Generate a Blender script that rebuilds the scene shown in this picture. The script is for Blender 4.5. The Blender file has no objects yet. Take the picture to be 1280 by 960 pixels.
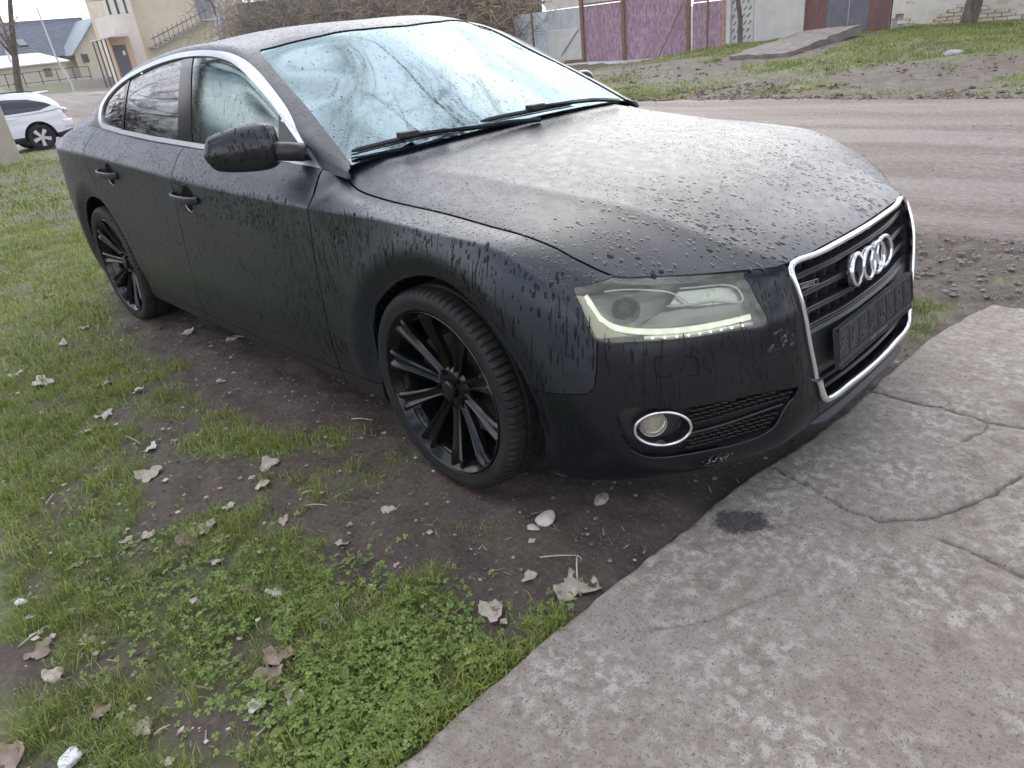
import bpy, bmesh, math, random
import numpy as np
from mathutils import Vector, Matrix, noise as mnoise
from mathutils.bvhtree import BVHTree

scene = bpy.context.scene
COL = scene.collection
R_ = math.radians

# ------------------------------------------------------------------ camera
def setup_camera():
    cx, cy, cz, yaw, pitch, roll, f = 1.5782, -2.0523, 1.2919, 2.4014, -0.4584, -0.1151, 898.86
    cam = bpy.data.cameras.new('camera')
    ob = bpy.data.objects.new('camera', cam)
    COL.objects.link(ob)
    d = Vector((math.cos(pitch)*math.cos(yaw), math.cos(pitch)*math.sin(yaw), math.sin(pitch)))
    r = d.cross(Vector((0, 0, 1))).normalized()
    u = r.cross(d)
    c, s = math.cos(roll), math.sin(roll)
    r2 = r*c + u*s
    u2 = u*c - r*s
    m = Matrix((( r2.x, u2.x, -d.x, cx), (r2.y, u2.y, -d.y, cy), (r2.z, u2.z, -d.z, cz), (0, 0, 0, 1)))
    ob.matrix_world = m
    cam.sensor_fit = 'HORIZONTAL'
    cam.sensor_width = 36.0
    cam.lens = f/1280*36.0
    cam.clip_start = 0.02
    cam.clip_end = 2000
    scene.camera = ob
    return ob
CAM = setup_camera()

# ------------------------------------------------------------------ sky, sun, exposure
SUN_EL, SUN_AZ = R_(40), R_(120)      # azimuth of the sun measured from +x towards +y
def setup_light():
    w = bpy.data.worlds.new('World')
    scene.world = w
    w.use_nodes = True
    nt = w.node_tree
    nt.nodes.clear()
    out = nt.nodes.new('ShaderNodeOutputWorld')
    bg = nt.nodes.new('ShaderNodeBackground')
    bg.inputs['Strength'].default_value = 0.10
    sky = nt.nodes.new('ShaderNodeTexSky')
    sky.sky_type = 'NISHITA'
    sky.sun_disc = False
    sky.sun_elevation = SUN_EL
    sky.sun_rotation = R_(90) - SUN_AZ
    sky.air_density = 1.2
    sky.dust_density = 2.0
    tc = nt.nodes.new('ShaderNodeTexCoord')
    mp = nt.nodes.new('ShaderNodeMapping')
    mp.inputs['Scale'].default_value = (1.0, 1.0, 2.2)
    ns = nt.nodes.new('ShaderNodeTexNoise')
    ns.inputs['Scale'].default_value = 2.3
    ns.inputs['Detail'].default_value = 7
    ns.inputs['Roughness'].default_value = 0.55
    rp = nt.nodes.new('ShaderNodeValToRGB')
    rp.color_ramp.elements[0].position = 0.43
    rp.color_ramp.elements[0].color = (0.0, 0.0, 0.0, 1)
    rp.color_ramp.elements[1].position = 0.56
    rp.color_ramp.elements[1].color = (1.0, 1.0, 1.0, 1)
    mx = nt.nodes.new('ShaderNodeMix')
    mx.data_type = 'RGBA'
    mx.inputs['B'].default_value = (13.3, 13.5, 14.7, 1)     # overcast cloud deck
    L = nt.links.new
    L(tc.outputs['Generated'], mp.inputs['Vector'])
    L(mp.outputs['Vector'], ns.inputs['Vector'])
    L(ns.outputs['Fac'], rp.inputs['Fac'])
    L(rp.outputs['Color'], mx.inputs['Factor'])
    L(sky.outputs['Color'], mx.inputs['A'])
    L(mx.outputs['Result'], bg.inputs['Color'])
    L(bg.outputs['Background'], out.inputs['Surface'])
    sd = bpy.data.lights.new('sun', 'SUN')
    sd.energy = .75
    sd.angle = R_(68)
    sd.color = (1.0, 0.97, 0.93)
    so = bpy.data.objects.new('sun', sd)
    COL.objects.link(so)
    dirv = Vector((math.cos(SUN_EL)*math.cos(SUN_AZ), math.cos(SUN_EL)*math.sin(SUN_AZ), math.sin(SUN_EL)))
    so.rotation_euler = dirv.to_track_quat('Z', 'Y').to_euler()
    so.location = (0, 0, 30)
    vs = scene.view_settings
    vs.view_transform = 'Standard'
    vs.look = 'None'
    vs.exposure = 1.0
    vs.gamma = 1.0
    vs.use_curve_mapping = False
setup_light()

# ------------------------------------------------------------------ helpers: objects
def tag(o, label=None, cat=None, group=None, kind=None):
    if label: o['label'] = label
    if cat: o['category'] = cat
    if group: o['group'] = group
    if kind: o['kind'] = kind
    return o

def link(name, me, mats=None, parent=None, loc=None):
    o = bpy.data.objects.new(name, me)
    COL.objects.link(o)
    if me is not None and mats is not None:
        if not isinstance(mats, (list, tuple)): mats = [mats]
        if len(me.materials) == 0:
            for m in mats: me.materials.append(m)
    if parent is not None: o.parent = parent
    if loc is not None: o.location = loc
    return o

def empty(name, loc=(0, 0, 0), rz=0.0):
    o = bpy.data.objects.new(name, None)
    o.empty_display_size = 0.2
    COL.objects.link(o)
    o.location = loc
    o.rotation_euler = (0, 0, rz)
    return o

def finish(bm, name, mats, parent=None, smooth=True, angle=35, loc=None, bevel=None):
    me = bpy.data.meshes.new(name)
    bm.to_mesh(me)
    bm.free()
    if smooth:
        me.shade_smooth()
        if angle: me.set_sharp_from_angle(angle=R_(angle))
    o = link(name, me, mats, parent, loc)
    if bevel:
        b = o.modifiers.new('bevel', 'BEVEL')
        b.width = bevel
        b.segments = 2
        b.limit_method = 'ANGLE'
        b.angle_limit = R_(40)
    return o

def np_mesh(name, verts, faces, mats, parent=None, smooth=False, angle=None, loc=None):
    """verts (n,3) array, faces (m,k) array with fixed k"""
    me = bpy.data.meshes.new(name)
    verts = np.asarray(verts, dtype=np.float32)
    faces = np.asarray(faces, dtype=np.int32)
    k = faces.shape[1]
    me.vertices.add(len(verts))
    me.vertices.foreach_set('co', verts.ravel())
    me.loops.add(faces.size)
    me.loops.foreach_set('vertex_index', faces.ravel())
    me.polygons.add(len(faces))
    me.polygons.foreach_set('loop_start', np.arange(0, faces.size, k, dtype=np.int32))
    me.polygons.foreach_set('loop_total', np.full(len(faces), k, dtype=np.int32))
    me.update(calc_edges=True)
    if smooth:
        me.shade_smooth()
        if angle: me.set_sharp_from_angle(angle=R_(angle))
    else:
        me.shade_flat()
    return link(name, me, mats, parent, loc)

def grid_faces(nu, nv, flip=False, closed_u=False):
    f = []
    for i in range(nu if closed_u else nu-1):
        j2 = (i+1) % nu
        for j in range(nv-1):
            q = (i*nv+j, j2*nv+j, j2*nv+j+1, i*nv+j+1)
            f.append(q[::-1] if flip else q)
    return f

def grid_bm(G, flip=False, bm=None, closed_u=False):
    nu, nv = G.shape[:2]
    if bm is None: bm = bmesh.new()
    vs = [bm.verts.new(p) for p in G.reshape(-1, 3)]
    for f in grid_faces(nu, nv, flip, closed_u):
        try: bm.faces.new([vs[k] for k in f])
        except ValueError: pass
    return bm

def box(bm, x0, x1, y0, y1, z0, z1, mat=None):
    vs = [Vector((x, y, z)) for x in (x0, x1) for y in (y0, y1) for z in (z0, z1)]
    if mat is not None: vs = [mat @ v for v in vs]
    vs = [bm.verts.new(v) for v in vs]
    for f in ((0, 1, 3, 2), (4, 6, 7, 5), (0, 4, 5, 1), (2, 3, 7, 6), (0, 2, 6, 4), (1, 5, 7, 3)):
        bm.faces.new([vs[i] for i in f])
    return bm

def box_obj(name, x0, x1, y0, y1, z0, z1, m, parent=None, bevel=None, mat=None):
    bm = box(bmesh.new(), x0, x1, y0, y1, z0, z1, mat)
    return finish(bm, name, m, parent, smooth=bool(bevel), bevel=bevel)

def tube(bm, pts, rads, n=8, caps=True):
    """round tube through pts, radius per point"""
    pts = [Vector(p) for p in pts]
    if not isinstance(rads, (list, tuple)): rads = [rads]*len(pts)
    rings = []
    up = None
    for i, p in enumerate(pts):
        if i == 0: d = pts[1]-pts[0]
        elif i == len(pts)-1: d = pts[-1]-pts[-2]
        else: d = (pts[i+1]-pts[i-1])
        d.normalize()
        if up is None:
            up = Vector((0, 0, 1)) if abs(d.z) < .9 else Vector((1, 0, 0))
        a = d.cross(up)
        if a.length < 1e-5: a = d.cross(Vector((0, 1, 0)))
        a.normalize()
        b = d.cross(a)
        up = -b if b.dot(up) < 0 else b
        a = d.cross(up).normalized()
        ring = [bm.verts.new(p + (a*math.cos(t)+up*math.sin(t))*rads[i]) for t in [2*math.pi*k/n for k in range(n)]]
        rings.append(ring)
    for i in range(len(rings)-1):
        for k in range(n):
            try: bm.faces.new((rings[i][k], rings[i][(k+1) % n], rings[i+1][(k+1) % n], rings[i+1][k]))
            except ValueError: pass
    if caps:
        bm.faces.new(rings[0][::-1]); bm.faces.new(rings[-1])
    return bm

def prism(bm, poly, z0, z1, mat=None):
    """extrude polygon (x,y) from z0 to z1"""
    a = [Vector((p[0], p[1], z0)) for p in poly]; b = [Vector((p[0], p[1], z1)) for p in poly]
    if mat is not None: a = [mat @ v for v in a]; b = [mat @ v for v in b]
    a = [bm.verts.new(v) for v in a]; b = [bm.verts.new(v) for v in b]
    bm.faces.new(a[::-1]); bm.faces.new(b)
    n = len(poly)
    for i in range(n): bm.faces.new((a[i], a[(i+1) % n], b[(i+1) % n], b[i]))
    bmesh.ops.recalc_face_normals(bm, faces=bm.faces)
    return bm

def lathe(bm, prof, n=48, closed=False):
    """prof: list of (radius, h) -> revolve round +Y axis (h along y)"""
    rings = []
    for k in range(n):
        t = 2*math.pi*k/n
        rings.append([bm.verts.new((r*math.cos(t), h, r*math.sin(t))) for r, h in prof])
    m = len(prof)
    for k in range(n):
        a, b = rings[k], rings[(k+1) % n]
        for j in range(m if closed else m-1):
            bm.faces.new((a[j], a[(j+1) % m], b[(j+1) % m], b[j]))
    return bm

# ------------------------------------------------------------------ helpers: splines and surface nets
def nspline(t, P, ts):
    """natural cubic spline through P (n, ...) at parameters t, evaluated at ts"""
    t = np.asarray(t, float); P = np.asarray(P, float); ts = np.asarray(ts, float)
    n = len(t)
    sh = P.shape[1:]
    Y = P.reshape(n, -1)
    if n == 2:
        w = ((ts-t[0])/(t[1]-t[0]))[:, None]
        return (Y[0]*(1-w)+Y[1]*w).reshape((len(ts),)+sh)
    h = np.diff(t)
    A = np.zeros((n, n)); B = np.zeros_like(Y)
    A[0, 0] = A[-1, -1] = 1
    for i in range(1, n-1):
        A[i, i-1] = h[i-1]; A[i, i] = 2*(h[i-1]+h[i]); A[i, i+1] = h[i]
        B[i] = 6*((Y[i+1]-Y[i])/h[i]-(Y[i]-Y[i-1])/h[i-1])
    Mm = np.linalg.solve(A, B)
    k = np.clip(np.searchsorted(t, ts, side='right')-1, 0, n-2)
    hk = h[k][:, None]
    a = ((t[k+1]-ts)[:, None])/hk; b = ((ts-t[k])[:, None])/hk
    out = a*Y[k]+b*Y[k+1]+((a**3-a)*Mm[k]+(b**3-b)*Mm[k+1])*hk**2/6
    return out.reshape((len(ts),)+sh)

def chord(P):
    """mean cumulative chord length over axis 0 of (n, m, 3)"""
    d = np.linalg.norm(np.diff(P, axis=0), axis=2).mean(axis=1)
    return np.concatenate([[0], np.cumsum(np.maximum(d, 1e-4))])

def net(ctrl, du, vseg):
    """ctrl (C, K, 3); u spacing du; vseg list of (row0,row1,nsamples or sample list)"""
    ctrl = np.asarray(ctrl, float)
    tu = chord(ctrl)
    us = np.linspace(0, tu[-1], int(tu[-1]/du)+1)
    D = nspline(tu, ctrl, us)                      # (U, K, 3)
    tv = chord(np.swapaxes(ctrl, 0, 1))
    outs = []
    for (a, b, smp) in vseg:
        t = tv[a:b+1]
        ts = t[0]+(t[-1]-t[0])*np.asarray(smp)
        outs.append(np.swapaxes(nspline(t, np.swapaxes(D[:, a:b+1], 0, 1), ts), 0, 1))
    return np.concatenate(outs, axis=1)

def curve(pts, n, closed=False):
    P = np.asarray(pts, float)
    if closed: P = np.concatenate([P[-3:], P, P[:4]])
    t = np.concatenate([[0], np.cumsum(np.linalg.norm(np.diff(P, axis=0), axis=1))])
    if closed:
        a, b = t[3], t[-4]
        return nspline(t, P, np.linspace(a, b, n+1)[:-1])
    return nspline(t, P, np.linspace(0, t[-1], n))

def round_poly(pts, rad, n=5):
    """round the corners of closed polygon; rad number or list"""
    P = [np.asarray(p, float) for p in pts]
    N = len(P); out = []
    for i in range(N):
        r = rad[i] if isinstance(rad, (list, tuple)) else rad
        p = P[i]; a = P[i-1]-p; b = P[(i+1) % N]-p
        la, lb = np.linalg.norm(a), np.linalg.norm(b)
        r = min(r, la*.48, lb*.48)
        if r < 1e-5: out.append(p); continue
        p0 = p+a/la*r; p1 = p+b/lb*r
        for k in range(n+1):
            t = k/n
            out.append(p0*(1-t)**2+p*2*t*(1-t)+p1*t*t)
    return np.array(out)

# ------------------------------------------------------------------ helpers: cutting panels
def in_poly(x, y, poly):
    c = False
    n = len(poly); j = n-1
    for i in range(n):
        xi, yi = poly[i]; xj, yj = poly[j]
        if (yi > y) != (yj > y) and x < (xj-xi)*(y-yi)/(yj-yi)+xi: c = not c
        j = i
    return c

def cut_poly(bm, poly, A, B, closed=True, flt=None):
    """bisect bm along the polyline given in the 2D frame of orthonormal axes A,B"""
    A = Vector(A); B = Vector(B); N = A.cross(B)
    poly = [tuple(p) for p in poly]
    xs = [p[0] for p in poly]; ys = [p[1] for p in poly]
    m = .03
    x0, x1, y0, y1 = min(xs)-m, max(xs)+m, min(ys)-m, max(ys)+m
    def ok(f):
        c = f.calc_center_median()
        if flt and not flt(c): return False
        a, b = c.dot(A), c.dot(B)
        return x0-.05 < a < x1+.05 and y0-.05 < b < y1+.05
    cand = [f for f in bm.faces if ok(f)]
    segs = list(zip(poly, poly[1:]+poly[:1])) if closed else list(zip(poly, poly[1:]))
    for p, q in segs:
        dx, dy = q[0]-p[0], q[1]-p[1]
        if dx*dx+dy*dy < 1e-12: continue
        e = 1e-5
        sx0, sx1 = min(p[0], q[0])-e, max(p[0], q[0])+e
        sy0, sy1 = min(p[1], q[1])-e, max(p[1], q[1])+e
        sel = []
        for f in cand:
            aa = [v.co.dot(A) for v in f.verts]
            if max(aa) < sx0 or min(aa) > sx1: continue
            bb = [v.co.dot(B) for v in f.verts]
            if max(bb) < sy0 or min(bb) > sy1: continue
            sel.append(f)
        if not sel: continue
        es = set(); vs = set()
        for f in sel: es.update(f.edges); vs.update(f.verts)
        r = bmesh.ops.bisect_plane(bm, geom=list(vs)+list(es)+sel, dist=2e-5,
                                   plane_co=A*p[0]+B*p[1], plane_no=N.cross(A*dx+B*dy).normalized())
        new = [g for g in r['geom'] if isinstance(g, bmesh.types.BMFace)]
        cand = list({f for f in cand if f.is_valid} | set(new))

def faces_in(bm, poly, A, B, flt=None):
    A = Vector(A); B = Vector(B)
    poly = [tuple(p) for p in poly]
    xs = [p[0] for p in poly]; ys = [p[1] for p in poly]
    x0, x1, y0, y1 = min(xs), max(xs), min(ys), max(ys)
    out = []
    for f in bm.faces:
        c = f.calc_center_median()
        a, b = c.dot(A), c.dot(B)
        if x0 <= a <= x1 and y0 <= b <= y1 and (flt is None or flt(c)) and in_poly(a, b, poly): out.append(f)
    return out

def remove_faces(bm, fs):
    bmesh.ops.delete(bm, geom=fs, context='FACES')

def take_faces(bm, fs):
    """move faces into a new bmesh"""
    nb = bmesh.new(); mp = {}
    for f in fs:
        vs = []
        for v in f.verts:
            if v not in mp: mp[v] = nb.verts.new(v.co)
            vs.append(mp[v])
        try: nb.faces.new(vs)
        except ValueError: pass
    remove_faces(bm, fs)
    nb.normal_update()
    return nb

def copy_bm(bm):
    return bm.copy()

def offset_line(pts, w):
    P = np.asarray(pts, float)
    d = np.gradient(P, axis=0)
    n = np.stack([-d[:, 1], d[:, 0]], 1)
    n /= np.linalg.norm(n, axis=1)[:, None]
    return np.concatenate([P+n*w/2, (P-n*w/2)[::-1]])

def gap(bm, line, A, B, w=.0045, flt=None):
    poly = offset_line(line, w)
    cut_poly(bm, poly, A, B, True, flt)
    remove_faces(bm, faces_in(bm, poly, A, B, flt))

def flange(bm, depth=.012):
    bm.normal_update()
    be = [e for e in bm.edges if e.is_boundary]
    nrm = {}
    for e in be:
        for v in e.verts: nrm[v.index] = v.normal.copy()
    bm.verts.index_update()
    nrm = {v: v.normal.copy() for e in be for v in e.verts}
    r = bmesh.ops.extrude_edge_only(bm, edges=be)
    nv = [g for g in r['geom'] if isinstance(g, bmesh.types.BMVert)]
    kd = {tuple(round(c, 6) for c in v.co): n for v, n in nrm.items() if v.is_valid}
    for v in nv:
        n = kd.get(tuple(round(c, 6) for c in v.co))
        if n: v.co -= n*depth
    return bm

def mirror_bm(bm):
    b = bm.copy()
    for v in b.verts: v.co.y = -v.co.y
    bmesh.ops.reverse_faces(b, faces=b.faces)
    return b

def shift_bm(bm, d):
    bm.normal_update()
    ns = [(v, v.normal.copy()) for v in bm.verts]
    for v, n in ns: v.co += n*d
    return bm

# ------------------------------------------------------------------ helpers: materials
def new_mat(name):
    m = bpy.data.materials.new(name)
    m.use_nodes = True
    nt = m.node_tree
    bs = nt.nodes.get('Principled BSDF')
    return m, nt, bs

def N(nt, typ, **kw):
    n = nt.nodes.new(typ)
    for k, v in kw.items():
        if k in n.inputs: n.inputs[k].default_value = v
        else: setattr(n, k, v)
    return n

def ramp(nt, fac, stops):
    r = nt.nodes.new('ShaderNodeValToRGB')
    els = r.color_ramp.elements
    while len(els) < len(stops): els.new(.5)
    for e, (p, c) in zip(els, stops):
        e.position = p
        e.color = (c[0], c[1], c[2], 1) if isinstance(c, (tuple, list)) else (c, c, c, 1)
    nt.links.new(fac, r.inputs['Fac'])
    return r.outputs['Color']

def mixc(nt, fac, a, b, mode='MIX'):
    m = nt.nodes.new('ShaderNodeMix')
    m.data_type = 'RGBA'
    m.blend_type = mode
    for sock, v in (('Factor', fac), ('A', a), ('B', b)):
        if isinstance(v, bpy.types.NodeSocket): nt.links.new(v, m.inputs[sock])
        elif isinstance(v, (int, float)): m.inputs[sock].default_value = v
        else: m.inputs[sock].default_value = (v[0], v[1], v[2], 1)
    return m.outputs['Result']

def tex_noise(nt, scale, detail=5, rough=.55, vec=None, dist=0.0):
    n = nt.nodes.new('ShaderNodeTexNoise')
    n.inputs['Scale'].default_value = scale
    n.inputs['Detail'].default_value = detail
    n.inputs['Roughness'].default_value = rough
    n.inputs['Distortion'].default_value = dist
    if vec is not None: nt.links.new(vec, n.inputs['Vector'])
    return n.outputs['Fac']

def obj_coord(nt, scale=(1, 1, 1), rot=(0, 0, 0)):
    tc = nt.nodes.new('ShaderNodeTexCoord')
    mp = nt.nodes.new('ShaderNodeMapping')
    mp.inputs['Scale'].default_value = scale
    mp.inputs['Rotation'].default_value = rot
    nt.links.new(tc.outputs['Object'], mp.inputs['Vector'])
    return mp.outputs['Vector']

def bump(nt, bs, h, strength=.3, dist=.01):
    b = nt.nodes.new('ShaderNodeBump')
    b.inputs['Strength'].default_value = strength
    b.inputs['Distance'].default_value = dist
    nt.links.new(h, b.inputs['Height'])
    nt.links.new(b.outputs['Normal'], bs.inputs['Normal'])

def simple(name, col, rough=.5, metal=0.0, col2=None, nscale=8, bstr=0.0, bscale=60, coat=0.0, spec=.5, stretch=(1, 1, 1), lo=.35, hi=.65, rough2=None):
    m, nt, bs = new_mat(name)
    bs.inputs['Base Color'].default_value = (*col, 1)
    bs.inputs['Roughness'].default_value = rough
    bs.inputs['Metallic'].default_value = metal
    bs.inputs['Coat Weight'].default_value = coat
    bs.inputs['Coat Roughness'].default_value = .08
    bs.inputs['Specular IOR Level'].default_value = spec
    if col2 is not None or bstr > 0:
        v = obj_coord(nt, stretch)
    if col2 is not None:
        f = tex_noise(nt, nscale, 6, .6, v)
        c = ramp(nt, f, [(lo, col), (hi, col2)])
        nt.links.new(c, bs.inputs['Base Color'])
        if rough2 is not None:
            rr = ramp(nt, f, [(lo, rough), (hi, rough2)])
            nt.links.new(rr, bs.inputs['Roughness'])
    if bstr > 0:
        bump(nt, bs, tex_noise(nt, bscale, 5, .6, v), bstr)
    return m

# ------------------------------------------------------------------ measured ground positions (metres)
LEAVES=[(-2.283,-0.824,0.076,'p'), (-1.958,-0.705,0.116,'p'), (-1.505,-1.004,0.047,'p'), (-2.284,-1.537,0.137,'w'), (-1.979,-1.359,0.086,'w'), (-1.633,-1.462,0.086,'w'), (-1.527,-1.559,0.053,'w'), (-1.146,-1.454,0.062,'w'), (-0.938,-1.535,0.096,'p'), (-0.632,-1.228,0.078,'p'), (-0.530,-1.304,0.069,'p'), (-0.454,-1.540,0.077,'p'), (-0.442,-1.599,0.081,'b'), (-0.574,-1.675,0.045,'p'), (-0.603,-1.726,0.040,'p'), (-0.290,-1.362,0.048,'p'), (-0.508,-1.437,0.045,'w'), (-0.372,-1.526,0.059,'p'), (-1.748,-1.284,0.065,'w'), (-2.781,-1.312,0.072,'w'), (-2.949,-1.151,0.075,'p'), (-0.610,-1.865,0.040,'b'), (-0.591,-1.814,0.034,'p'), (-0.090,-1.588,0.072,'b'), (-0.014,-1.540,0.061,'w'), (0.191,-1.491,0.079,'w'), (0.211,-1.654,0.090,'b'), (0.250,-1.695,0.076,'b'), (0.348,-1.690,0.069,'p'), (0.299,-1.759,0.053,'w'), (0.143,-1.953,0.069,'p'), (-0.303,-2.044,0.066,'b'), (-0.247,-1.955,0.055,'p'), (-0.196,-2.044,0.068,'p'), (-0.007,-2.176,0.091,'b'), (-0.036,-1.311,0.044,'p'), (-0.277,-1.590,0.036,'w'), (-0.065,-1.128,0.056,'p'), (0.609,-1.026,0.132,'p'), (0.504,-1.227,0.071,'p'), (0.491,-1.077,0.052,'p'), (0.172,-1.267,0.032,'p'), (0.629,-1.158,0.033,'b'), (0.495,-1.404,0.032,'b'), (0.558,-1.302,0.024,'b'), (0.019,-1.995,0.068,'b'), (-2.541,-1.599,0.077,'w'), (-2.964,-0.693,0.077,'w'), (-3.980,-1.083,0.090,'w'), ]
STONES=[(0.363,-0.870,0.062), (0.361,-0.923,0.033), (0.431,-0.699,0.049), (-0.558,-2.029,0.031), (0.104,-2.090,0.052), ]
STICKS=[(0.382,-1.812,0.367,-1.767), (-0.366,-2.079,-0.386,-2.004), (0.187,-1.940,0.198,-1.909), (-1.328,-1.481,-1.201,-1.465), (-0.379,-1.244,-0.336,-1.213), (-0.305,-1.276,-0.241,-1.233), (-0.668,-0.855,-0.587,-0.814), (0.535,-0.941,0.598,-1.009), (0.462,-1.005,0.534,-0.933), (-1.046,-1.838,-1.102,-1.793), ]
CRACKS=[[ (0.759,-0.285),(0.859,-0.317),(0.946,-0.341),(1.035,-0.361),(1.103,-0.362),(1.189,-0.276),(1.261,-0.145),(1.322,0.063) ],[ (0.784,0.333),(0.895,0.320),(1.022,0.331),(1.162,0.317),(1.260,0.336),(1.492,0.347) ],[ (1.169,0.316),(1.177,0.250),(1.145,0.164) ],[ (1.233,-0.350),(1.298,-0.358),(1.355,-0.366),(1.423,-0.377),(1.598,-0.375) ],[ (0.833,-1.064),(0.896,-0.998),(0.940,-0.940),(0.984,-0.831),(1.030,-0.736) ],]
BLOBS=[(0.082,-1.072,0.258,0.194,0.170,-0.141,0.00), (-0.462,-0.959,0.175,0.123,0.167,-0.115,0.10), (0.446,-1.097,0.101,0.079,0.087,-0.088,0.05), (0.499,-0.639,0.227,0.168,0.095,-0.130,0.10), (0.566,-0.842,0.104,0.079,0.062,-0.080,0.20), (-1.464,-0.810,0.282,0.178,0.263,-0.139,0.15), (-2.290,-0.803,0.264,0.156,0.279,-0.119,0.10), (-0.849,-1.718,0.167,0.125,0.112,-0.036,0.15), (-0.764,-1.366,0.177,0.127,0.116,-0.053,0.10), (-0.224,-1.302,0.126,0.095,0.111,-0.067,0.25), (-0.249,-2.043,0.076,0.062,0.048,-0.012,0.10), (0.274,-1.879,0.056,0.047,0.035,-0.015,0.15), (0.347,-1.766,0.063,0.053,0.048,-0.025,0.10), (0.105,-1.238,0.112,0.086,0.086,-0.064,0.10), (0.596,-1.194,0.076,0.061,0.045,-0.047,0.15), (-0.934,-0.835,0.180,0.119,0.197,-0.122,0.20), (-5.012,-0.818,0.468,0.228,1.590,-0.409,1.00), (-2.626,-1.432,0.346,0.216,0.666,-0.171,0.95), (-1.533,-1.713,0.211,0.149,0.304,-0.078,0.90), (-0.170,-1.493,0.175,0.136,0.134,-0.071,0.90), (-0.851,-1.232,0.161,0.113,0.103,-0.051,0.75), (-1.389,-1.222,0.191,0.128,0.109,-0.045,0.60), (0.389,-1.427,0.140,0.113,0.083,-0.063,1.00), (0.620,-1.472,0.122,0.102,0.095,-0.082,1.00), (0.462,-1.656,0.110,0.092,0.106,-0.068,1.00), (0.012,-2.061,0.104,0.087,0.095,-0.027,1.00), (-0.256,-1.804,0.221,0.176,0.164,-0.060,0.95), (-0.637,-1.943,0.145,0.113,0.167,-0.043,0.90), (0.013,-1.590,0.157,0.125,0.112,-0.059,0.80), (-0.995,-1.228,0.113,0.078,0.087,-0.041,0.80), (-0.694,-1.018,0.107,0.074,0.087,-0.053,0.75), (-0.043,-1.066,0.052,0.039,0.027,-0.021,0.80), (-5.502,-0.305,0.268,0.118,0.915,-0.283,1.00), (0.519,-1.020,0.033,0.026,0.021,-0.023,0.50), (0.665,-1.001,0.063,0.050,0.032,-0.040,0.60), (0.567,1.901,0.191,0.093,0.155,-0.509,0.25), (0.581,2.373,0.205,0.090,0.082,-0.300,0.50), (0.723,1.233,0.067,0.038,0.044,-0.138,0.80), (0.754,0.993,0.051,0.030,0.027,-0.082,0.90), ]

# ================================================================== ground
RNG = np.random.default_rng(7)
_H = RNG.random((256, 256))
def vnoise(x, y):
    x = np.asarray(x, float); y = np.asarray(y, float)
    xi = np.floor(x).astype(int); yi = np.floor(y).astype(int)
    fx = x-xi; fy = y-yi
    fx = fx*fx*(3-2*fx); fy = fy*fy*(3-2*fy)
    g = lambda a, b: _H[a & 255, b & 255]
    return (g(xi, yi)*(1-fx)+g(xi+1, yi)*fx)*(1-fy)+(g(xi, yi+1)*(1-fx)+g(xi+1, yi+1)*fx)*fy
def fbm(x, y, o=4):
    s = 0; a = .5; t = 0
    for k in range(o):
        s = s+a*vnoise(x*2**k+17.3*k, y*2**k+5.1*k); t += a; a *= .5
    return s/t
def ss(t):
    t = np.clip(t, 0, 1); return t*t*(3-2*t)

SLAB_Y = 1.34
def slab_edge(y):
    e = np.interp(y, [-4, -1.6, -1.18, -.75, -.36, -.155, .16, .875, 1.15, 1.34], [.60, .672, .672, .70, .722, .758, .79, .815, .86, .90])
    return e+.016*(fbm(y*9+3, y*0+1.5, 4)-.5)+.008*(fbm(y*2.2+9, y*0+4.5, 3)-.5)
def in_slab(x, y, m=0.0):
    return (x > slab_edge(y)+m) & (y < SLAB_Y-m) & (y > -3.4) & (x < 4.2)
def height(x, y):
    x = np.asarray(x, float); y = np.asarray(y, float)
    h = .020*(fbm(x*.9, y*.9)-.5)+.022*(fbm(x*5+3, y*5)-.5)+.018*(fbm(x*14, y*14+8, 3)-.5)
    h = h-.56*ss((-x-15.5)/7)*ss((13-y)/5)+1.02*ss((-x-30)/18)*ss((13-y)/5)+.45*ss((-x-24)/18)*(1-ss((13-y)/5))+.75*ss((-x-58)/10)
    h = h+.30*ss((y-9.0)/7)*ss((x+12.0)/5)*(1-.4*ss((x+5)/5))
    verge = ss((y-8.1)/1.5)*ss((18-y)/1)
    h = h+verge*(.16*(fbm(x*.7+5, y*.9)-.5)+.05*(fbm(x*3, y*3+2)-.5)+.03)
    road = ss((y-2.3)/.6)*ss((8.4-y)/.6)
    h = h-road*.03
    return h
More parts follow.
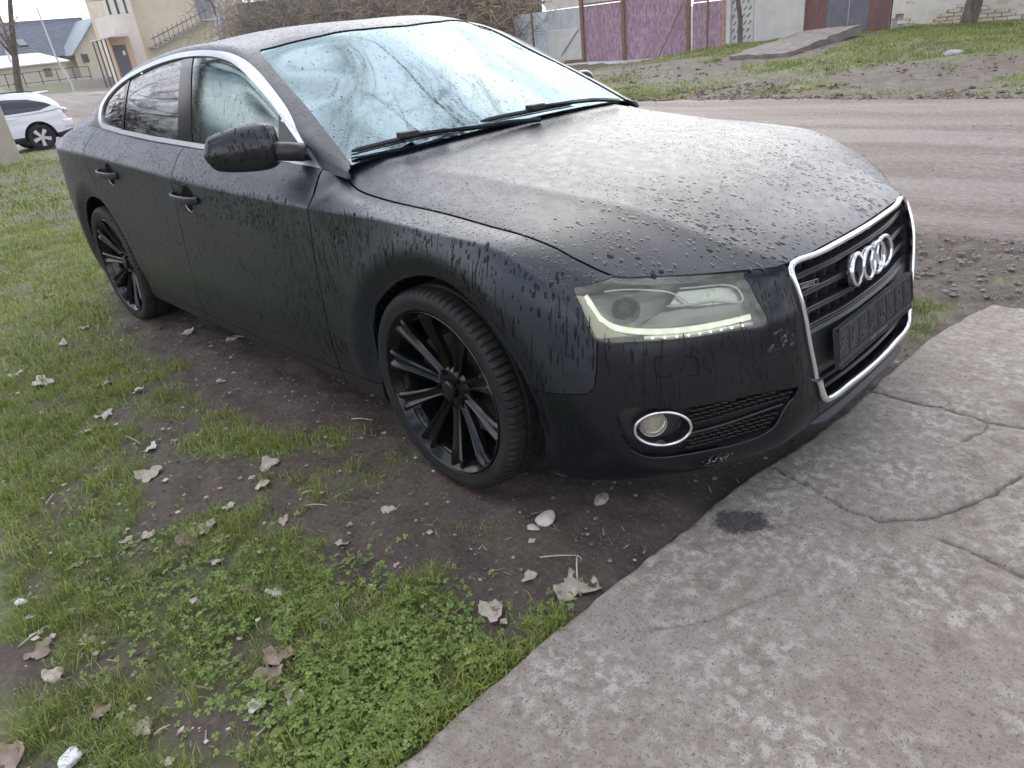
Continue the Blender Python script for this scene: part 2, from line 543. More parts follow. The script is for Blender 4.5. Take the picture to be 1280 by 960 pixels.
def density(x, y):
    """how much grass stands at a point, 0..1"""
    x = np.asarray(x, float); y = np.asarray(y, float)
    d = .62+1.6*(fbm(x*1.1+40, y*1.1+7)-.5)+.8*(fbm(x*4.5, y*4.5+30)-.5)
    num = d*.6; den = np.full_like(d, .6)
    for (cx, cy, ax, ay, bx, by, v) in BLOBS:
        det = ax*by-ay*bx
        u = ((x-cx)*by-(y-cy)*bx)/det; w = (ax*(y-cy)-ay*(x-cx))/det
        q = np.exp(-(u*u+w*w)*1.1)*2.2
        num = num+q*v; den = den+q
    d = num/den+1.1*(fbm(x*7+11, y*7)-.5)+.5*(fbm(x*22, y*22+3, 3)-.5)
    under = np.exp(-np.maximum(0, np.abs(y)-.68)**2/.04)*ss((x+3.7)/.3)*ss((.95-x)/.2)
    d = d-under*.62
    edge = np.exp(-np.maximum(0, slab_edge(y)-x)**2/.012)*ss((y+1.22)/.15)*ss((.6-y)/.2)
    d = d-edge*.55
    # beyond the lane
    verge = ss((y-8.0)/.8)
    vg = np.clip(.34+1.7*(fbm(x*.45+2, y*.6+9)-.45)+.55*ss((y-10.5)/4)*ss((x+9)/3), 0, 1)
    d = d*(1-verge)+vg*verge
    rd = ss((y-2.1)/.5)*ss((8.3-y)/.5)
    d = d*(1-rd)-rd
    d = np.where((x > -7.15) & (x < -4.95) & (y > 12.55) & (y < 16.2), -1.0, d)
    gr = ss((y-1.5)/.5)*(1-verge)
    d = d-gr*.25
    return np.clip((d-.30)/.45, 0, 1)

def warp_axis(lo, hi, step, far, grow=1.09):
    a = list(np.arange(lo, hi+1e-6, step))
    s = step; v = a[-1]
    up = []
    while v < far:
        s *= grow; v += s; up.append(v)
    s = step; v = a[0]; dn = []
    while v > -far:
        s *= grow; v -= s; dn.append(v)
    return np.array(dn[::-1]+a+up)

def ground_mat():
    m, nt, bs = new_mat('lawn_soil')
    v = obj_coord(nt)
    at = nt.nodes.new('ShaderNodeAttribute'); at.attribute_name = 'grass'
    n1 = tex_noise(nt, 5.5, 8, .62, v)
    n2 = tex_noise(nt, 55, 6, .65, v)
    soil = ramp(nt, n1, [(.30, (.046, .032, .024)), (.52, (.100, .073, .056)), (.72, (.180, .142, .114))])
    soil = mixc(nt, .55, soil, ramp(nt, n2, [(.30, (.028, .021, .016)), (.55, (.090, .068, .053)), (.75, (.21, .175, .145))]))
    moss = ramp(nt, tex_noise(nt, 38, 6, .65, v), [(.30, (.050, .052, .020)), (.55, (.110, .135, .038)), (.75, (.20, .195, .080))])
    c = mixc(nt, at.outputs['Fac'], soil, moss)
    nt.links.new(c, bs.inputs['Base Color'])
    r = ramp(nt, n1, [(.35, .55), (.65, .9)])
    nt.links.new(r, bs.inputs['Roughness'])
    h = mixc(nt, .5, n2, tex_noise(nt, 190, 5, .7, v))
    bump(nt, bs, h, .9, .014)
    return m
def build_ground():
    xs = warp_axis(-4.6, 1.0, .024, 420); ys = warp_axis(-2.7, 1.6, .024, 420)
    X, Y = np.meshgrid(xs, ys, indexing='ij')
    Z = height(X, Y)
    Z = np.where(in_slab(X, Y, .03), Z-.10, Z)
    d = density(X, Y)
    Z = Z+(1-d)*(np.abs(X) < 6)*(np.abs(Y) < 4)*(.016*(fbm(X*20+5, Y*20, 3)-.5)+.02*(.5-np.abs(fbm(X*6, Y*6+2, 3)-.5)*2)-.005)
    near = (np.abs(X) < 30) & (np.abs(Y) < 30)
    V = np.stack([X, Y, Z], axis=2).reshape(-1, 3)
    F = np.array(grid_faces(len(xs), len(ys)), dtype=np.int32)
    o = np_mesh('ground', V, F, ground_mat(), smooth=True)
    a = o.data.attributes.new('grass', 'FLOAT', 'POINT')
    a.data.foreach_set('value', d.ravel().astype(np.float32))
    tag(o, kind='structure')
    return o
build_ground()

def road_mat():
    m, nt, bs = new_mat('gravel_lane')
    v = obj_coord(nt)
    band = obj_coord(nt, (.12, 1.3, 1))
    n1 = tex_noise(nt, 1.2, 6, .6, band)
    n2 = tex_noise(nt, 24, 8, .7, v)
    c1 = ramp(nt, n1, [(.32, (.135, .098, .078)), (.5, (.205, .158, .132)), (.68, (.26, .215, .190))])
    c2 = ramp(nt, n2, [(.30, (.085, .062, .050)), (.5, (.19, .148, .124)), (.70, (.34, .295, .262))])
    c = mixc(nt, .68, c1, c2)
    nt.links.new(c, bs.inputs['Base Color'])
    nt.links.new(ramp(nt, n1, [(.4, .42), (.6, .75)]), bs.inputs['Roughness'])
    bump(nt, bs, mixc(nt, .5, n2, tex_noise(nt, 90, 5, .7, v)), 1.0, .04)
    return m
M_ROAD = road_mat()
def build_road():
    xs = np.concatenate([np.arange(-140, -20, 2.0), np.arange(-20, 14, .2), np.arange(14, 120, 3.0)])
    t = np.linspace(0, 1, 56)
    X = np.repeat(xs[:, None], len(t), 1)
    y0 = 2.35+.5*(fbm(xs*.5, xs*0+3)-.5)+.25*(fbm(xs*3, xs*0+8)-.5)
    y1 = 8.15+.7*(fbm(xs*.4+9, xs*0)-.5)+.3*(fbm(xs*2.5, xs*0+5)-.5)
    far = ss((-xs-16)/14)
    y1 = y1+far*4.0
    y0 = y0+far*1.0
    Y = y0[:, None]+(y1-y0)[:, None]*t[None]
    edge = np.minimum(t, 1-t)[None]*(y1-y0)[:, None]
    Z = height(X, Y)+.016*np.clip(edge/.25, -.3, 1)-.012
    rut = np.exp(-((Y-4.4-.15*np.sin(X*.2))/.28)**2)+np.exp(-((Y-6.1-.15*np.sin(X*.2))/.28)**2)
    Z = Z-.007*rut+.02+.02*(fbm(X*2, Y*6)-.5)
    Z[:, 0] -= .05; Z[:, -1] -= .05
    V = np.stack([X, Y, Z], axis=2).reshape(-1, 3)
    o = np_mesh('road', V, np.array(grid_faces(len(xs), len(t))), M_ROAD, smooth=True)
    tag(o, kind='structure')
build_road()

def concrete_mat():
    m, nt, bs = new_mat('old_concrete')
    v = obj_coord(nt)
    n1 = tex_noise(nt, 2.4, 6, .6, v)
    n2 = tex_noise(nt, 24, 14, .80, v, .2)
    n3 = tex_noise(nt, 7, 9, .70, v, .3)
    base = ramp(nt, n1, [(.30, (.200, .162, .130)), (.5, (.265, .225, .188)), (.70, (.315, .280, .246))])
    base = mixc(nt, .5, base, ramp(nt, n2, [(.30, (.11, .084, .065)), (.5, (.265, .225, .19)), (.70, (.40, .36, .315))]))
    lich = mixc(nt, 1.0, ramp(nt, tex_noise(nt, 30, 14, .78, v, .15), [(.49, 0.0), (.55, .85)]), ramp(nt, tex_noise(nt, 3.1, 6, .65, v), [(.40, .15), (.62, 1.0)]), 'MULTIPLY')
    c = mixc(nt, lich, base, (.50, .46, .41))
    c = mixc(nt, ramp(nt, tex_noise(nt, 120, 8, .78, v), [(.54, 0.0), (.60, .80)]), c, (.075, .058, .048))
    c = mixc(nt, ramp(nt, n3, [(.54, 0.0), (.66, .60)]), c, (.135, .102, .080))
    # oily black patch near the bumper
    tc = nt.nodes.new('ShaderNodeTexCoord')
    mp = N(nt, 'ShaderNodeMapping'); mp.vector_type = 'TEXTURE'
    mp.inputs['Location'].default_value = (.818, -.582, .035); mp.inputs['Rotation'].default_value = (0, 0, R_(35)); mp.inputs['Scale'].default_value = (.088, .062, .5)
    nt.links.new(tc.outputs['Object'], mp.inputs['Vector'])
    ln = nt.nodes.new('ShaderNodeVectorMath'); ln.operation = 'LENGTH'
    nt.links.new(mp.outputs['Vector'], ln.inputs[0])
    ad = nt.nodes.new('ShaderNodeMath'); ad.operation = 'ADD'
    sc = nt.nodes.new('ShaderNodeMath'); sc.operation = 'MULTIPLY_ADD'; sc.inputs[1].default_value = 1.5; sc.inputs[2].default_value = -.75
    nt.links.new(tex_noise(nt, 48, 6, .7, v), sc.inputs[0])
    nt.links.new(ln.outputs['Value'], ad.inputs[0]); nt.links.new(sc.outputs[0], ad.inputs[1])
    st = ramp(nt, ad.outputs[0], [(.70, .9), (.95, 0.0)])
    c = mixc(nt, st, c, mixc(nt, ramp(nt, tex_noise(nt, 120, 6, .7, v), [(.45, 0.0), (.6, 1.0)]), (.018, .019, .022), (.075, .075, .078)))
    nt.links.new(c, bs.inputs['Base Color'])
    nt.links.new(ramp(nt, n1, [(.35, .50), (.65, .85)]), bs.inputs['Roughness'])
    h = mixc(nt, .6, n2, tex_noise(nt, 150, 5, .7, v))
    bump(nt, bs, h, .9, .013)
    return m
M_CONC = concrete_mat()
def seg_dist(X, Y, line):
    d = np.full(X.shape, 9.0)
    for (a, b) in zip(line[:-1], line[1:]):
        ax, ay = a; bx, by = b
        t = np.clip(((X-ax)*(bx-ax)+(Y-ay)*(by-ay))/((bx-ax)**2+(by-ay)**2), 0, 1)
        d = np.minimum(d, np.hypot(X-ax-t*(bx-ax), Y-ay-t*(by-ay)))
    return d
def build_slab():
    us = np.concatenate([np.linspace(0, 1.02, 172), np.linspace(1.06, 3.2, 30)])
    ys = np.concatenate([np.linspace(-3.4, -1.85, 30), np.arange(-1.82, SLAB_Y, .006), [SLAB_Y]])
    U, Y = np.meshgrid(us, ys, indexing='ij')
    X = slab_edge(ys)[None]+U
    wob = .022*(fbm(X*14, Y*14)-.5)+.012*(fbm(X*50, Y*50+7, 3)-.5)
    Z = .036+.016*(fbm(X*1.3, Y*1.3+4)-.5)+.010*(fbm(X*11+2, Y*11)-.5)+.0055*(fbm(X*45, Y*45, 3)-.5)
    for k, c in enumerate(CRACKS):
        d = seg_dist(X+wob, Y+wob*.8, c)
        Z = Z-(.026, .034, .016, .032, .008)[k]*np.exp(-(d/.0027)**2)-.003*np.exp(-(d/.02)**2)
    # spalled outer edge
    e = U
    Z = Z-.020*np.exp(-(e/.012)**2)*(.4+1.2*fbm(Y*20, Y*0, 3))
    Z[0] = Z[0]-.11
    Z[:, -1] -= .11
    Yc = Y.copy()
    V = np.stack([X, Yc, Z], axis=2).reshape(-1, 3)
    o = np_mesh('concrete_pavement', V, np.array(grid_faces(len(us), len(ys))), M_CONC, smooth=True)
    tag(o, kind='structure')
build_slab()
SLAB_Z = .036

# ------------------------------------------------------------------ grass
def foliage_mat(name, stops, attr='tint', rough=.5, trans=.35):
    m, nt, bs = new_mat(name)
    at = nt.nodes.new('ShaderNodeAttribute'); at.attribute_name = attr
    c = ramp(nt, at.outputs['Fac'], stops)
    nt.links.new(c, bs.inputs['Base Color'])
    bs.inputs['Roughness'].default_value = rough
    bs.inputs['Specular IOR Level'].default_value = .35
    out = [n for n in nt.nodes if n.type == 'OUTPUT_MATERIAL'][0]
    tl = nt.nodes.new('ShaderNodeBsdfTranslucent')
    nt.links.new(c, tl.inputs['Color'])
    mx = nt.nodes.new('ShaderNodeMixShader'); mx.inputs['Fac'].default_value = trans
    nt.links.new(bs.outputs['BSDF'], mx.inputs[1]); nt.links.new(tl.outputs['BSDF'], mx.inputs[2])
    nt.links.new(mx.outputs['Shader'], out.inputs['Surface'])
    return m
M_GRASS = foliage_mat('grass_blades', [(0, (.125, .170, .036)), (.45, (.235, .295, .060)), (.75, (.345, .370, .110)), (.9, (.34, .30, .15)), (1, (.44, .38, .24))])
M_CLOVER = foliage_mat('clover_leaves', [(0, (.105, .165, .038)), (.6, (.200, .280, .065)), (1, (.30, .36, .11))])

CAMP = np.array([1.578, -2.052])
def visible(x, y, m=.35):
    """inside the photographed wedge of ground (with margin)"""
    left = (-2.052+m*-1)+( (1.13+2.052)/(-15.94-1.578))*(x-1.578)
    return (y > left-.05) & (x < 1.6)

def blades(P, length, width, tint, name, lean=.7, seg=2):
    n = len(P)
    az = RNG.random(n)*2*np.pi
    fa = az+RNG.normal(0, .5, n)
    ln = np.abs(RNG.normal(lean, .3, n))
    dx, dy = np.cos(az), np.sin(az)
    wx, wy = -np.sin(fa)*width/2, np.cos(fa)*width/2
    V = np.zeros((n, 5, 3))
    b = P
    m = np.stack([b[:, 0]+dx*length*.42*ln, b[:, 1]+dy*length*.42*ln, b[:, 2]+length*.62], 1)
    hgt = np.clip(1.02-.45*ln**2, .25, 1)
    t = np.stack([b[:, 0]+dx*length*1.0*ln, b[:, 1]+dy*length*1.0*ln, b[:, 2]+length*hgt], 1)
    V[:, 0] = b; V[:, 1] = b; V[:, 2] = m; V[:, 3] = m; V[:, 4] = t
    V[:, 0, 0] -= wx; V[:, 0, 1] -= wy; V[:, 1, 0] += wx; V[:, 1, 1] += wy
    V[:, 2, 0] -= wx*.8; V[:, 2, 1] -= wy*.8; V[:, 3, 0] += wx*.8; V[:, 3, 1] += wy*.8
    V[:, 0, 2] -= .004; V[:, 1, 2] -= .004
    base = np.arange(n)*5
    F = np.concatenate([np.stack([base, base+1, base+3], 1), np.stack([base, base+3, base+2], 1), np.stack([base+2, base+3, base+4], 1)])
    return V.reshape(-1, 3), F, np.repeat(tint, 5)

def scatter(x0, x1, y0, y1, n, minD=0.0):
    x = RNG.uniform(x0, x1, n); y = RNG.uniform(y0, y1, n)
    ok = visible(x, y) & ~in_slab(x, y, -.012)
    x, y = x[ok], y[ok]
    d = density(x, y)
    k = RNG.random(len(x)) < d**1.35
    x, y, d = x[k], y[k], d[k]
    return x, y, d

def build_grass():
    Vs, Fs, Ts = [], [], []
    off = 0
    def add(P, L, W, T, lean):
        nonlocal off
        v, f, t = blades(P, L, W, T, '', lean)
        Vs.append(v); Fs.append(f+off); Ts.append(t); off += len(v)
    def zone(x0, x1, y0, y1, n, cl, spread, L, W, lean, rmin, rmax):
        x, y, d = scatter(x0, x1, y0, y1, n)
        r = np.hypot(x-CAMP[0], y-CAMP[1])
        k = (r >= rmin) & (r < rmax)
        x, y, d = x[k], y[k], d[k]
        vig = .55+.9*fbm(x*3+50, y*3+20, 3)*d
        hue = .30+.9*(fbm(x*1.7+3, y*1.7+70, 3)-.5)
        x = np.repeat(x, cl)+RNG.normal(0, spread, len(x)*cl); y = np.repeat(y, cl)+RNG.normal(0, spread, len(y)*cl)
        vig = np.repeat(vig, cl); hue = np.repeat(hue, cl)
        ok = ~in_slab(x, y, -.02)
        x, y, vig, hue = x[ok], y[ok], vig[ok], hue[ok]
        n2 = len(x)
        dead = RNG.random(n2) < .20
        T = np.clip(hue+RNG.normal(0, .16, n2), 0, .8); T[dead] = RNG.uniform(.85, 1, dead.sum())
        LL = L*vig*RNG.uniform(.45, 1.35, n2)
        P = np.stack([x, y, height(x, y)], 1)
        add(P, LL, W*RNG.uniform(.7, 1.3, n2), T, lean)
        return n2
    c = 0
    c += zone(-2.6, 1.0, -2.5, 1.0, 26000, 9, .011, .029, .0021, .85, 0, 2.3)
    c += zone(-5.0, 1.0, -2.3, 1.6, 26000, 7, .018, .037, .0034, .75, 2.3, 4.2)
    c += zone(-10, 1.6, -1.6, 3.0, 26000, 6, .035, .040, .0060, .75, 4.2, 9)
    c += zone(-34, 1.6, -1.0, 6.0, 30000, 4, .08, .055, .014, .75, 9, 36)
    c += zone(-16, 2.0, 8.0, 17.2, 24000, 5, .06, .060, .012, .75, 9, 36)
    c += zone(-40, -8, 8.0, 26.0, 16000, 4, .10, .07, .02, .75, 9, 50)
    # tufts
    tx, ty, td = scatter(-2.2, .75, -2.3, .6, 1500)
    tx, ty = tx[:420], ty[:420]
    x = np.repeat(tx, 24)+RNG.normal(0, .014, len(tx)*24); y = np.repeat(ty, 24)+RNG.normal(0, .014, len(ty)*24)
    ok = ~in_slab(x, y, -.005); x, y = x[ok], y[ok]
    T = np.clip(RNG.normal(.38, .17, len(x)), 0, .8)
    add(np.stack([x, y, height(x, y)], 1), .055*RNG.uniform(.4, 1.3, len(x)), .0022*RNG.uniform(.7, 1.3, len(x)), T, .6)
    # fringe along the slab
    yy = RNG.uniform(-2.0, -.72, 2400)
    w = fbm(yy*4, yy*0+2, 3)
    yy = yy[(w > .50) & (yy > -1.85) & (yy < -1.12)]
    xx = slab_edge(yy)+.008-np.abs(RNG.normal(0, .05, len(yy)))
    add(np.stack([xx, yy, height(xx, yy)], 1), .048*RNG.uniform(.4, 1.3, len(xx)), .0026*RNG.uniform(.7, 1.3, len(xx)), np.clip(RNG.normal(.4, .17, len(xx)), 0, .8), .75)
    V = np.concatenate(Vs); F = np.concatenate(Fs); T = np.concatenate(Ts)
    o = np_mesh('grass', V, F, M_GRASS)
    a = o.data.attributes.new('tint', 'FLOAT', 'POINT'); a.data.foreach_set('value', T.astype(np.float32))
    tag(o, 'short spring grass growing in tufts over the muddy lawn', 'grass', kind='stuff')
build_grass()

def build_clover():
    cl = [(.47, -1.50, .30, .17, 2000), (.20, -1.62, .25, .12, 1000), (.55, -1.66, .14, .16, 900), (.28, -1.40, .24, .10, 600), (-.1, -1.7, .4, .16, 500), (.62, -1.30, .05, .16, 200), (-.5, -1.75, .5, .15, 300)]
    xs, ys = [], []
    for cx, cy, sx, sy, n in cl:
        xs.append(RNG.normal(cx, sx*.6, n)); ys.append(RNG.normal(cy, sy*.75, n))
    x = np.concatenate(xs); y = np.concatenate(ys)
    k = ~in_slab(x, y, -.01) & (fbm(x*9, y*9+60, 3) > .40)
    x, y = x[k], y[k]
    n = len(x)
    z = height(x, y)+RNG.uniform(.006, .030, n)
    R = RNG.uniform(.0045, .0095, n)
    az = RNG.random(n)*2*np.pi
    tx, ty = RNG.normal(0, .35, n), RNG.normal(0, .35, n)
    V = []; F = []; T = []
    tint = np.clip(RNG.normal(.5, .22, n), 0, 1)
    prof = [(0, 0), (.55, -.52), (1.05, -.42), (1.0, 0), (1.05, .42), (.55, .52)]
    for lobe in range(3):
        a = az+lobe*2.094
        ca, sa = np.cos(a), np.sin(a)
        pts = []
        for u, w in prof:
            px = x+(u*ca-w*sa)*R; py = y+(u*sa+w*ca)*R
            pz = z+tx*(px-x)+ty*(py-y)-.16*abs(u)*R+.22*abs(w)*R
            pts.append(np.stack([px, py, pz], 1))
        V.append(np.stack(pts, 1))
    V = np.stack(V, 1).reshape(-1, 3)          # n,3,6
    b = np.arange(n*3)*6
    F = np.concatenate([np.stack([b, b+1, b+2, b+3], 1), np.stack([b, b+3, b+4, b+5], 1)])
    o = np_mesh('clover', V, F, M_CLOVER)
    at = o.data.attributes.new('tint', 'FLOAT', 'POINT'); at.data.foreach_set('value', np.repeat(tint, 18).astype(np.float32))
    tag(o, 'low clover and weeds spreading beside the concrete edge', 'clover', kind='stuff')
build_clover()

# ------------------------------------------------------------------ gravel, crumbs of soil and litter on lawn and lane
def build_gravel():
    parts = []
    def lumps(x, y, z, r):
        n = len(x)
        base = np.array([(1, 0, 0), (-1, 0, 0), (0, 1, 0), (0, -1, 0), (0, 0, .8), (0, 0, -.6)], float)
        ang = RNG.random(n)*6.28
        s = RNG.uniform(.6, 1.3, (n, 6, 1))
        B = base[None]*s*r[:, None, None]
        c, sn = np.cos(ang)[:, None], np.sin(ang)[:, None]
        X = B[:, :, 0]*c-B[:, :, 1]*sn+x[:, None]; Y = B[:, :, 0]*sn+B[:, :, 1]*c+y[:, None]; Z = B[:, :, 2]*.75+z[:, None]
        V = np.stack([X, Y, Z], 2).reshape(-1, 3)
        f = np.array([(0, 2, 4), (2, 1, 4), (1, 3, 4), (3, 0, 4), (2, 0, 5), (1, 2, 5), (3, 1, 5), (0, 3, 5)])
        F = (np.arange(n)[:, None, None]*6+f[None]).reshape(-1, 3)
        return V, F
    x = RNG.uniform(-3, .8, 42000); y = RNG.uniform(-2.2, .8, 42000)
    k = visible(x, y) & ~in_slab(x, y, -.01)
    x, y = x[k], y[k]; d = density(x, y); k = RNG.random(len(x)) > d*.9-.02; x, y = x[k], y[k]
    r = .0012+.0065*RNG.random(len(x))**5
    V1, F1 = lumps(x, y, height(x, y)+r*.3, r)
    o = np_mesh('soil_crumbs', V1, F1, simple('soil_crumbs', (.048, .037, .031), .85, col2=(.14, .12, .105), nscale=90))
    tag(o, 'fine crumbs of soil and grit on the bare patches', 'soil', kind='stuff')
    x = RNG.uniform(-10, 4, 34000); y = RNG.uniform(1.5, 8.3, 34000)
    x = np.concatenate([x, RNG.uniform(-1.5, 2.5, 5000)]); y = np.concatenate([y, RNG.uniform(1.4, 3.2, 5000)])
    r = .004+.018*RNG.random(len(x))**5
    V1, F1 = lumps(x, y, height(x, y)+.008+r*.2, r)
    o = np_mesh('lane_gravel', V1, F1, simple('lane_gravel', (.12, .095, .08), .8, col2=(.27, .235, .21), nscale=40))
    tag(o, 'loose gravel strewn over the unpaved lane', 'gravel', kind='stuff')
    x = RNG.uniform(.7, 2.2, 2600); y = RNG.uniform(-1.8, 1.3, 2600)
    k = in_slab(x, y, .02); x, y = x[k], y[k]
    r = .0008+.0035*RNG.random(len(x))**6
    V1, F1 = lumps(x, y, np.full(len(x), SLAB_Z+.001), r)
    o = np_mesh('grit', V1, F1, simple('grit', (.12, .10, .09), .8, col2=(.25, .225, .205), nscale=60))
    tag(o, 'scattered grit lying on the old concrete', 'grit', kind='stuff')
    # clods and dead leaves along the verge across the lane
    x = np.concatenate([RNG.uniform(-14, 3, 7000), RNG.uniform(-12, 3, 5000)]); y = np.concatenate([8.0+8.5*RNG.random(7000)**1.3, 8.0+1.8*RNG.random(5000)])
    k = fbm(x*.9+4, y*1.2+8, 3) > .42; x, y = x[k], y[k]
    r = .010+.045*RNG.random(len(x))**4
    V1, F1 = lumps(x, y, height(x, y)+r*.15, r)
    o = np_mesh('verge_clods', V1, F1, simple('verge_clods', (.060, .042, .032), .9, col2=(.24, .18, .13), nscale=5, lo=.42, hi=.6))
    tag(o, 'clods and dead leaves strewn along the verge across the lane', 'soil', kind='stuff')
    # flecks of leaf litter
    x = RNG.uniform(-3.2, .8, 1900); y = RNG.uniform(-2.3, .7, 1900)
    k = visible(x, y) & ~in_slab(x, y, -.01); x, y = x[k], y[k]
    r = .0025+.010*RNG.random(len(x))**2.5
    V1, F1 = lumps(x, y, height(x, y)*0, r)
    V1[:, 2] = V1[:, 2]*.22+np.repeat(height(x, y)+.008+.008*RNG.random(len(x)), 6)
    o = np_mesh('leaf_litter', V1, F1, simple('leaf_litter', (.16, .115, .085), .8, col2=(.44, .39, .33), nscale=25, lo=.4, hi=.6))
    tag(o, 'crumbs of dead leaf scattered through the lawn', 'leaf litter', kind='stuff')
    # dry bits of stem among the grass
    n = 900
    x = RNG.uniform(-3, .75, n); y = RNG.uniform(-2.2, .9, n)
    k = visible(x, y) & ~in_slab(x, y, -.01); x, y = x[k], y[k]; n = len(x)
    a = RNG.random(n)*3.14; L = RNG.uniform(.004, .018, n); w = RNG.uniform(.0008, .002, n)
    z = height(x, y)+RNG.uniform(.003, .012, n)
    dx, dy = np.cos(a)*L, np.sin(a)*L; px, py = -np.sin(a)*w, np.cos(a)*w
    q = [np.stack([x-dx-px, y-dy-py, z], 1), np.stack([x+dx-px, y+dy-py, z+.003], 1), np.stack([x+dx+px, y+dy+py, z+.003], 1), np.stack([x-dx+px, y-dy+py, z], 1), np.stack([x, y, z+w*1.5+.001], 1)]
    V1 = np.stack(q, 1).reshape(-1, 3); b = np.arange(n)*5
    F1 = np.concatenate([np.stack([b, b+1, b+4], 1), np.stack([b+1, b+2, b+4], 1), np.stack([b+2, b+3, b+4], 1), np.stack([b+3, b, b+4], 1)])
    o = np_mesh('dry_stems', V1, F1, simple('dry_stems', (.20, .155, .105), .8, col2=(.34, .28, .20), nscale=60))
    tag(o, 'bits of dry straw and stem lying in the grass', 'straw', kind='stuff')
build_gravel()

# ------------------------------------------------------------------ dead leaves, stones, sticks
M_LEAF = {'p': simple('dry_leaf_pale', (.30, .245, .195), .7, col2=(.42, .37, .305), nscale=30, bstr=.4, bscale=70),
          'w': simple('dry_leaf_bleached', (.40, .37, .33), .7, col2=(.52, .49, .45), nscale=30, bstr=.4, bscale=70),
          'b': simple('dry_leaf_brown', (.17, .115, .088), .65, col2=(.27, .205, .165), nscale=25, bstr=.4, bscale=70)}
LEAF_LABEL = {
 38: 'largest pale dead leaf, lying against the concrete edge near the bumper',
 39: 'crumpled beige dead leaf standing on the mud left of the concrete',
 40: 'flat tan leaf scrap just above the largest leaf by the concrete',
 25: 'bleached crumpled leaf on mud to the left of the crumpled beige leaf',
 26: 'upper of two overlapping dark brown leaves in the front lawn',
 27: 'lower of two overlapping dark brown leaves in the front lawn',
 28: 'pale torn leaf just below the pair of dark brown leaves',
 29: 'bleached leaf on bare mud, left of the torn leaf',
 30: 'pale curled leaf at the bottom of the lawn, left of centre',
 34: 'big brown leaf in the bottom left corner of the lawn',
 31: 'brown leaf on the bare patch by the grey stick at far left',
 33: 'pale folded leaf just below the brown leaf at far left',
 32: 'pale leaf at the right end of the bare patch at far left',
 45: 'flat brown leaf pressed in mud near the lower left',
 23: 'brown half of the two-lobed leaf pair in the middle of the lawn',
 24: 'bleached half of the two-lobed leaf pair in the middle of the lawn',
 11: 'large pale cupped leaf beside a brown leaf, left of the front wheel',
 12: 'flat pinkish brown leaf beside the large cupped leaf',
 8: 'long pale leaf alone on bare soil below the front door',
 9: 'upper of two pale leaves on the dirt below the sill',
 10: 'lower of two pale leaves on the dirt below the sill',
 1: 'broad pale leaf closest under the middle of the sill',
 0: 'pale leaf under the rear door between the wheels',
 3: 'wide bleached leaf cluster at the left side of the lawn',
 4: 'bleached leaf right of the wide bleached cluster',
 5: 'long bleached leaf lying just below another bleached leaf',
 37: 'single small leaf on the mud just left of the front tyre',
 2: 'small leaf on the dirt below the front door, near the sill', 13: 'small leaf left of the large cupped leaf', 14: 'leftmost small leaf of the group around the large cupped leaf', 15: 'small leaf in the grass midway to the front tyre',
 17: 'small pale leaf touching the right side of the large cupped leaf', 20: 'pale leaf in the grass just outside the rear tyre', 22: 'small pale leaf upper left of the two-lobed pair', 35: 'small pale leaf on the mud edge below the front tyre', 41: 'tiny pale leaf in the middle of the bare mud',
 6: 'bleached scrap at the left end of a row below the rear wheel', 7: 'bleached scrap above the long pale leaf', 16: 'bleached scrap above the large cupped leaf', 18: 'bleached scrap at the edge of the dirt under the rear door', 19: 'bleached scrap in the grass left of the rear wheel',
 36: 'bleached scrap right of centre between cupped leaf and two-lobed pair', 46: 'bleached scrap at the left picture edge level with the sill', 47: 'bleached scrap right beside the rear tyre', 48: 'bleached scrap farthest back on the left lawn',
 21: 'small brown leaf in the left lawn above the bare patch', 42: 'brown leaf crumb on the mud by the concrete, below the largest leaf', 43: 'brown leaf crumb in the clover patch', 44: 'brown leaf crumb under the crumpled beige leaf',
}
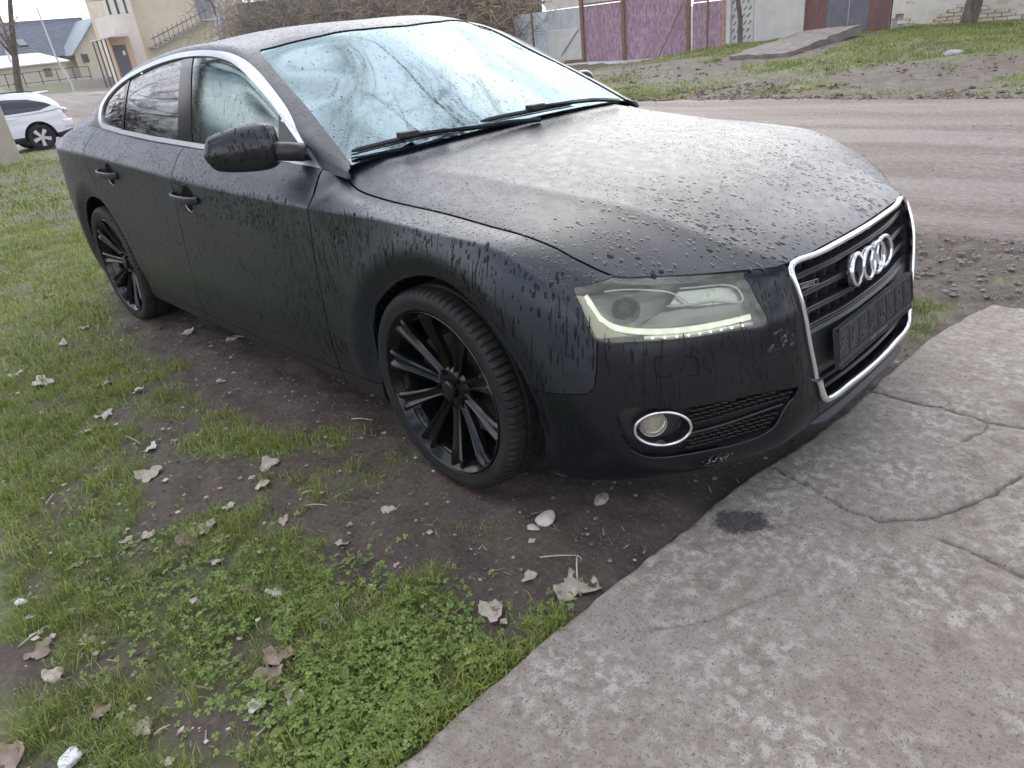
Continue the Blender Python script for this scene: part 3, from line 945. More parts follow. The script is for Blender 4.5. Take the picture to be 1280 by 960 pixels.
def make_leaf(i, x, y, size, kind):
    rr = random.Random(100+i)
    n = 11
    rot = rr.random()*6.28
    asp = rr.uniform(.55, .95)
    V = []; 
    ph = [rr.random()*6.28 for _ in range(5)]
    # polar outline with lobes and torn notches
    rings = 6; seg = 26
    bm = bmesh.new()
    ctr = bm.verts.new((0, 0, 0))
    prev = None
    curl = rr.uniform(.15, .5)*(1 if rr.random() < .8 else -1)
    fold = rr.uniform(0, 3.14)
    outl = [1+.22*math.sin(3*t+ph[0])+.12*math.sin(5*t+ph[1])+.07*math.sin(11*t+ph[2])+rr.uniform(-.07, .07) for t in [6.283*k/seg for k in range(seg)]]
    for r in range(1, rings+1):
        ring = []
        for k in range(seg):
            t = 6.283*k/seg
            q = r/rings
            rad = q*outl[k]**(q)
            px, py = rad*math.cos(t), rad*math.sin(t)*asp
            f = px*math.cos(fold)+py*math.sin(fold)
            pz = curl*f*f*.8+.10*math.sin(px*5+ph[3])*q+.09*math.sin(py*7+ph[4])*q+rr.uniform(-.06, .06)*q+.12*math.sin(px*9+py*6+ph[1])*q*q*.5
            ring.append(bm.verts.new((px, py, pz)))
        if prev is None:
            for k in range(seg): bm.faces.new((ctr, ring[k], ring[(k+1) % seg]))
        else:
            for k in range(seg): bm.faces.new((prev[k], ring[k], ring[(k+1) % seg], prev[(k+1) % seg]))
        prev = ring
    s = size*.46
    tilt = Matrix.Rotation(rr.uniform(-.25, .25), 4, 'X') @ Matrix.Rotation(rr.uniform(-.25, .25), 4, 'Y')
    bm.transform(Matrix.Rotation(rot, 4, 'Z') @ tilt @ Matrix.Scale(s, 4))
    zmin = sorted(v.co.z for v in bm.verts)[len(bm.verts)//6]
    o = finish(bm, 'dead_leaf', M_LEAF[kind], None, angle=None, loc=(x, y, float(height(x, y))-zmin+.006))
    sm = o.modifiers.new('thickness', 'SOLIDIFY'); sm.thickness = max(.0008, s*.02)
    lab = LEAF_LABEL.get(i)
    small = {'p': 'small pale dried leaf scrap in the grass', 'w': 'small bleached leaf scrap in the grass', 'b': 'small brown leaf crumb in the grass'}
    tag(o, lab or small[kind], 'leaf', 'dead leaves on the lawn')
    return o
for _i, (_x, _y, _s, _k) in enumerate(LEAVES): make_leaf(_i, _x, _y, _s, _k)

def make_stone(x, y, size, label, col, group, seed):
    bm = bmesh.new()
    bmesh.ops.create_icosphere(bm, subdivisions=3, radius=.5)
    for v in bm.verts:
        n = mnoise.noise(v.co*2.2+Vector((seed, 0, 0)))
        v.co *= 1+.35*n
        v.co.z *= .55
        if v.co.z < -.12: v.co.z = -.12
    bm.transform(Matrix.Rotation(seed*1.7, 4, 'Z') @ Matrix.Diagonal((size*1.15, size*.8, size*.8, 1)))
    o = finish(bm, 'stone', simple('stone', col, .8, col2=tuple(c*1.35 for c in col), nscale=60, bstr=.4, bscale=120), None, angle=50, loc=(x, y, float(height(x, y))+.01))
    tag(o, label, 'stone', group)
STL = ['flat pale stone chip on the mud between front tyre and concrete', 'small pebble beside the flat stone chip', 'grey stone lump half hidden under the bumper edge', 'round white pebble in the grass at far left', 'white stone at the bottom left of the lawn']
STC = [(.42, .38, .34), (.36, .32, .29), (.26, .22, .20), (.52, .50, .48), (.56, .56, .56)]
for _i, (_x, _y, _s) in enumerate(STONES): make_stone(_x, _y, _s, STL[_i], STC[_i], 'stones on the lawn', _i+1)

STKL = ['short grey twig on mud at the bottom of the lawn', 'long grey twig on the bare patch at far left', 'tan twig beside the pale curled leaf', 'thin straw-coloured twig in the grass beside the car', 'upper of two parallel straw twigs on the mud', 'lower of two parallel straw twigs on the mud', 'white twig on the dirt behind the front tyre', 'upright dry stem by the largest leaf', 'dry stem leaning beside the upright one', 'short straw at the left lawn edge']
M_TWIG = simple('dry_twig', (.30, .24, .18), .8, col2=(.46, .40, .33), nscale=60)
for _i, (_a, _b, _c, _d) in enumerate(STICKS):
    bm = bmesh.new()
    z0, z1 = float(height(_a, _b)), float(height(_c, _d))
    if _i == 7: pts = [(_c, _d, z1), ((_a+_c)/2, (_b+_d)/2+.004, z1+.04), (_c+.01, _d+.01, z1+.075)]
    else: pts = [(_a, _b, z0+.008), ((_a+_c)/2+.003, (_b+_d)/2, (z0+z1)/2+.014), (_c, _d, z1+.010)]
    tube(bm, [Vector(p) for p in curve(pts, 7)], [.0022, .0024, .0024, .0022, .0020, .0017, .0012], 5)
    o = finish(bm, 'twig', M_TWIG)
    tag(o, STKL[_i], 'twig', 'twigs on the lawn')

# ================================================================== the car: body surfaces
# car frame = world: x forward from the front axle, y to the car's left, z up
P1C = [
 # rear centre -> flank -> front centre; rows bottom -> top (x, |y|, z)
 [(-3.70,0,.21),(-3.76,0,.22),(-3.79,0,.30),(-3.80,0,.41),(-3.80,0,.55),(-3.785,0,.69),(-3.765,0,.83),(-3.77,0,.945),(-3.75,0,.972),(-3.70,0,.985)],
 [(-3.67,.42,.21),(-3.73,.42,.22),(-3.76,.42,.30),(-3.77,.42,.41),(-3.77,.42,.55),(-3.755,.42,.69),(-3.735,.42,.83),(-3.74,.42,.945),(-3.72,.42,.975),(-3.67,.41,.99)],
 [(-3.56,.70,.20),(-3.61,.72,.21),(-3.64,.735,.29),(-3.65,.74,.41),(-3.65,.742,.55),(-3.64,.735,.69),(-3.63,.725,.83),(-3.635,.715,.947),(-3.615,.675,.983),(-3.58,.62,1.01)],
 [(-3.35,.80,.20),(-3.38,.835,.20),(-3.40,.86,.28),(-3.40,.872,.40),(-3.40,.876,.54),(-3.40,.872,.69),(-3.40,.862,.83),(-3.40,.852,.949),(-3.39,.80,.995),(-3.38,.715,1.035)],
 [(-3.12,.82,.19),(-3.13,.865,.19),(-3.14,.895,.27),(-3.14,.912,.39),(-3.14,.918,.54),(-3.14,.915,.69),(-3.14,.905,.83),(-3.14,.896,.949),(-3.14,.842,1.00),(-3.14,.765,1.045)],
 [(-2.81,.81,.18),(-2.81,.862,.185),(-2.81,.898,.26),(-2.81,.918,.385),(-2.81,.927,.53),(-2.81,.925,.68),(-2.81,.916,.83),(-2.81,.910,.940),(-2.81,.855,.998),(-2.81,.785,1.046)],
 [(-2.40,.80,.175),(-2.40,.858,.18),(-2.40,.893,.25),(-2.40,.916,.385),(-2.40,.922,.53),(-2.40,.922,.68),(-2.40,.916,.82),(-2.40,.914,.924),(-2.40,.862,.975),(-2.40,.797,1.018)],
 [(-1.86,.80,.17),(-1.86,.857,.175),(-1.86,.892,.245),(-1.86,.917,.38),(-1.86,.922,.52),(-1.86,.922,.67),(-1.86,.916,.81),(-1.86,.914,.894),(-1.86,.865,.946),(-1.86,.802,.988)],
 [(-1.30,.80,.17),(-1.30,.857,.175),(-1.30,.892,.245),(-1.30,.917,.378),(-1.30,.922,.52),(-1.30,.922,.66),(-1.30,.917,.79),(-1.30,.914,.866),(-1.30,.866,.923),(-1.30,.803,.969)],
 [(-.80,.80,.17),(-.80,.857,.175),(-.80,.892,.245),(-.80,.916,.375),(-.80,.921,.52),(-.80,.921,.66),(-.80,.915,.785),(-.80,.912,.851),(-.80,.865,.906),(-.80,.802,.953)],
 [(-.54,.80,.17),(-.54,.857,.175),(-.54,.892,.245),(-.54,.915,.375),(-.54,.921,.52),(-.54,.921,.66),(-.54,.914,.78),(-.54,.911,.847),(-.54,.862,.895),(-.54,.797,.932)],
 [(-.34,.80,.17),(-.34,.858,.175),(-.34,.894,.245),(-.34,.916,.375),(-.34,.924,.52),(-.34,.924,.66),(-.34,.913,.78),(-.34,.908,.845),(-.34,.855,.870),(-.34,.793,.876)],
 [(-.10,.80,.17),(-.10,.86,.175),(-.10,.898,.245),(-.10,.918,.375),(-.10,.928,.52),(-.10,.926,.67),(-.10,.912,.785),(-.10,.902,.840),(-.10,.850,.852),(-.10,.792,.858)],
 [(.13,.80,.175),(.13,.862,.18),(.13,.90,.25),(.13,.919,.375),(.13,.928,.52),(.13,.926,.66),(.13,.910,.77),(.13,.894,.823),(.13,.846,.834),(.13,.791,.838)],
 [(.355,.83,.185),(.365,.882,.19),(.365,.905,.26),(.36,.918,.38),(.355,.922,.52),(.35,.917,.65),(.345,.899,.745),(.34,.874,.788),(.34,.835,.798),(.34,.790,.804)],
 [(.495,.80,.18),(.505,.842,.185),(.515,.866,.26),(.515,.882,.36),(.515,.884,.48),(.510,.874,.59),(.503,.862,.67),(.495,.847,.715),(.49,.818,.742),(.485,.776,.764)],
 [(.595,.72,.18),(.62,.745,.185),(.64,.78,.26),(.648,.797,.35),(.648,.80,.47),(.640,.788,.575),(.628,.768,.645),(.612,.745,.69),(.60,.722,.709),(.585,.695,.718)],
 [(.68,.605,.18),(.715,.628,.185),(.745,.648,.26),(.752,.657,.345),(.750,.657,.46),(.738,.643,.57),(.722,.627,.628),(.702,.610,.67),(.684,.597,.69),(.665,.58,.70)],
 [(.765,.46,.18),(.803,.472,.185),(.829,.483,.26),(.832,.488,.34),(.828,.488,.455),(.813,.484,.56),(.796,.482,.61),(.774,.479,.652),(.755,.475,.676),(.737,.47,.688)],
 [(.795,.392,.185),(.838,.395,.195),(.870,.402,.265),(.872,.404,.34),(.866,.407,.45),(.853,.4155,.555),(.838,.419,.605),(.817,.4225,.65),(.796,.425,.676),(.776,.427,.690)],
 [(.805,.345,.20),(.852,.347,.21),(.884,.352,.27),(.884,.354,.34),(.872,.362,.45),(.856,.366,.555),(.845,.369,.605),(.830,.372,.65),(.815,.375,.677),(.80,.377,.692)],
 [(.825,.18,.215),(.878,.18,.225),(.905,.18,.28),(.904,.18,.34),(.892,.18,.45),(.877,.18,.555),(.868,.18,.605),(.858,.18,.65),(.848,.18,.68),(.838,.18,.698)],
 [(.83,0,.22),(.884,0,.228),(.911,0,.285),(.910,0,.34),(.898,0,.45),(.883,0,.555),(.874,0,.605),(.864,0,.65),(.854,0,.681),(.844,0,.70)],
]
def build_P1():
    C = np.array(P1C, float)
    ext = C[[-2, -3]].copy(); ext[:, :, 1] *= -1
    extr = C[[2, 1]].copy(); extr[:, :, 1] *= -1
    F = np.concatenate([extr, C, ext])
    tu = chord(F)
    us = np.linspace(tu[2], tu[len(C)+1], 300)
    D = nspline(tu, F, us)
    tv = chord(np.swapaxes(F, 0, 1))
    def seg(a, b, s):
        t = tv[a:b+1]
        return np.swapaxes(nspline(t, np.swapaxes(D[:, a:b+1], 0, 1), t[0]+(t[-1]-t[0])*np.asarray(s)), 0, 1)
    lo = np.concatenate([np.linspace(0, .985, 44), [.9935]])
    hi = np.concatenate([[.035], np.linspace(.09, 1, 10)])
    G = np.concatenate([seg(0, 7, lo), seg(7, 9, hi)], axis=1)
    G[:, :, 1] *= -1                      # right side of the car: y < 0
    G[-1, :, 1] = 0; G[0, :, 1] = 0
    return G

HX = [-.66, -.5, -.3, 0, .2, .4, .55, .68, .78, .88]
HY = [0, .3, .5, .6, .70, .79, .88]
HZ = [
 [.992,.986,.974,.964,.948,.924,.885],
 [.977,.971,.957,.945,.928,.898,.850],
 [.953,.947,.932,.918,.897,.868,.825],
 [.919,.912,.898,.886,.869,.848,.812],
 [.889,.882,.869,.858,.846,.829,.797],
 [.851,.845,.830,.820,.808,.794,.768],
 [.809,.802,.782,.768,.745,.718,.680],
 [.764,.756,.727,.704,.672,.635,.59],
 [.730,.718,.676,.640,.595,.545,.49],
 [.680,.663,.60,.55,.50,.44,.37],
]
def build_P2():
    ys = np.array([-v for v in HY[:0:-1]]+HY)
    Z = np.array(HZ)
    Z = np.concatenate([Z[:, :0:-1], Z], axis=1)
    xs = np.linspace(HX[0], HX[-1], 80)
    yy = np.linspace(-.88, .88, 89)
    Zx = nspline(HX, Z, xs)                    # (80, ny)
    Zf = nspline(ys, Zx.T, yy).T               # (80, 89)
    # soft crease of the bonnet running from the pillar foot to the grille corner
    X, Y = np.meshgrid(xs, yy, indexing='ij')
    yc = np.interp(X, [-.7, -.2, .17, .39, .58, .70, .80], [.625, .60, .555, .505, .465, .43, .39])
    s = np.abs(Y)-yc
    Zf = Zf + .0065*np.exp(-np.abs(s)/.05)
    G = np.stack([X, Y, Zf], axis=2)
    return G

# cabin: stations front -> rear; rows belt -> centre (x, |y|, z)
P3C = [
 [(-.47,.785,.915),(-.475,.775,.930),(-.485,.765,.938),(-.495,.752,.944),(-.505,.735,.950),(-.435,.40,.975),(-.405,0,.985)],
 [(-.66,.797,.940),(-.665,.790,.975),(-.672,.779,1.003),(-.685,.762,1.028),(-.665,.705,1.037),(-.60,.385,1.070),(-.572,0,1.080)],
 [(-.86,.799,.953),(-.865,.782,1.010),(-.872,.763,1.062),(-.885,.740,1.112),(-.845,.668,1.128),(-.775,.37,1.168),(-.745,0,1.179)],
 [(-1.06,.799,.961),(-1.065,.772,1.040),(-1.070,.744,1.118),(-1.075,.714,1.205),(-1.035,.630,1.220),(-.955,.36,1.266),(-.925,0,1.278)],
 [(-1.27,.799,.968),(-1.27,.768,1.065),(-1.27,.731,1.167),(-1.265,.684,1.278),(-1.225,.598,1.308),(-1.14,.35,1.349),(-1.11,0,1.360)],
 [(-1.50,.798,.976),(-1.50,.768,1.08),(-1.50,.729,1.195),(-1.50,.672,1.322),(-1.49,.578,1.352),(-1.46,.33,1.382),(-1.45,0,1.390)],
 [(-1.86,.797,.988),(-1.86,.767,1.09),(-1.86,.728,1.20),(-1.86,.665,1.328),(-1.86,.567,1.358),(-1.86,.33,1.384),(-1.86,0,1.392)],
 [(-2.25,.795,1.008),(-2.25,.770,1.095),(-2.25,.737,1.19),(-2.25,.682,1.29),(-2.25,.577,1.338),(-2.25,.33,1.368),(-2.25,0,1.376)],
 [(-2.55,.793,1.027),(-2.55,.774,1.09),(-2.55,.750,1.155),(-2.55,.710,1.228),(-2.56,.59,1.297),(-2.58,.33,1.332),(-2.58,0,1.341)],
 [(-2.81,.785,1.044),(-2.82,.775,1.075),(-2.84,.757,1.105),(-2.86,.725,1.142),(-2.90,.60,1.215),(-2.93,.33,1.258),(-2.93,0,1.268)],
 [(-3.14,.765,1.043),(-3.14,.752,1.057),(-3.16,.73,1.072),(-3.18,.695,1.088),(-3.25,.595,1.113),(-3.29,.33,1.150),(-3.29,0,1.160)],
 [(-3.38,.715,1.033),(-3.39,.705,1.038),(-3.41,.685,1.042),(-3.44,.65,1.045),(-3.50,.56,1.045),(-3.55,.33,1.058),(-3.55,0,1.065)],
 [(-3.58,.62,1.008),(-3.59,.61,1.009),(-3.605,.59,1.009),(-3.625,.56,1.007),(-3.66,.50,1.0),(-3.715,.30,1.002),(-3.72,0,1.005)],
]
def build_P3():
    C = np.array(P3C, float)
    Lf = C[:, :-1][:, ::-1].copy()
    C[:, :, 1] *= -1
    F = np.concatenate([C, Lf], axis=1)
    tu = chord(F)
    us = np.linspace(0, tu[-1], 150)
    D = nspline(tu, F, us)
    # per station v-parameter from the mean chord
    tv = chord(np.swapaxes(F, 0, 1))
    ts = np.linspace(0, tv[-1], 121)
    return np.swapaxes(nspline(tv, np.swapaxes(D, 0, 1), ts), 0, 1)

# ================================================================== the car: materials
def paint_mat():
    m, nt, bs = new_mat('satin_black_paint')
    v = obj_coord(nt)
    f = tex_noise(nt, 3.0, 6, .6, v)
    c = ramp(nt, f, [(.3, (.0038, .0052, .0092)), (.7, (.0065, .0085, .0140))])
    nt.links.new(c, bs.inputs['Base Color'])
    # beaded film of rain: roughness breaks up in blotches
    f2 = tex_noise(nt, 26, 7, .65, v)
    r = ramp(nt, f2, [(.32, .36), (.5, .44), (.72, .52)])
    nt.links.new(r, bs.inputs['Roughness'])
    bs.inputs['Specular IOR Level'].default_value = .42
    bs.inputs['Coat Weight'].default_value = .46
    bs.inputs['Specular Tint'].default_value = (.80, .90, 1.0, 1)
    bs.inputs['Coat IOR'].default_value = 1.5
    nt.links.new(ramp(nt, f2, [(.30, .24), (.5, .30), (.72, .36)]), bs.inputs['Coat Roughness'])
    # tiny orange peel and droplets too small to build
    h = tex_noise(nt, 420, 3, .6, v)
    bump(nt, bs, h, .10, .002)
    return m
M_PAINT = paint_mat()
def bumper_paint_mat():
    m, nt, bs = new_mat('black_bumper_paint')
    v = obj_coord(nt)
    f = tex_noise(nt, 4.0, 6, .6, v)
    c = ramp(nt, f, [(.3, (.0035, .0042, .007)), (.7, (.006, .007, .0105))])
    # grey scuffs on the corner of the nose, flaked paint on the lower lip
    tc = nt.nodes.new('ShaderNodeTexCoord')
    def spot(loc, sc, thr, nscale):
        mp = N(nt, 'ShaderNodeMapping'); mp.vector_type = 'TEXTURE'
        mp.inputs['Location'].default_value = loc
        mp.inputs['Scale'].default_value = sc
        nt.links.new(tc.outputs['Object'], mp.inputs['Vector'])
        ln = nt.nodes.new('ShaderNodeVectorMath'); ln.operation = 'LENGTH'
        nt.links.new(mp.outputs['Vector'], ln.inputs[0])
        a = ramp(nt, ln.outputs['Value'], [(.35, 1.0), (1.0, 0.0)])
        n = ramp(nt, tex_noise(nt, nscale, 6, .7, v, .6), [(thr, 0.0), (thr+.06, 1.0)])
        return mixc(nt, 1.0, a, n, 'MULTIPLY')
    s1 = spot((.835, -.455, .525), (.05, .06, .034), .55, 55)
    c = mixc(nt, s1, c, (.16, .17, .18))
    s2 = spot((.745, -.60, .222), (.055, .05, .026), .53, 85)
    c = mixc(nt, s2, c, (.45, .42, .36))
    nt.links.new(c, bs.inputs['Base Color'])
    r = ramp(nt, tex_noise(nt, 30, 6, .6, v), [(.3, .16), (.7, .28)])
    nt.links.new(r, bs.inputs['Roughness'])
    bs.inputs['Specular IOR Level'].default_value = .4
    bump(nt, bs, tex_noise(nt, 300, 3, .6, v), .06, .002)
    return m
M_BUMPER = bumper_paint_mat()
M_GLOSS = simple('gloss_black_plastic', (.008, .008, .010), .12, spec=.5)
M_SATINPL = simple('satin_black_plastic', (.014, .014, .016), .38, bstr=.05, bscale=300)
M_MATTEPL = simple('matte_dark_plastic', (.020, .020, .022), .55, col2=(.035, .034, .034), nscale=30, bstr=.1, bscale=200)
M_VOID = simple('black_void', (.003, .003, .003), .9, spec=.1)
M_CHROME = simple('chrome', (.78, .79, .82), .14, 1.0, col2=(.68, .69, .72), nscale=25, rough2=.22)
M_ALU = simple('satin_aluminium', (.60, .61, .64), .33, 1.0)
M_RUBBER = simple('tyre_rubber', (.010, .010, .011), .60, col2=(.026, .023, .020), nscale=14, lo=.45, hi=.8, bstr=.12, bscale=160, spec=.3)
M_RIM = simple('gloss_black_rim', (.003, .003, .0035), .09, col2=(.005, .005, .005), nscale=18, rough2=.18, spec=.4)
M_DISC = simple('brake_steel', (.18, .17, .16), .42, .9, col2=(.10, .08, .06), nscale=30)
M_SEAT = simple('dark_seat_leather', (.018, .018, .020), .5, bstr=.1, bscale=120)
M_BELT = simple('weatherstrip_rubber', (.010, .010, .010), .5)

def glass_mat(name, tint, refl_ior, rough=.01, haze=None, rcol=(1, 1, 1), bst=.05, bsc=35, bstretch=(1, 1, 1)):
    """thin pane: clear transmission tinted by the glass, mirror reflection by Fresnel"""
    m, nt, bs = new_mat(name)
    nt.nodes.remove(bs)
    out = [n for n in nt.nodes if n.type == 'OUTPUT_MATERIAL'][0]
    tr = N(nt, 'ShaderNodeBsdfTransparent'); tr.inputs['Color'].default_value = (*tint, 1)
    gl = N(nt, 'ShaderNodeBsdfGlossy'); gl.inputs['Roughness'].default_value = rough
    gl.inputs['Color'].default_value = (*rcol, 1)
    fr = N(nt, 'ShaderNodeFresnel'); fr.inputs['IOR'].default_value = refl_ior
    v = obj_coord(nt)
    b = N(nt, 'ShaderNodeBump'); b.inputs['Strength'].default_value = bst; b.inputs['Distance'].default_value = .0015
    nt.links.new(tex_noise(nt, bsc, 4, .6, v), b.inputs['Height'])
    nt.links.new(b.outputs['Normal'], gl.inputs['Normal'])
    mx = N(nt, 'ShaderNodeMixShader')
    nt.links.new(fr.outputs['Fac'], mx.inputs['Fac'])
    nt.links.new(tr.outputs['BSDF'], mx.inputs[1]); nt.links.new(gl.outputs['BSDF'], mx.inputs[2])
    last = mx.outputs['Shader']
    if haze:
        df = N(nt, 'ShaderNodeBsdfDiffuse'); df.inputs['Color'].default_value = (*haze[0], 1)
        m2 = N(nt, 'ShaderNodeMixShader')
        hz = ramp(nt, tex_noise(nt, 14, 5, .6, v), [(.3, haze[1]*.6), (.7, haze[1]*1.3)])
        nt.links.new(hz, m2.inputs['Fac'])
        nt.links.new(last, m2.inputs[1]); nt.links.new(df.outputs['BSDF'], m2.inputs[2])
        last = m2.outputs['Shader']
    nt.links.new(last, out.inputs['Surface'])
    return m
M_SCREEN = glass_mat('windscreen_glass', (.40, .56, .60), 2.5, .012, None, (.68, .90, 1.0), .05, 60, (1, 1, 1))
M_SIDEGL = glass_mat('side_glass', (.45, .60, .56), 2.7, .008, None, (.84, 1.0, .95), .08, 120)
M_DARKGL = glass_mat('tinted_glass', (.05, .055, .06), 2.3, .006, None, (1, 1, 1), .03, 60)
M_LENS = glass_mat('headlight_lens', (.94, .95, .90), 1.45, .03, ((.66, .68, .55), .12))
M_FOGLENS = glass_mat('fog_lens', (.8, .78, .7), 1.4, .05, ((.42, .38, .30), .55))
def emit_mat(name, col, st):
    m, nt, bs = new_mat(name)
    bs.inputs['Base Color'].default_value = (.7, .75, .6, 1)
    bs.inputs['Emission Color'].default_value = (*col, 1)
    bs.inputs['Emission Strength'].default_value = st
    return m
M_DRL = emit_mat('light_guide_glow', (.90, 1.0, .76), .24)
M_LED = emit_mat('led_glow', (.95, 1.0, .80), 1.25)
M_REFL = simple('lamp_reflector', (.62, .62, .56), .3, .75)
M_BEZEL = simple('lamp_bezel', (.20, .20, .18), .35, .4)
M_AMBER = simple('side_reflector', (.52, .47, .36), .4, bstr=.3, bscale=200)

# ================================================================== the car: panels
AX, AY, AZ = (1, 0, 0), (0, 1, 0), (0, 0, 1)
SD = (.70710678, .70710678, 0)          # runs along the front corner of the car
# side frame: A = x, B = z ; seen along y
ARCH_F = [(-.36, .05), (-.350, .20), (-.338, .33), (-.315, .475), (-.265, .562), (-.213, .606), (-.139, .656), (-.084, .680), (-.018, .698), (.036, .704), (.086, .702), (.135, .689), (.211, .653), (.268, .607), (.324, .540), (.362, .480), (.388, .420), (.402, .335), (.409, .25), (.413, .05)]
ARCH_R = [(-3.215, .05)]+[(-2.825+.382*math.cos(t), .33+.38*math.sin(t)) for t in np.linspace(math.pi, 0, 22)]+[(-2.44, .05)]
HL = [(-.240, .721), (-.224, .674), (-.200, .610), (-.190, .604), (-.141, .598), (-.077, .595), (.003, .588), (.076, .581), (.170, .571), (.225, .566), (.236, .569), (.238, .580), (.219, .625), (.203, .662), (.187, .688), (.183, .75), (-.13, .80), (-.140, .734), (-.19, .729), (-.235, .727)]
FOG = [(-.160, .405), (-.150, .428), (-.121, .436), (.023, .412), (.171, .400), (.331, .383), (.315, .355), (.297, .339), (.259, .278), (.240, .268), (.110, .263), (-.02, .270), (-.095, .284), (-.130, .312), (-.148, .354)]
GR = [(-.384, .80), (-.384, .685), (-.380, .588), (-.360, .471), (-.335, .393), (-.316, .330), (-.296, .306), (-.27, .301), (-.15, .303), (0, .304), (.05, .304), (.05, .80)]
GAP_F = [(-.584, 1.02), (-.584, .935), (-.556, .905), (-.541, .878), (-.534, .850), (-.536, .80), (-.544, .73), (-.549, .62), (-.554, .53), (-.562, .40), (-.588, .27), (-.596, .20)]
GAP_B = [(-1.675, 1.02), (-1.66, .974), (-1.620, .930), (-1.606, .892), (-1.606, .865), (-1.622, .79), (-1.645, .64), (-1.690, .40), (-1.735, .30), (-1.765, .20)]
GAP_R = [(-2.74, 1.09), (-2.735, 1.0), (-2.72, .93), (-2.69, .85), (-2.64, .76), (-2.58, .66), (-2.56, .58), (-2.57, .50)]
GAP_S = [(-2.48, .268), (-2.35, .265), (-1.9, .250), (-1.14, .241), (-.74, .247), (-.318, .262)]
GAP_W = [(.36, .460), (.391, .461), (.463, .467), (.52, .468), (.552, .474), (.566, .492), (.569, .54), (.566, .62)]
RIGHT = lambda c: c.y < 0
SIDE = lambda c: c.y < -.5

def arch_shape(G):
    """draw the sheet in towards the wheel arch lips"""
    for (cx, cz, R) in ((.028, .325, .378), (-2.825, .33, .381)):
        dx = G[:, :, 0]-cx; dz = G[:, :, 2]-cz
        r = np.sqrt(dx**2+dz**2)
        side = (G[:, :, 1] < -.6) & (dz > -.12)
        t = np.clip((R+.062-r)/.062, 0, 1)
        out = np.exp(-((r-R-.075)/.035)**2)*.004
        w = np.clip((dz+.12)/.12, 0, 1)
        G[:, :, 1] += np.where(side, (t**1.5*.026-out)*w, 0)
    return G

# bonnet
HOOD_R = [(-.452, 0), (-.468, -.30), (-.50, -.55), (-.535, -.68), (-.549, -.712), (-.545, -.730), (-.512, -.752), (-.464, -.776), (-.42, -.785), (-.377, -.788), (-.187, -.787), (.018, -.787), (.196, -.787), (.342, -.783), (.45, -.771), (.505, -.756), (.548, -.740), (.572, -.718), (.612, -.668), (.655, -.610), (.735, -.495), (.775, -.440), (.793, -.410), (.803, -.378), (.818, -.30), (.830, -.15), (.834, 0)]
CAR = empty('black_hatchback_car', (0, 0, 0))
tag(CAR, 'rain-wet satin black five-door car parked with its nose over the concrete', 'car')

def both(bm, name, mat, parent, depth=.012, angle=32, fl=True):
    if fl: flange(bm, depth)
    m = mirror_bm(bm)
    a = finish(bm, name, mat, parent, angle=angle)
    b = finish(m, name, mat, parent, angle=angle)
    return a, b

def islands(bm):
    seen = set(); out = []
    for f in bm.faces:
        if f in seen: continue
        st = [f]; seen.add(f); grp = []
        while st:
            g = st.pop(); grp.append(g)
            for e in g.edges:
                for h in e.link_faces:
                    if h not in seen: seen.add(h); st.append(h)
        out.append(grp)
    return out

def hood_z(x, y):
    h = T2.ray_cast(Vector((x, y, 3)), Vector((0, 0, -1)))[0]
    return h.z if h else None
def meet_hood(G):
    """let the top edge of the fender follow the bonnet edge"""
    nlo = 45
    hx = [p[0] for p in HOOD_R[6:17]]; hy = [p[1] for p in HOOD_R[6:17]]
    for i in range(G.shape[0]):
        x, y, z = G[i, -1]
        if x < -.62 or y > -.02: continue
        if x <= .545:
            ty = float(np.interp(x, hx, hy))-.0052
            k = min(1, max(0, (x+.56)/.06))
            dy = (ty-y)*k
        else:
            dy = 0; k = 1
        gz = hood_z(x, y+dy)
        if gz is None: continue
        if x < -.40: gz = gz*k+z*(1-k)
        dz = (gz-.0015-z)*k
        m = G.shape[1]-nlo
        for j in range(m):
            w = ((j+1)/m)
            G[i, nlo+j, 1] += dy*w; G[i, nlo+j, 2] += dz*w
    return G
G2 = build_P2()
BM2 = grid_bm(G2)
T2 = BVHTree.FromBMesh(BM2)
G1 = meet_hood(arch_shape(build_P1()))
BM1 = grid_bm(G1)
bmesh.ops.remove_doubles(BM1, verts=BM1.verts, dist=1e-5)
BM1.normal_update()
T1 = BVHTree.FromBMesh(BM1)
G3 = build_P3()
BM3 = grid_bm(G3)
BM3.normal_update()
if sum(f.normal.z for f in BM3.faces) < 0:
    bmesh.ops.reverse_faces(BM3, faces=BM3.faces); BM3.normal_update()
T3 = BVHTree.FromBMesh(BM3)
if sum(f.normal.z for f in BM2.faces) < 0:
    bmesh.ops.reverse_faces(BM2, faces=BM2.faces); BM2.normal_update()
_c = min(BM1.faces, key=lambda f: (f.calc_center_median()-Vector((-1.3, -.92, .6))).length)
if _c.normal.y > 0:
    bmesh.ops.reverse_faces(BM1, faces=BM1.faces); BM1.normal_update()

def on1(s, z, off=0.0):
    """point of the lower body at front-corner frame (s,z), moved out by off"""
    n = Vector((.70710678, -.70710678, 0))
    h = None
    while (h is None or h.x < .3) and z > .2:
        h, nn, i, d = T1.ray_cast(Vector(SD)*s+Vector((0, 0, z))+n*3, -n)
        z -= .001
    if nn.dot(n) < 0: nn = -nn
    return h+nn*off
def onx(y, z, off=0.0):
    h = None
    while (h is None or h.x < .5) and z > .2:
        h, nn, i, d = T1.ray_cast(Vector((3, -abs(y), z)), Vector((-1, 0, 0)))
        z -= .001
    if nn.x < 0: nn = -nn
    p = h+nn*off
    if y > 0: p.y = -p.y
    return p
def ony(x, z, off=0.0, T=None):
    h, nn, i, d = (T or T1).ray_cast(Vector((x, -3, z)), Vector((0, 1, 0)))
    if h is None: return None
    if nn.y > 0: nn = -nn
    return h+nn*off

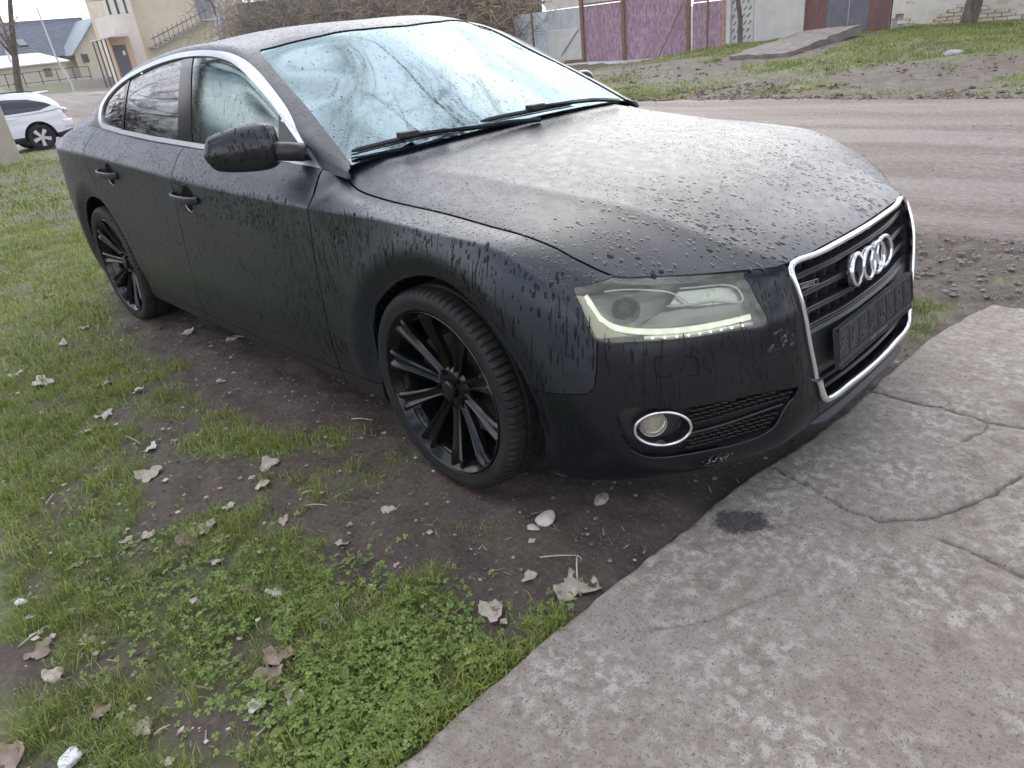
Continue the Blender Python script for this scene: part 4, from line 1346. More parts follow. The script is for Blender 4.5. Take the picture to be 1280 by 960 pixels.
PANELS = []          # right-hand and top panels kept for scattering rain
def build_lower_body():
    bm = BM1.copy()
    for poly in (ARCH_F, ARCH_R):
        cut_poly(bm, poly, AX, AZ, True, SIDE)
        remove_faces(bm, faces_in(bm, poly, AX, AZ, SIDE))
    fr = lambda c: c.x > .3
    cut_poly(bm, HL, SD, AZ, True, fr)
    lens = take_faces(bm, faces_in(bm, HL, SD, AZ, fr))
    cut_poly(bm, FOG, SD, AZ, True, fr)
    fog = take_faces(bm, faces_in(bm, FOG, SD, AZ, fr))
    fx = lambda c: c.x > .7
    cut_poly(bm, GR, AY, AZ, True, fx)
    remove_faces(bm, faces_in(bm, GR, AY, AZ, fx))
    for g, w in ((GAP_F, .0055), (GAP_B, .005), (GAP_R, .005), (GAP_S, .004)):
        gap(bm, g, AX, AZ, w, SIDE)
    gap(bm, GAP_W, AX, AZ, .0024, lambda c: c.y < -.5 and c.x > .2)
    # lower lip as a darker separate strip
    parts = []
    for grp in islands(bm):
        if len(grp) < 6: continue
        c = sum((f.calc_center_median()*f.calc_area() for f in grp), Vector())/sum(f.calc_area() for f in grp)
        parts.append((c, sum(f.calc_area() for f in grp), grp))
    out = {}
    for c, a, grp in parts:
        if a < .004: continue
        if c.z < .26 and c.x < 0: n = 'sill'
        elif c.x > .5: n = 'front_bumper'
        elif c.x > -.5: n = 'front_fender'
        elif c.x > -1.6: n = 'front_door'
        elif c.x > -2.6: n = 'rear_door'
        else: n = 'quarter_panel'
        out.setdefault(n, []).extend(grp)
    res = {}
    for n, grp in out.items():
        b = take_faces(bm, grp)
        PANELS.append((n, b.copy()))
        mt = {'front_bumper': M_BUMPER, 'sill': M_SATINPL}.get(n, M_PAINT)
        res[n] = both(b, n, mt, CAR, .014)
    return lens, fog, res

LENS_BM, FOG_BM, LOW = build_lower_body()

# dark inner structure behind the gaps, wheel housings and floor
def build_inner():
    bm = BM1.copy()
    shift_bm(bm, -.022)
    cut = lambda P, k: [(p[0]+(0 if k else 0), p[1]) for p in P]
    for poly in (ARCH_F, ARCH_R):
        remove_faces(bm, faces_in(bm, poly, AX, AZ, SIDE))
    remove_faces(bm, [f for f in bm.faces if f.calc_center_median().x > .42 and f.calc_center_median().z > .2])
    m = mirror_bm(bm)
    finish(bm, 'inner_shell', M_VOID, CAR); finish(m, 'inner_shell', M_VOID, CAR)
    # floor pan: plain black boxes, added to block light under the car
    b = bmesh.new()
    box(b, -3.55, .60, -.62, .62, .17, .26)
    box(b, -2.35, -.42, -.80, .80, .18, .27)
    finish(b, 'floor_pan', M_VOID, CAR, smooth=False)
    b = bmesh.new(); box(b, .42, .70, -.40, .40, .22, .66); box(b, .42, .60, -.66, .66, .24, .66)
    finish(b, 'radiator_block', M_VOID, CAR, smooth=False)
    for x0, R in ((.025, .392), (-2.825, .392)):
        for s in (-1, 1):
            b = bmesh.new()
            n = 28; ring0 = []; ring1 = []; 
            for k in range(n+1):
                t = math.pi*(.02+.96*k/n)
                ring0.append(b.verts.new((x0+R*math.cos(t), s*.872, .32+R*math.sin(t))))
                ring1.append(b.verts.new((x0+R*math.cos(t), s*.56, .32+R*math.sin(t))))
            for k in range(n):
                b.faces.new((ring0[k], ring0[k+1], ring1[k+1], ring1[k]))
            b.faces.new(ring1)
            finish(b, 'wheel_arch_liner', M_VOID, CAR)
build_inner()

def build_hood():
    bm = BM2.copy()
    poly = HOOD_R+[(x, -y) for x, y in HOOD_R[-2:0:-1]]
    cut_poly(bm, poly, AX, AY, True)
    b = take_faces(bm, faces_in(bm, poly, AX, AY))
    bm.free()
    PANELS.append(('hood', b.copy()))
    flange(b, .02)
    return finish(b, 'hood', M_PAINT, CAR, angle=40)
HOOD = build_hood()

# cabin: roof shell, windscreen, side glass
DLO_O = [(-.600, .942), (-.746, 1.047), (-.931, 1.152), (-1.067, 1.224), (-1.189, 1.277), (-1.297, 1.307), (-1.448, 1.328), (-1.674, 1.337), (-1.859, 1.333), (-2.098, 1.314), (-2.297, 1.288), (-2.50, 1.247), (-2.63, 1.205), (-2.712, 1.160), (-2.742, 1.115), (-2.728, 1.070), (-2.67, 1.044), (-2.40, 1.022), (-2.023, 1.0), (-1.497, .979), (-1.097, .965), (-.80, .955)]
DLO_I = [(-.640, .964), (-.768, 1.038), (-.943, 1.137), (-1.085, 1.210), (-1.207, 1.259), (-1.31, 1.288), (-1.449, 1.309), (-1.672, 1.318), (-1.855, 1.314), (-2.09, 1.295), (-2.28, 1.269), (-2.48, 1.228), (-2.59, 1.192), (-2.668, 1.150), (-2.692, 1.112), (-2.680, 1.082), (-2.63, 1.062), (-2.39, 1.040), (-2.023, 1.018), (-1.497, .997), (-1.097, .982), (-.80, .971)]
def arc_poly(P, k, n=56):
    return [tuple(p) for p in curve(P[:k+1], n)]+P[k+1:]
DLO_O = arc_poly(DLO_O, 16); DLO_I = arc_poly(DLO_I, 16)
SCREEN = [(-.30, -.76), (-.505, -.738), (-.511, -.736), (-.68, -.702), (-.841, -.666), (-1.025, -.634), (-1.16, -.606), (-1.219, -.590), (-1.232, -.575), (-1.190, -.48), (-1.122, -.37), (-1.072, -.20), (-1.056, 0)]
def dense2(P, n=60, closed=True):
    P = np.array(P+[P[0]] if closed else P, float)
    t = np.concatenate([[0], np.cumsum(np.linalg.norm(np.diff(P, axis=0), axis=1))])
    return P, t
def build_cabin():
    bm = BM3.copy()
    sc = SCREEN+[(x, -y) for x, y in SCREEN[-2::-1]]
    top = lambda c: c.z > .9
    cut_poly(bm, sc, AX, AY, True, top)
    glass = take_faces(bm, faces_in(bm, sc, AX, AY, top))
    shift_bm(glass, -.004)
    PANELS.append(('windscreen', glass.copy()))
    flange(glass, .005)
    finish(glass, 'windscreen', M_SCREEN, CAR, angle=60)
    RG = [(-2.62, -.50), (-2.62, .50), (-3.52, .46), (-3.52, -.46)]
    RG = round_poly(RG, .06)
    cut_poly(bm, RG, AX, AY, True, top)
    rg = take_faces(bm, faces_in(bm, RG, AX, AY, top))
    shift_bm(rg, -.004); flange(rg, .005)
    finish(rg, 'rear_window', M_DARKGL, CAR, angle=60)
    for s in (-1, 1):
        flt = (lambda c: c.y < -.45) if s < 0 else (lambda c: c.y > .45)
        cut_poly(bm, DLO_O, AX, AZ, True, flt)
        dl = take_faces(bm, faces_in(bm, DLO_O, AX, AZ, flt))
        cut_poly(dl, DLO_I, AX, AZ, True)
        win = take_faces(dl, faces_in(dl, DLO_I, AX, AZ))
        shift_bm(dl, .004)
        flange(dl, .014)
        finish(dl, 'window_trim', M_ALU, CAR, angle=40)
        shift_bm(win, -.006)
        fb = lambda: [(-1.626, 1.36), (-1.591, .95)]
        # split the side glass
        zones = [('mirror_sail', [(-.5, .90), (-.5, 1.2), (-.905, 1.2), (-.868, .90)], M_SATINPL),
                 ('door_pillar', [(-1.588, .9), (-1.632, 1.4), (-1.735, 1.4), (-1.741, .9)], M_GLOSS),
                 ('quarter_pillar', [(-2.295, 1.36), (-2.325, 1.36), (-2.438, .98), (-2.408, .98)], M_GLOSS),
                 ('front_side_window', [(-.3, .9), (-.3, 1.4), (-1.64, 1.4), (-1.58, .9)], M_SIDEGL),
                 ('rear_side_window', [(-1.60, .9), (-1.60, 1.4), (-2.30, 1.4), (-2.44, .9)], M_DARKGL),
                 ('quarter_window', [(-2.2, .9), (-2.2, 1.4), (-3, 1.4), (-3, .9)], M_DARKGL)]
        for n, pz, mt in zones:
            cut_poly(win, pz, AX, AZ, True)
            z = take_faces(win, faces_in(win, pz, AX, AZ))
            if s < 0 and 'window' in n: PANELS.append((n, z.copy()))
            if 'pillar' in n or 'sail' in n: shift_bm(z, .003)
            flange(z, .006)
            finish(z, n, mt, CAR, angle=60)
        win.free()
    PANELS.append(('roof', bm.copy()))
    flange(bm, .012)
    finish(bm, 'roof', M_PAINT, CAR, angle=40)
build_cabin()

# cowl under the windscreen, with the wipers
def build_cowl():
    b = bmesh.new()
    n = 25
    prev = None
    for k in range(n):
        y = -.74+1.48*k/(n-1)
        t = abs(y)/.74
        xr = -.42-.10*t**2.2
        zr = .978-.040*t**2
        ring = [b.verts.new((xr-.14, y, zr+.01)), b.verts.new((xr-.02, y, zr-.022)), b.verts.new((xr+.10, y, zr-.05))]
        if prev:
            for j in range(2): b.faces.new((prev[j], prev[j+1], ring[j+1], ring[j]))
        prev = ring
    finish(b, 'cowl_panel', M_MATTEPL, CAR)
    def wiper(bl, arm):
        w = bmesh.new()
        pts = curve(bl, 16)
        for i, p in enumerate(pts):
            pass
        tube(w, [Vector(p) for p in pts], [.004]+[.0085]*14+[.004], 6)
        for v in w.verts: pass
        o = finish(w, 'wiper_blade', M_SATINPL, CAR, angle=50)
        w = bmesh.new()
        tube(w, [Vector(p) for p in curve(arm, 12)], [.007]*4+[.009]*8, 6)
        finish(w, 'wiper_arm', M_GLOSS, o, angle=50)
        w = bmesh.new()
        tube(w, [Vector(p) for p in pts], .0025, 4)
        for v in w.verts: v.co += Vector((-.006, 0, -.012))
        finish(w, 'rubber_lip', M_BELT, o)
        w = bmesh.new()
        q = Vector(arm[0]); box(w, -.02, .02, -.035, .035, -.008, .012, Matrix.Translation(q))
        finish(w, 'clip', M_SATINPL, o, bevel=.004)
    wiper([(-.530, -.712, .985), (-.508, -.645, .990), (-.485, -.57, .995), (-.455, -.47, .999), (-.44, -.37, 1.0)],
          [(-.470, -.52, 1.006), (-.42, -.40, 1.000), (-.395, -.28, .992), (-.385, -.12, .985), (-.37, .02, .972)])
    wiper([(-.410, -.240, 1.006), (-.400, -.15, 1.008), (-.393, -.04, 1.007), (-.395, .12, 1.004), (-.40, .25, 1.0)],
          [(-.387, .02, 1.016), (-.385, .16, 1.010), (-.39, .30, 1.001), (-.40, .45, .985), (-.405, .55, .968)])
build_cowl()

# ================================================================== the car: nose
def sweep(bm, pts, prof, ups, closed=False):
    """sweep a closed 2D profile [(a,b)] along pts; a along side vector, b along ups[i]"""
    n = len(pts); rings = []
    for i in range(n):
        p0 = pts[i-1] if (i > 0 or closed) else pts[i]
        p1 = pts[(i+1) % n] if (i < n-1 or closed) else pts[i]
        d = (p1-p0).normalized()
        u = ups[i]-d*ups[i].dot(d); u.normalize()
        sd = d.cross(u)
        rings.append([bm.verts.new(pts[i]+sd*a+u*b) for a, b in prof])
    m = len(prof)
    for i in range(n if closed else n-1):
        A, B = rings[i], rings[(i+1) % n]
        for j in range(m): bm.faces.new((A[j], B[j], B[(j+1) % m], A[(j+1) % m]))
    if not closed:
        bm.faces.new(rings[0]); bm.faces.new(rings[-1][::-1])
    bmesh.ops.recalc_face_normals(bm, faces=bm.faces)
    return bm

def rprof(w, h, k=3):
    """rounded rectangle profile, w wide, h tall"""
    return [tuple(p) for p in round_poly([(-w/2, -h/2), (w/2, -h/2), (w/2, h/2), (-w/2, h/2)], min(w, h)*.45, k)]

def nose():
    ux = Vector((1, 0, 0))
    # chrome frame: inverted U over the top, and a heavier U round the bottom
    side = [(.340, .385), (.350, .43), (.3625, .48), (.373, .54), (.381, .60), (.3845, .65)]
    corner = [(.384, .672), (.377, .686), (.362, .692)]
    pts = [onx(-y, z, .004) for y, z in side+corner]
    topz = [(-.30, .6965), (-.20, .6985), (-.10, .700), (0, .7005)]
    for y, z in topz:
        p = onx(y, min(z, .697), .004); p.z = z; pts.append(p)
    full = pts+[Vector((p.x, -p.y, p.z)) for p in pts[-2::-1]]
    full = [Vector(p) for p in curve(full, 90)]
    bm = sweep(bmesh.new(), full, rprof(.013, .016), [ux]*len(full))
    fr = finish(bm, 'grille_frame', M_CHROME, CAR, angle=60)
    low = [(.330, .376), (.322, .35), (.3135, .325), (.303, .311), (.285, .305), (.2, .304), (.1, .304), (0, .304)]
    pts = [onx(-y, z, .006) for y, z in low]
    full = pts+[Vector((p.x, -p.y, p.z)) for p in pts[-2::-1]]
    full = [Vector(p) for p in curve(full, 90)]
    bm = sweep(bmesh.new(), full, rprof(.019, .018), [ux]*len(full))
    finish(bm, 'lower_grille_trim', M_CHROME, CAR, angle=60)
    def gx(y, z):      # grille surface, 2.5 cm behind the frame
        y = max(-.36, min(.36, y))
        p = onx(y, min(z, .694), 0); return p.x-.022
    hw = lambda z: float(np.interp(z, [.30, .33, .39, .47, .59, .66, .70], [.285, .318, .336, .361, .380, .383, .375]))-.004
    # backing
    bm = bmesh.new()
    prev = None
    for z in np.linspace(.29, .71, 12):
        ring = [bm.verts.new((gx(y, max(z, .30))-.055, y, z)) for y in np.linspace(-hw(z)-.01, hw(z)+.01, 13)]
        if prev:
            for j in range(12): bm.faces.new((prev[j], prev[j+1], ring[j+1], ring[j]))
        prev = ring
    finish(bm, 'grille_backing', M_VOID, CAR)
    # side cheeks of the opening
    for s in (-1, 1):
        bm = bmesh.new(); prev = None
        for z in np.linspace(.295, .70, 20):
            w = s*(hw(z)+.006)
            p = onx(w, min(z, .694))
            ring = [bm.verts.new((p.x-.002, w, z)), bm.verts.new((p.x-.08, w*.985, z))]
            if prev: bm.faces.new((prev[0], prev[1], ring[1], ring[0]))
            prev = ring
        finish(bm, 'grille_cheek', M_SATINPL, CAR)
    # slats: every one a part
    for z in (.652, .604, .556, .512, .352, .325):
        bm = bmesh.new()
        w = hw(z)
        if z < .4: w -= .004
        ys = np.linspace(-w, w, 31)
        pts = [Vector((gx(y, z)+.006, y, z)) for y in ys]
        h = .017 if z > .4 else .012
        # C-shaped face with a raised upper bead
        prof = [(-h/2, -.030), (h/2, -.024), (h/2, -.004), (h/2-.003, .0), (.0015, .0), (0, -.002), (-.0015, -.001), (-h/2+.002, -.001), (-h/2, -.004)]
        sweep(bm, pts, prof, [ux]*len(pts))
        finish(bm, 'grille_slat', M_SATINPL, CAR, angle=30)
    for z0, z1 in ((.66, .692), (.612, .644), (.564, .597), (.52, .548), (.31, .372)):
        zm = (z0+z1)/2
        w = hw(zm)-.012
        n = 15 if z0 > .4 else 9
        for i in range(n):
            y = -w+2*w*(i+.5)/n
            x = gx(y, zm)
            bm = bmesh.new()
            box(bm, x-.052, x-.014, y-.0022, y+.0022, z0-.016, z1+.016)
            finish(bm, 'grille_fin', M_MATTEPL, CAR, smooth=False)
    # plate mount, blank plate holder
    bm = bmesh.new()
    w0, w1 = hw(.505), hw(.375)
    prof = [(.505, .003), (.497, .010), (.385, .012), (.372, .004)]
    prev = None
    for k in range(31):
        t = -1+2*k/30
        ring = []
        for z, dx in prof:
            y = t*hw(z); ring.append(bm.verts.new((gx(y, z)+dx, y, z)))
        if prev:
            for j in range(3): bm.faces.new((prev[j], ring[j], ring[j+1], prev[j+1]))
        prev = ring
    bmesh.ops.recalc_face_normals(bm, faces=bm.faces)
    finish(bm, 'plate_mount', M_SATINPL, CAR, angle=30)
    # plate holder: local frame a = y, b = up the tilted face, c = forward
    o = Vector((.908, 0, .443))
    up = Vector((-.0165, 0, .106)).normalized(); fw = Vector((up.z, 0, -up.x))
    MT = Matrix(((0, up.x, fw.x, o.x), (1, 0, 0, o.y), (0, up.z, fw.z, o.z), (0, 0, 0, 1)))
    W, H = .267, .056
    bm = bmesh.new()
    rp = round_poly([(-W, -H), (W, -H), (W, H), (-W, H)], .008, 3)
    prism(bm, rp, -.012, .0, MT)
    ph = finish(bm, 'plate_holder', M_MATTEPL, CAR, angle=30)
    bm = bmesh.new()
    yb = -H+.023
    for (a0, a1, b0, b1) in ((-W, W, H-.007, H), (-W, -W+.006, yb, H), (W-.006, W, yb, H), (-W, W, yb-.004, yb), (-W, W, -H, -H+.003)):
        box(bm, a0+.001, a1-.001, b0, b1, -.001, .005, MT)
    finish(bm, 'holder_rim', M_MATTEPL, ph, smooth=False)
    # moulded maze of ribs on the blank face
    rnd = random.Random(5)
    bm = bmesh.new()
    cols = 8
    cw = (2*W-.016)/cols
    for c in range(cols):
        a0 = -W+.008+c*cw
        box(bm, a0-.0012, a0+.0012, yb+.002, H-.008, -.001, .0032, MT)
        if c in (3, 4):
            r = Matrix.Translation((a0+cw/2, (yb+H)/2-.003, 0)) @ Matrix.Rotation(.7 if c == 3 else -.7, 4, 'Z')
            box(bm, -.038, .038, -.0014, .0014, -.001, .003, MT @ r)
        for k in range(11):
            b = yb+.006+k*.0068
            L0 = a0+.006+rnd.random()*.012; L1 = a0+cw-.006-rnd.random()*.014
            if rnd.random() < .8: box(bm, L0, min(L1, L0+.012+rnd.random()*.03), b-.0012, b+.0012, -.001, .0024, MT)
            if rnd.random() < .6:
                a = a0+.008+rnd.random()*(cw-.016)
                box(bm, a-.0012, a+.0012, b-.005, b+.007, -.001, .0028, MT)
    finish(bm, 'moulded_ribs', simple('rib_plastic', (.05, .05, .052), .35), ph, smooth=False)['kind'] = 'stuff'
    # raised lettering strip under it (worn, no longer legible)
    bm = bmesh.new()
    a = -.06
    for k in range(14):
        if k in (5,): a += .008; continue
        w = .0045+.002*rnd.random()
        box(bm, a, a+.0012, -H+.006, -H+.015, -.001, .0016, MT)
        box(bm, a+w-.0012, a+w, -H+.006, -H+.015, -.001, .0016, MT)
        yy = -H+.006+rnd.choice((0, .004, .008))
        box(bm, a, a+w, yy, yy+.0012, -.001, .0016, MT)
        a += w+.0035
    finish(bm, 'raised_lettering', M_ALU, ph, smooth=False)['kind'] = 'stuff'
    # tow-eye cover on the mount
    bm = bmesh.new()
    p = Vector((gx(-.30, .392)+.014, -.300, .392))
    ring = [p+Vector((0, .02*math.cos(t), .013*math.sin(t))) for t in np.linspace(.3, 5.2, 14)]
    tube(bm, ring, .0022, 5)
    finish(bm, 'tow_hook', M_MATTEPL, CAR)
    # four interlocked rings
    for i, y in enumerate((-.093, -.031, .031, .093)):
        bm = bmesh.new()
        pts = []; ups = []
        for k in range(40):
            t = 2*math.pi*k/40
            pts.append(Vector((0, .0425*math.cos(t), .0425*math.sin(t)))); ups.append(Vector((1, 0, 0)))
        sweep(bm, pts, rprof(.0118, .022), ups, True)
        tilt = Matrix.Rotation(-.15, 4, 'Y')
        xx = .872-.9*y*y
        ry = Matrix.Rotation(-1.1*y*.9, 4, 'Z')
        bm.transform(Matrix.Translation((xx+(.0012 if i % 2 else 0), y, .607)) @ ry @ tilt)
        finish(bm, 'emblem_ring', M_CHROME, CAR, angle=40)
    bm = bmesh.new()
    prism(bm, round_poly([(-.135, -.034), (.135, -.034), (.135, .034), (-.135, .034)], .03, 5), -.03, -.008,
          Matrix.Translation((.868, 0, .607)) @ Matrix.Rotation(-.15, 4, 'Y') @ Matrix(((0, 0, 1, 0), (1, 0, 0, 0), (0, 1, 0, 0), (0, 0, 0, 1))))
    finish(bm, 'emblem_mount', M_SATINPL, CAR, angle=30)
    # small badge beside it
    y0 = -.318
    MB_ = Matrix.Translation((gx(y0, .629)+.012, y0, .629)) @ Matrix.Rotation(-.33, 4, 'Z') @ Matrix.Rotation(-.15, 4, 'Y') @ Matrix(((0, 0, 1, 0), (1, 0, 0, 0), (0, 1, 0, 0), (0, 0, 0, 1)))
    bm = bmesh.new(); prism(bm, round_poly([(-.036, -.0075), (.036, -.0075), (.036, .0075), (-.036, .0075)], .002, 2), -.004, 0, MB_)
    bd = finish(bm, 'badge', M_CHROME, CAR, angle=30)
    bm = bmesh.new(); prism(bm, [(-.034, -.0055), (.034, -.0055), (.034, .0055), (-.034, .0055)], 0.0, .0008, MB_)
    finish(bm, 'badge_field', M_GLOSS, bd, smooth=False)
    txt = bpy.data.curves.new('badge_text', 'FONT'); txt.body = 'quattro'; txt.size = .0145; txt.align_x = 'CENTER'; txt.align_y = 'CENTER'; txt.extrude = .0004
    to = bpy.data.objects.new('badge_text', txt); COL.objects.link(to)
    dg = bpy.context.evaluated_depsgraph_get(); me = bpy.data.meshes.new_from_object(to.evaluated_get(dg))
    bpy.data.objects.remove(to)
    me.transform(MB_ @ Matrix.Translation((0, .0008, .0014)))
    link('badge_lettering', me, M_CHROME, bd)
    # lower splitter lip, dark blade under the nose
    bm = bmesh.new(); prev = None
    for y in np.linspace(-.36, .36, 41):
        p = onx(max(-.395, min(.395, y)), .30)
        zz = .218+.012*(1-abs(y)/.4)
        k = max(0, (abs(y)-.27)/.09); k = k*k*.05; ring = [bm.verts.new(q) for q in ((p.x-.075, y, zz+.035), (p.x-.014-k, y, zz+.034), (p.x+.002-k, y, zz+.012), (p.x+.0-k, y, zz+.002), (p.x-.07, y, zz-.002))]
        if prev:
            for j in range(4): bm.faces.new((prev[j], prev[j+1], ring[j+1], ring[j]))
        prev = ring
    bmesh.ops.recalc_face_normals(bm, faces=bm.faces)
    finish(bm, 'lower_lip', M_SATINPL, CAR, angle=30)
nose()

def headlights():
    # built for the right side, then mirrored part by part
    def emit(bm, name, mat, par, angle=40):
        m = mirror_bm(bm)
        a = finish(bm, name, mat, par[0], angle=angle); b = finish(m, name, mat, par[1], angle=angle)
        return a, b
    house = LENS_BM.copy()
    lens = LENS_BM
    shift_bm(lens, -.002)
    PANELS.append(('lens', lens.copy()))
    L = both(lens, 'headlight', M_LENS, CAR, .006, 50)
    shift_bm(house, -.052)
    emit(house, 'lamp_housing', M_BEZEL, L)
    # perimeter wall between lens edge and housing
    bm = bmesh.new()
    pl = [p for p in HL if on1(p[0], min(p[1], .70), 0) is not None]
    top = [(.185, .682), (.10, .692), (.02, .703), (-.05, .711), (-.10, .718), (-.138, .726)]
    loop = [p for p in HL if p[1] < .735 and not (p[0] > -.1 and p[1] > .69)]
    loop = HL[:15]+top[1:]+HL[17:]
    ring0 = []; ring1 = []
    for s, z in loop:
        p = None
        zz = z
        while p is None and zz > .5:
            p = on1(s, zz, -.003); zz -= .002
        q = p+Vector((-.7071, .7071, -.1))*.05
        ring0.append(bm.verts.new(p)); ring1.append(bm.verts.new(q))
    n = len(loop)
    for i in range(n): bm.faces.new((ring0[i], ring0[(i+1) % n], ring1[(i+1) % n], ring1[i]))
    emit(bm, 'lamp_wall', M_BEZEL, L)
    # light guide
    path = [(-.212, .712), (-.203, .692), (-.188, .664), (-.160, .640), (-.122, .627), (-.074, .6185), (.004, .609), (.107, .600), (.198, .597)]
    P3 = curve([tuple(on1(s, z, -.016)) for s, z in path], 50)
    nrm = Vector((.70, -.65, .25)).normalized()
    bm = sweep(bmesh.new(), [Vector(p) for p in P3], rprof(.015, .010), [nrm]*50)
    emit(bm, 'light_guide', M_DRL, L)
    # lower clear rib under the guide
    path2 = [(-.08, .603), (.004, .595), (.107, .586), (.205, .579)]
    Q3 = curve([tuple(on1(s, z, -.018)) for s, z in path2], 30)
    bm = sweep(bmesh.new(), [Vector(p) for p in Q3], rprof(.012, .006), [nrm]*30)
    emit(bm, 'lower_rib', M_REFL, L)
    # LED points
    ts = [2, 7, 12, 17, 22, 27, 32, 37, 42, 46]
    for t in ts:
        p = Vector(P3[t]); d = (Vector(P3[min(49, t+2)])-Vector(P3[max(0, t-2)])).normalized()
        sd = d.cross(nrm).normalized()
        bm = bmesh.new()
        l, w = .0055, .0046
        poly = round_poly([(-l, -w), (l, -w), (l, w), (-l, w)], .005, 3)
        MTX = Matrix(((d.x, sd.x, nrm.x, p.x), (d.y, sd.y, nrm.y, p.y), (d.z, sd.z, nrm.z, p.z), (0, 0, 0, 1)))
        prism(bm, poly, .003, .0072, MTX)
        emit(bm, 'led', M_LED, L)
    for t in range(2, 29, 3):
        p = Vector(Q3[t])+nrm*.004
        bm = bmesh.new(); bmesh.ops.create_icosphere(bm, subdivisions=1, radius=.0032); bm.transform(Matrix.Translation(p))
        emit(bm, 'led', M_LED, L)
    # projector bowl and lens
    c = on1(-.115, .676, -.030)
    n = Vector((.72, -.66, .12)).normalized()
    MTX = Matrix.Translation(c) @ n.to_track_quat('Y', 'Z').to_matrix().to_4x4()
    bm = lathe(bmesh.new(), [(.035, .010), (.0362, .0112), (.0366, .006), (.034, .0), (.030, -.016), (.012, -.02)], 36); bm.transform(MTX)
    emit(bm, 'projector_ring', M_REFL, L)
    bm = lathe(bmesh.new(), [(.0, .008), (.010, .0065), (.020, .001), (.027, -.008), (.029, -.012)], 28); bm.transform(MTX)
    emit(bm, 'projector_lens', M_GLOSS, L)
    # bright eyebrow trims
    for path in ([(-.165, .716), (-.152, .7165), (-.098, .713), (-.040, .703), (.006, .688), (.038, .663)],
                 [(-.018, .667), (.072, .656), (.130, .648), (.182, .641), (.176, .657), (.163, .671), (.134, .681), (.073, .690), (.020, .697)]):
        P = [Vector(p) for p in curve([tuple(on1(s, z, -.012)) for s, z in path], 26 if len(path) < 8 else 40)]
        bm = sweep(bmesh.new(), P, rprof(.0045, .006), [nrm]*len(P)); emit(bm, 'trim_line', M_REFL, L)
    # chamber plates
    for poly, off, mt, nm in (([(-.01, .664), (.07, .653), (.178, .638), (.172, .657), (.160, .669), (.132, .679), (.073, .688), (.02, .694)], -.024, M_REFL, 'indicator_reflector'),
                          ([(-.09, .628), (.004, .618), (.107, .609), (.190, .606), (.185, .634), (.072, .648), (.035, .655), (-.03, .658)], -.030, M_BEZEL, 'bezel_plate'),
                          ([(-.232, .715), (-.216, .712), (-.206, .688), (-.190, .660), (-.160, .632), (-.120, .614), (-.185, .610), (-.197, .614), (-.220, .674)], -.012, M_AMBER, 'corner_reflector')):
        bm = bmesh.new()
        vs = [bm.verts.new(on1(s, z, off)) for s, z in poly]
        f = bm.faces.new(vs)
        bm.normal_update()
        if f.normal.dot(nrm) < 0: bmesh.ops.reverse_faces(bm, faces=bm.faces)
        r = bmesh.ops.extrude_face_region(bm, geom=bm.faces[:])
        for v in [g for g in r['geom'] if isinstance(g, bmesh.types.BMVert)]: v.co += nrm*.003
        bmesh.ops.recalc_face_normals(bm, faces=bm.faces)
        emit(bm, nm, mt, L)
    # dark seal round the lens
    loopo = HL[:15]
    P = []
    for s, z in HL[:15]:
        p = on1(s, min(z, .69 if s > 0 else .73), -.003)
        if p: P.append(p)
    P = [Vector(p) for p in curve([tuple(p) for p in P], 60)]
    bm = sweep(bmesh.new(), P, rprof(.006, .007), [nrm]*60)
    emit(bm, 'lens_seal', M_BELT, L)
headlights()

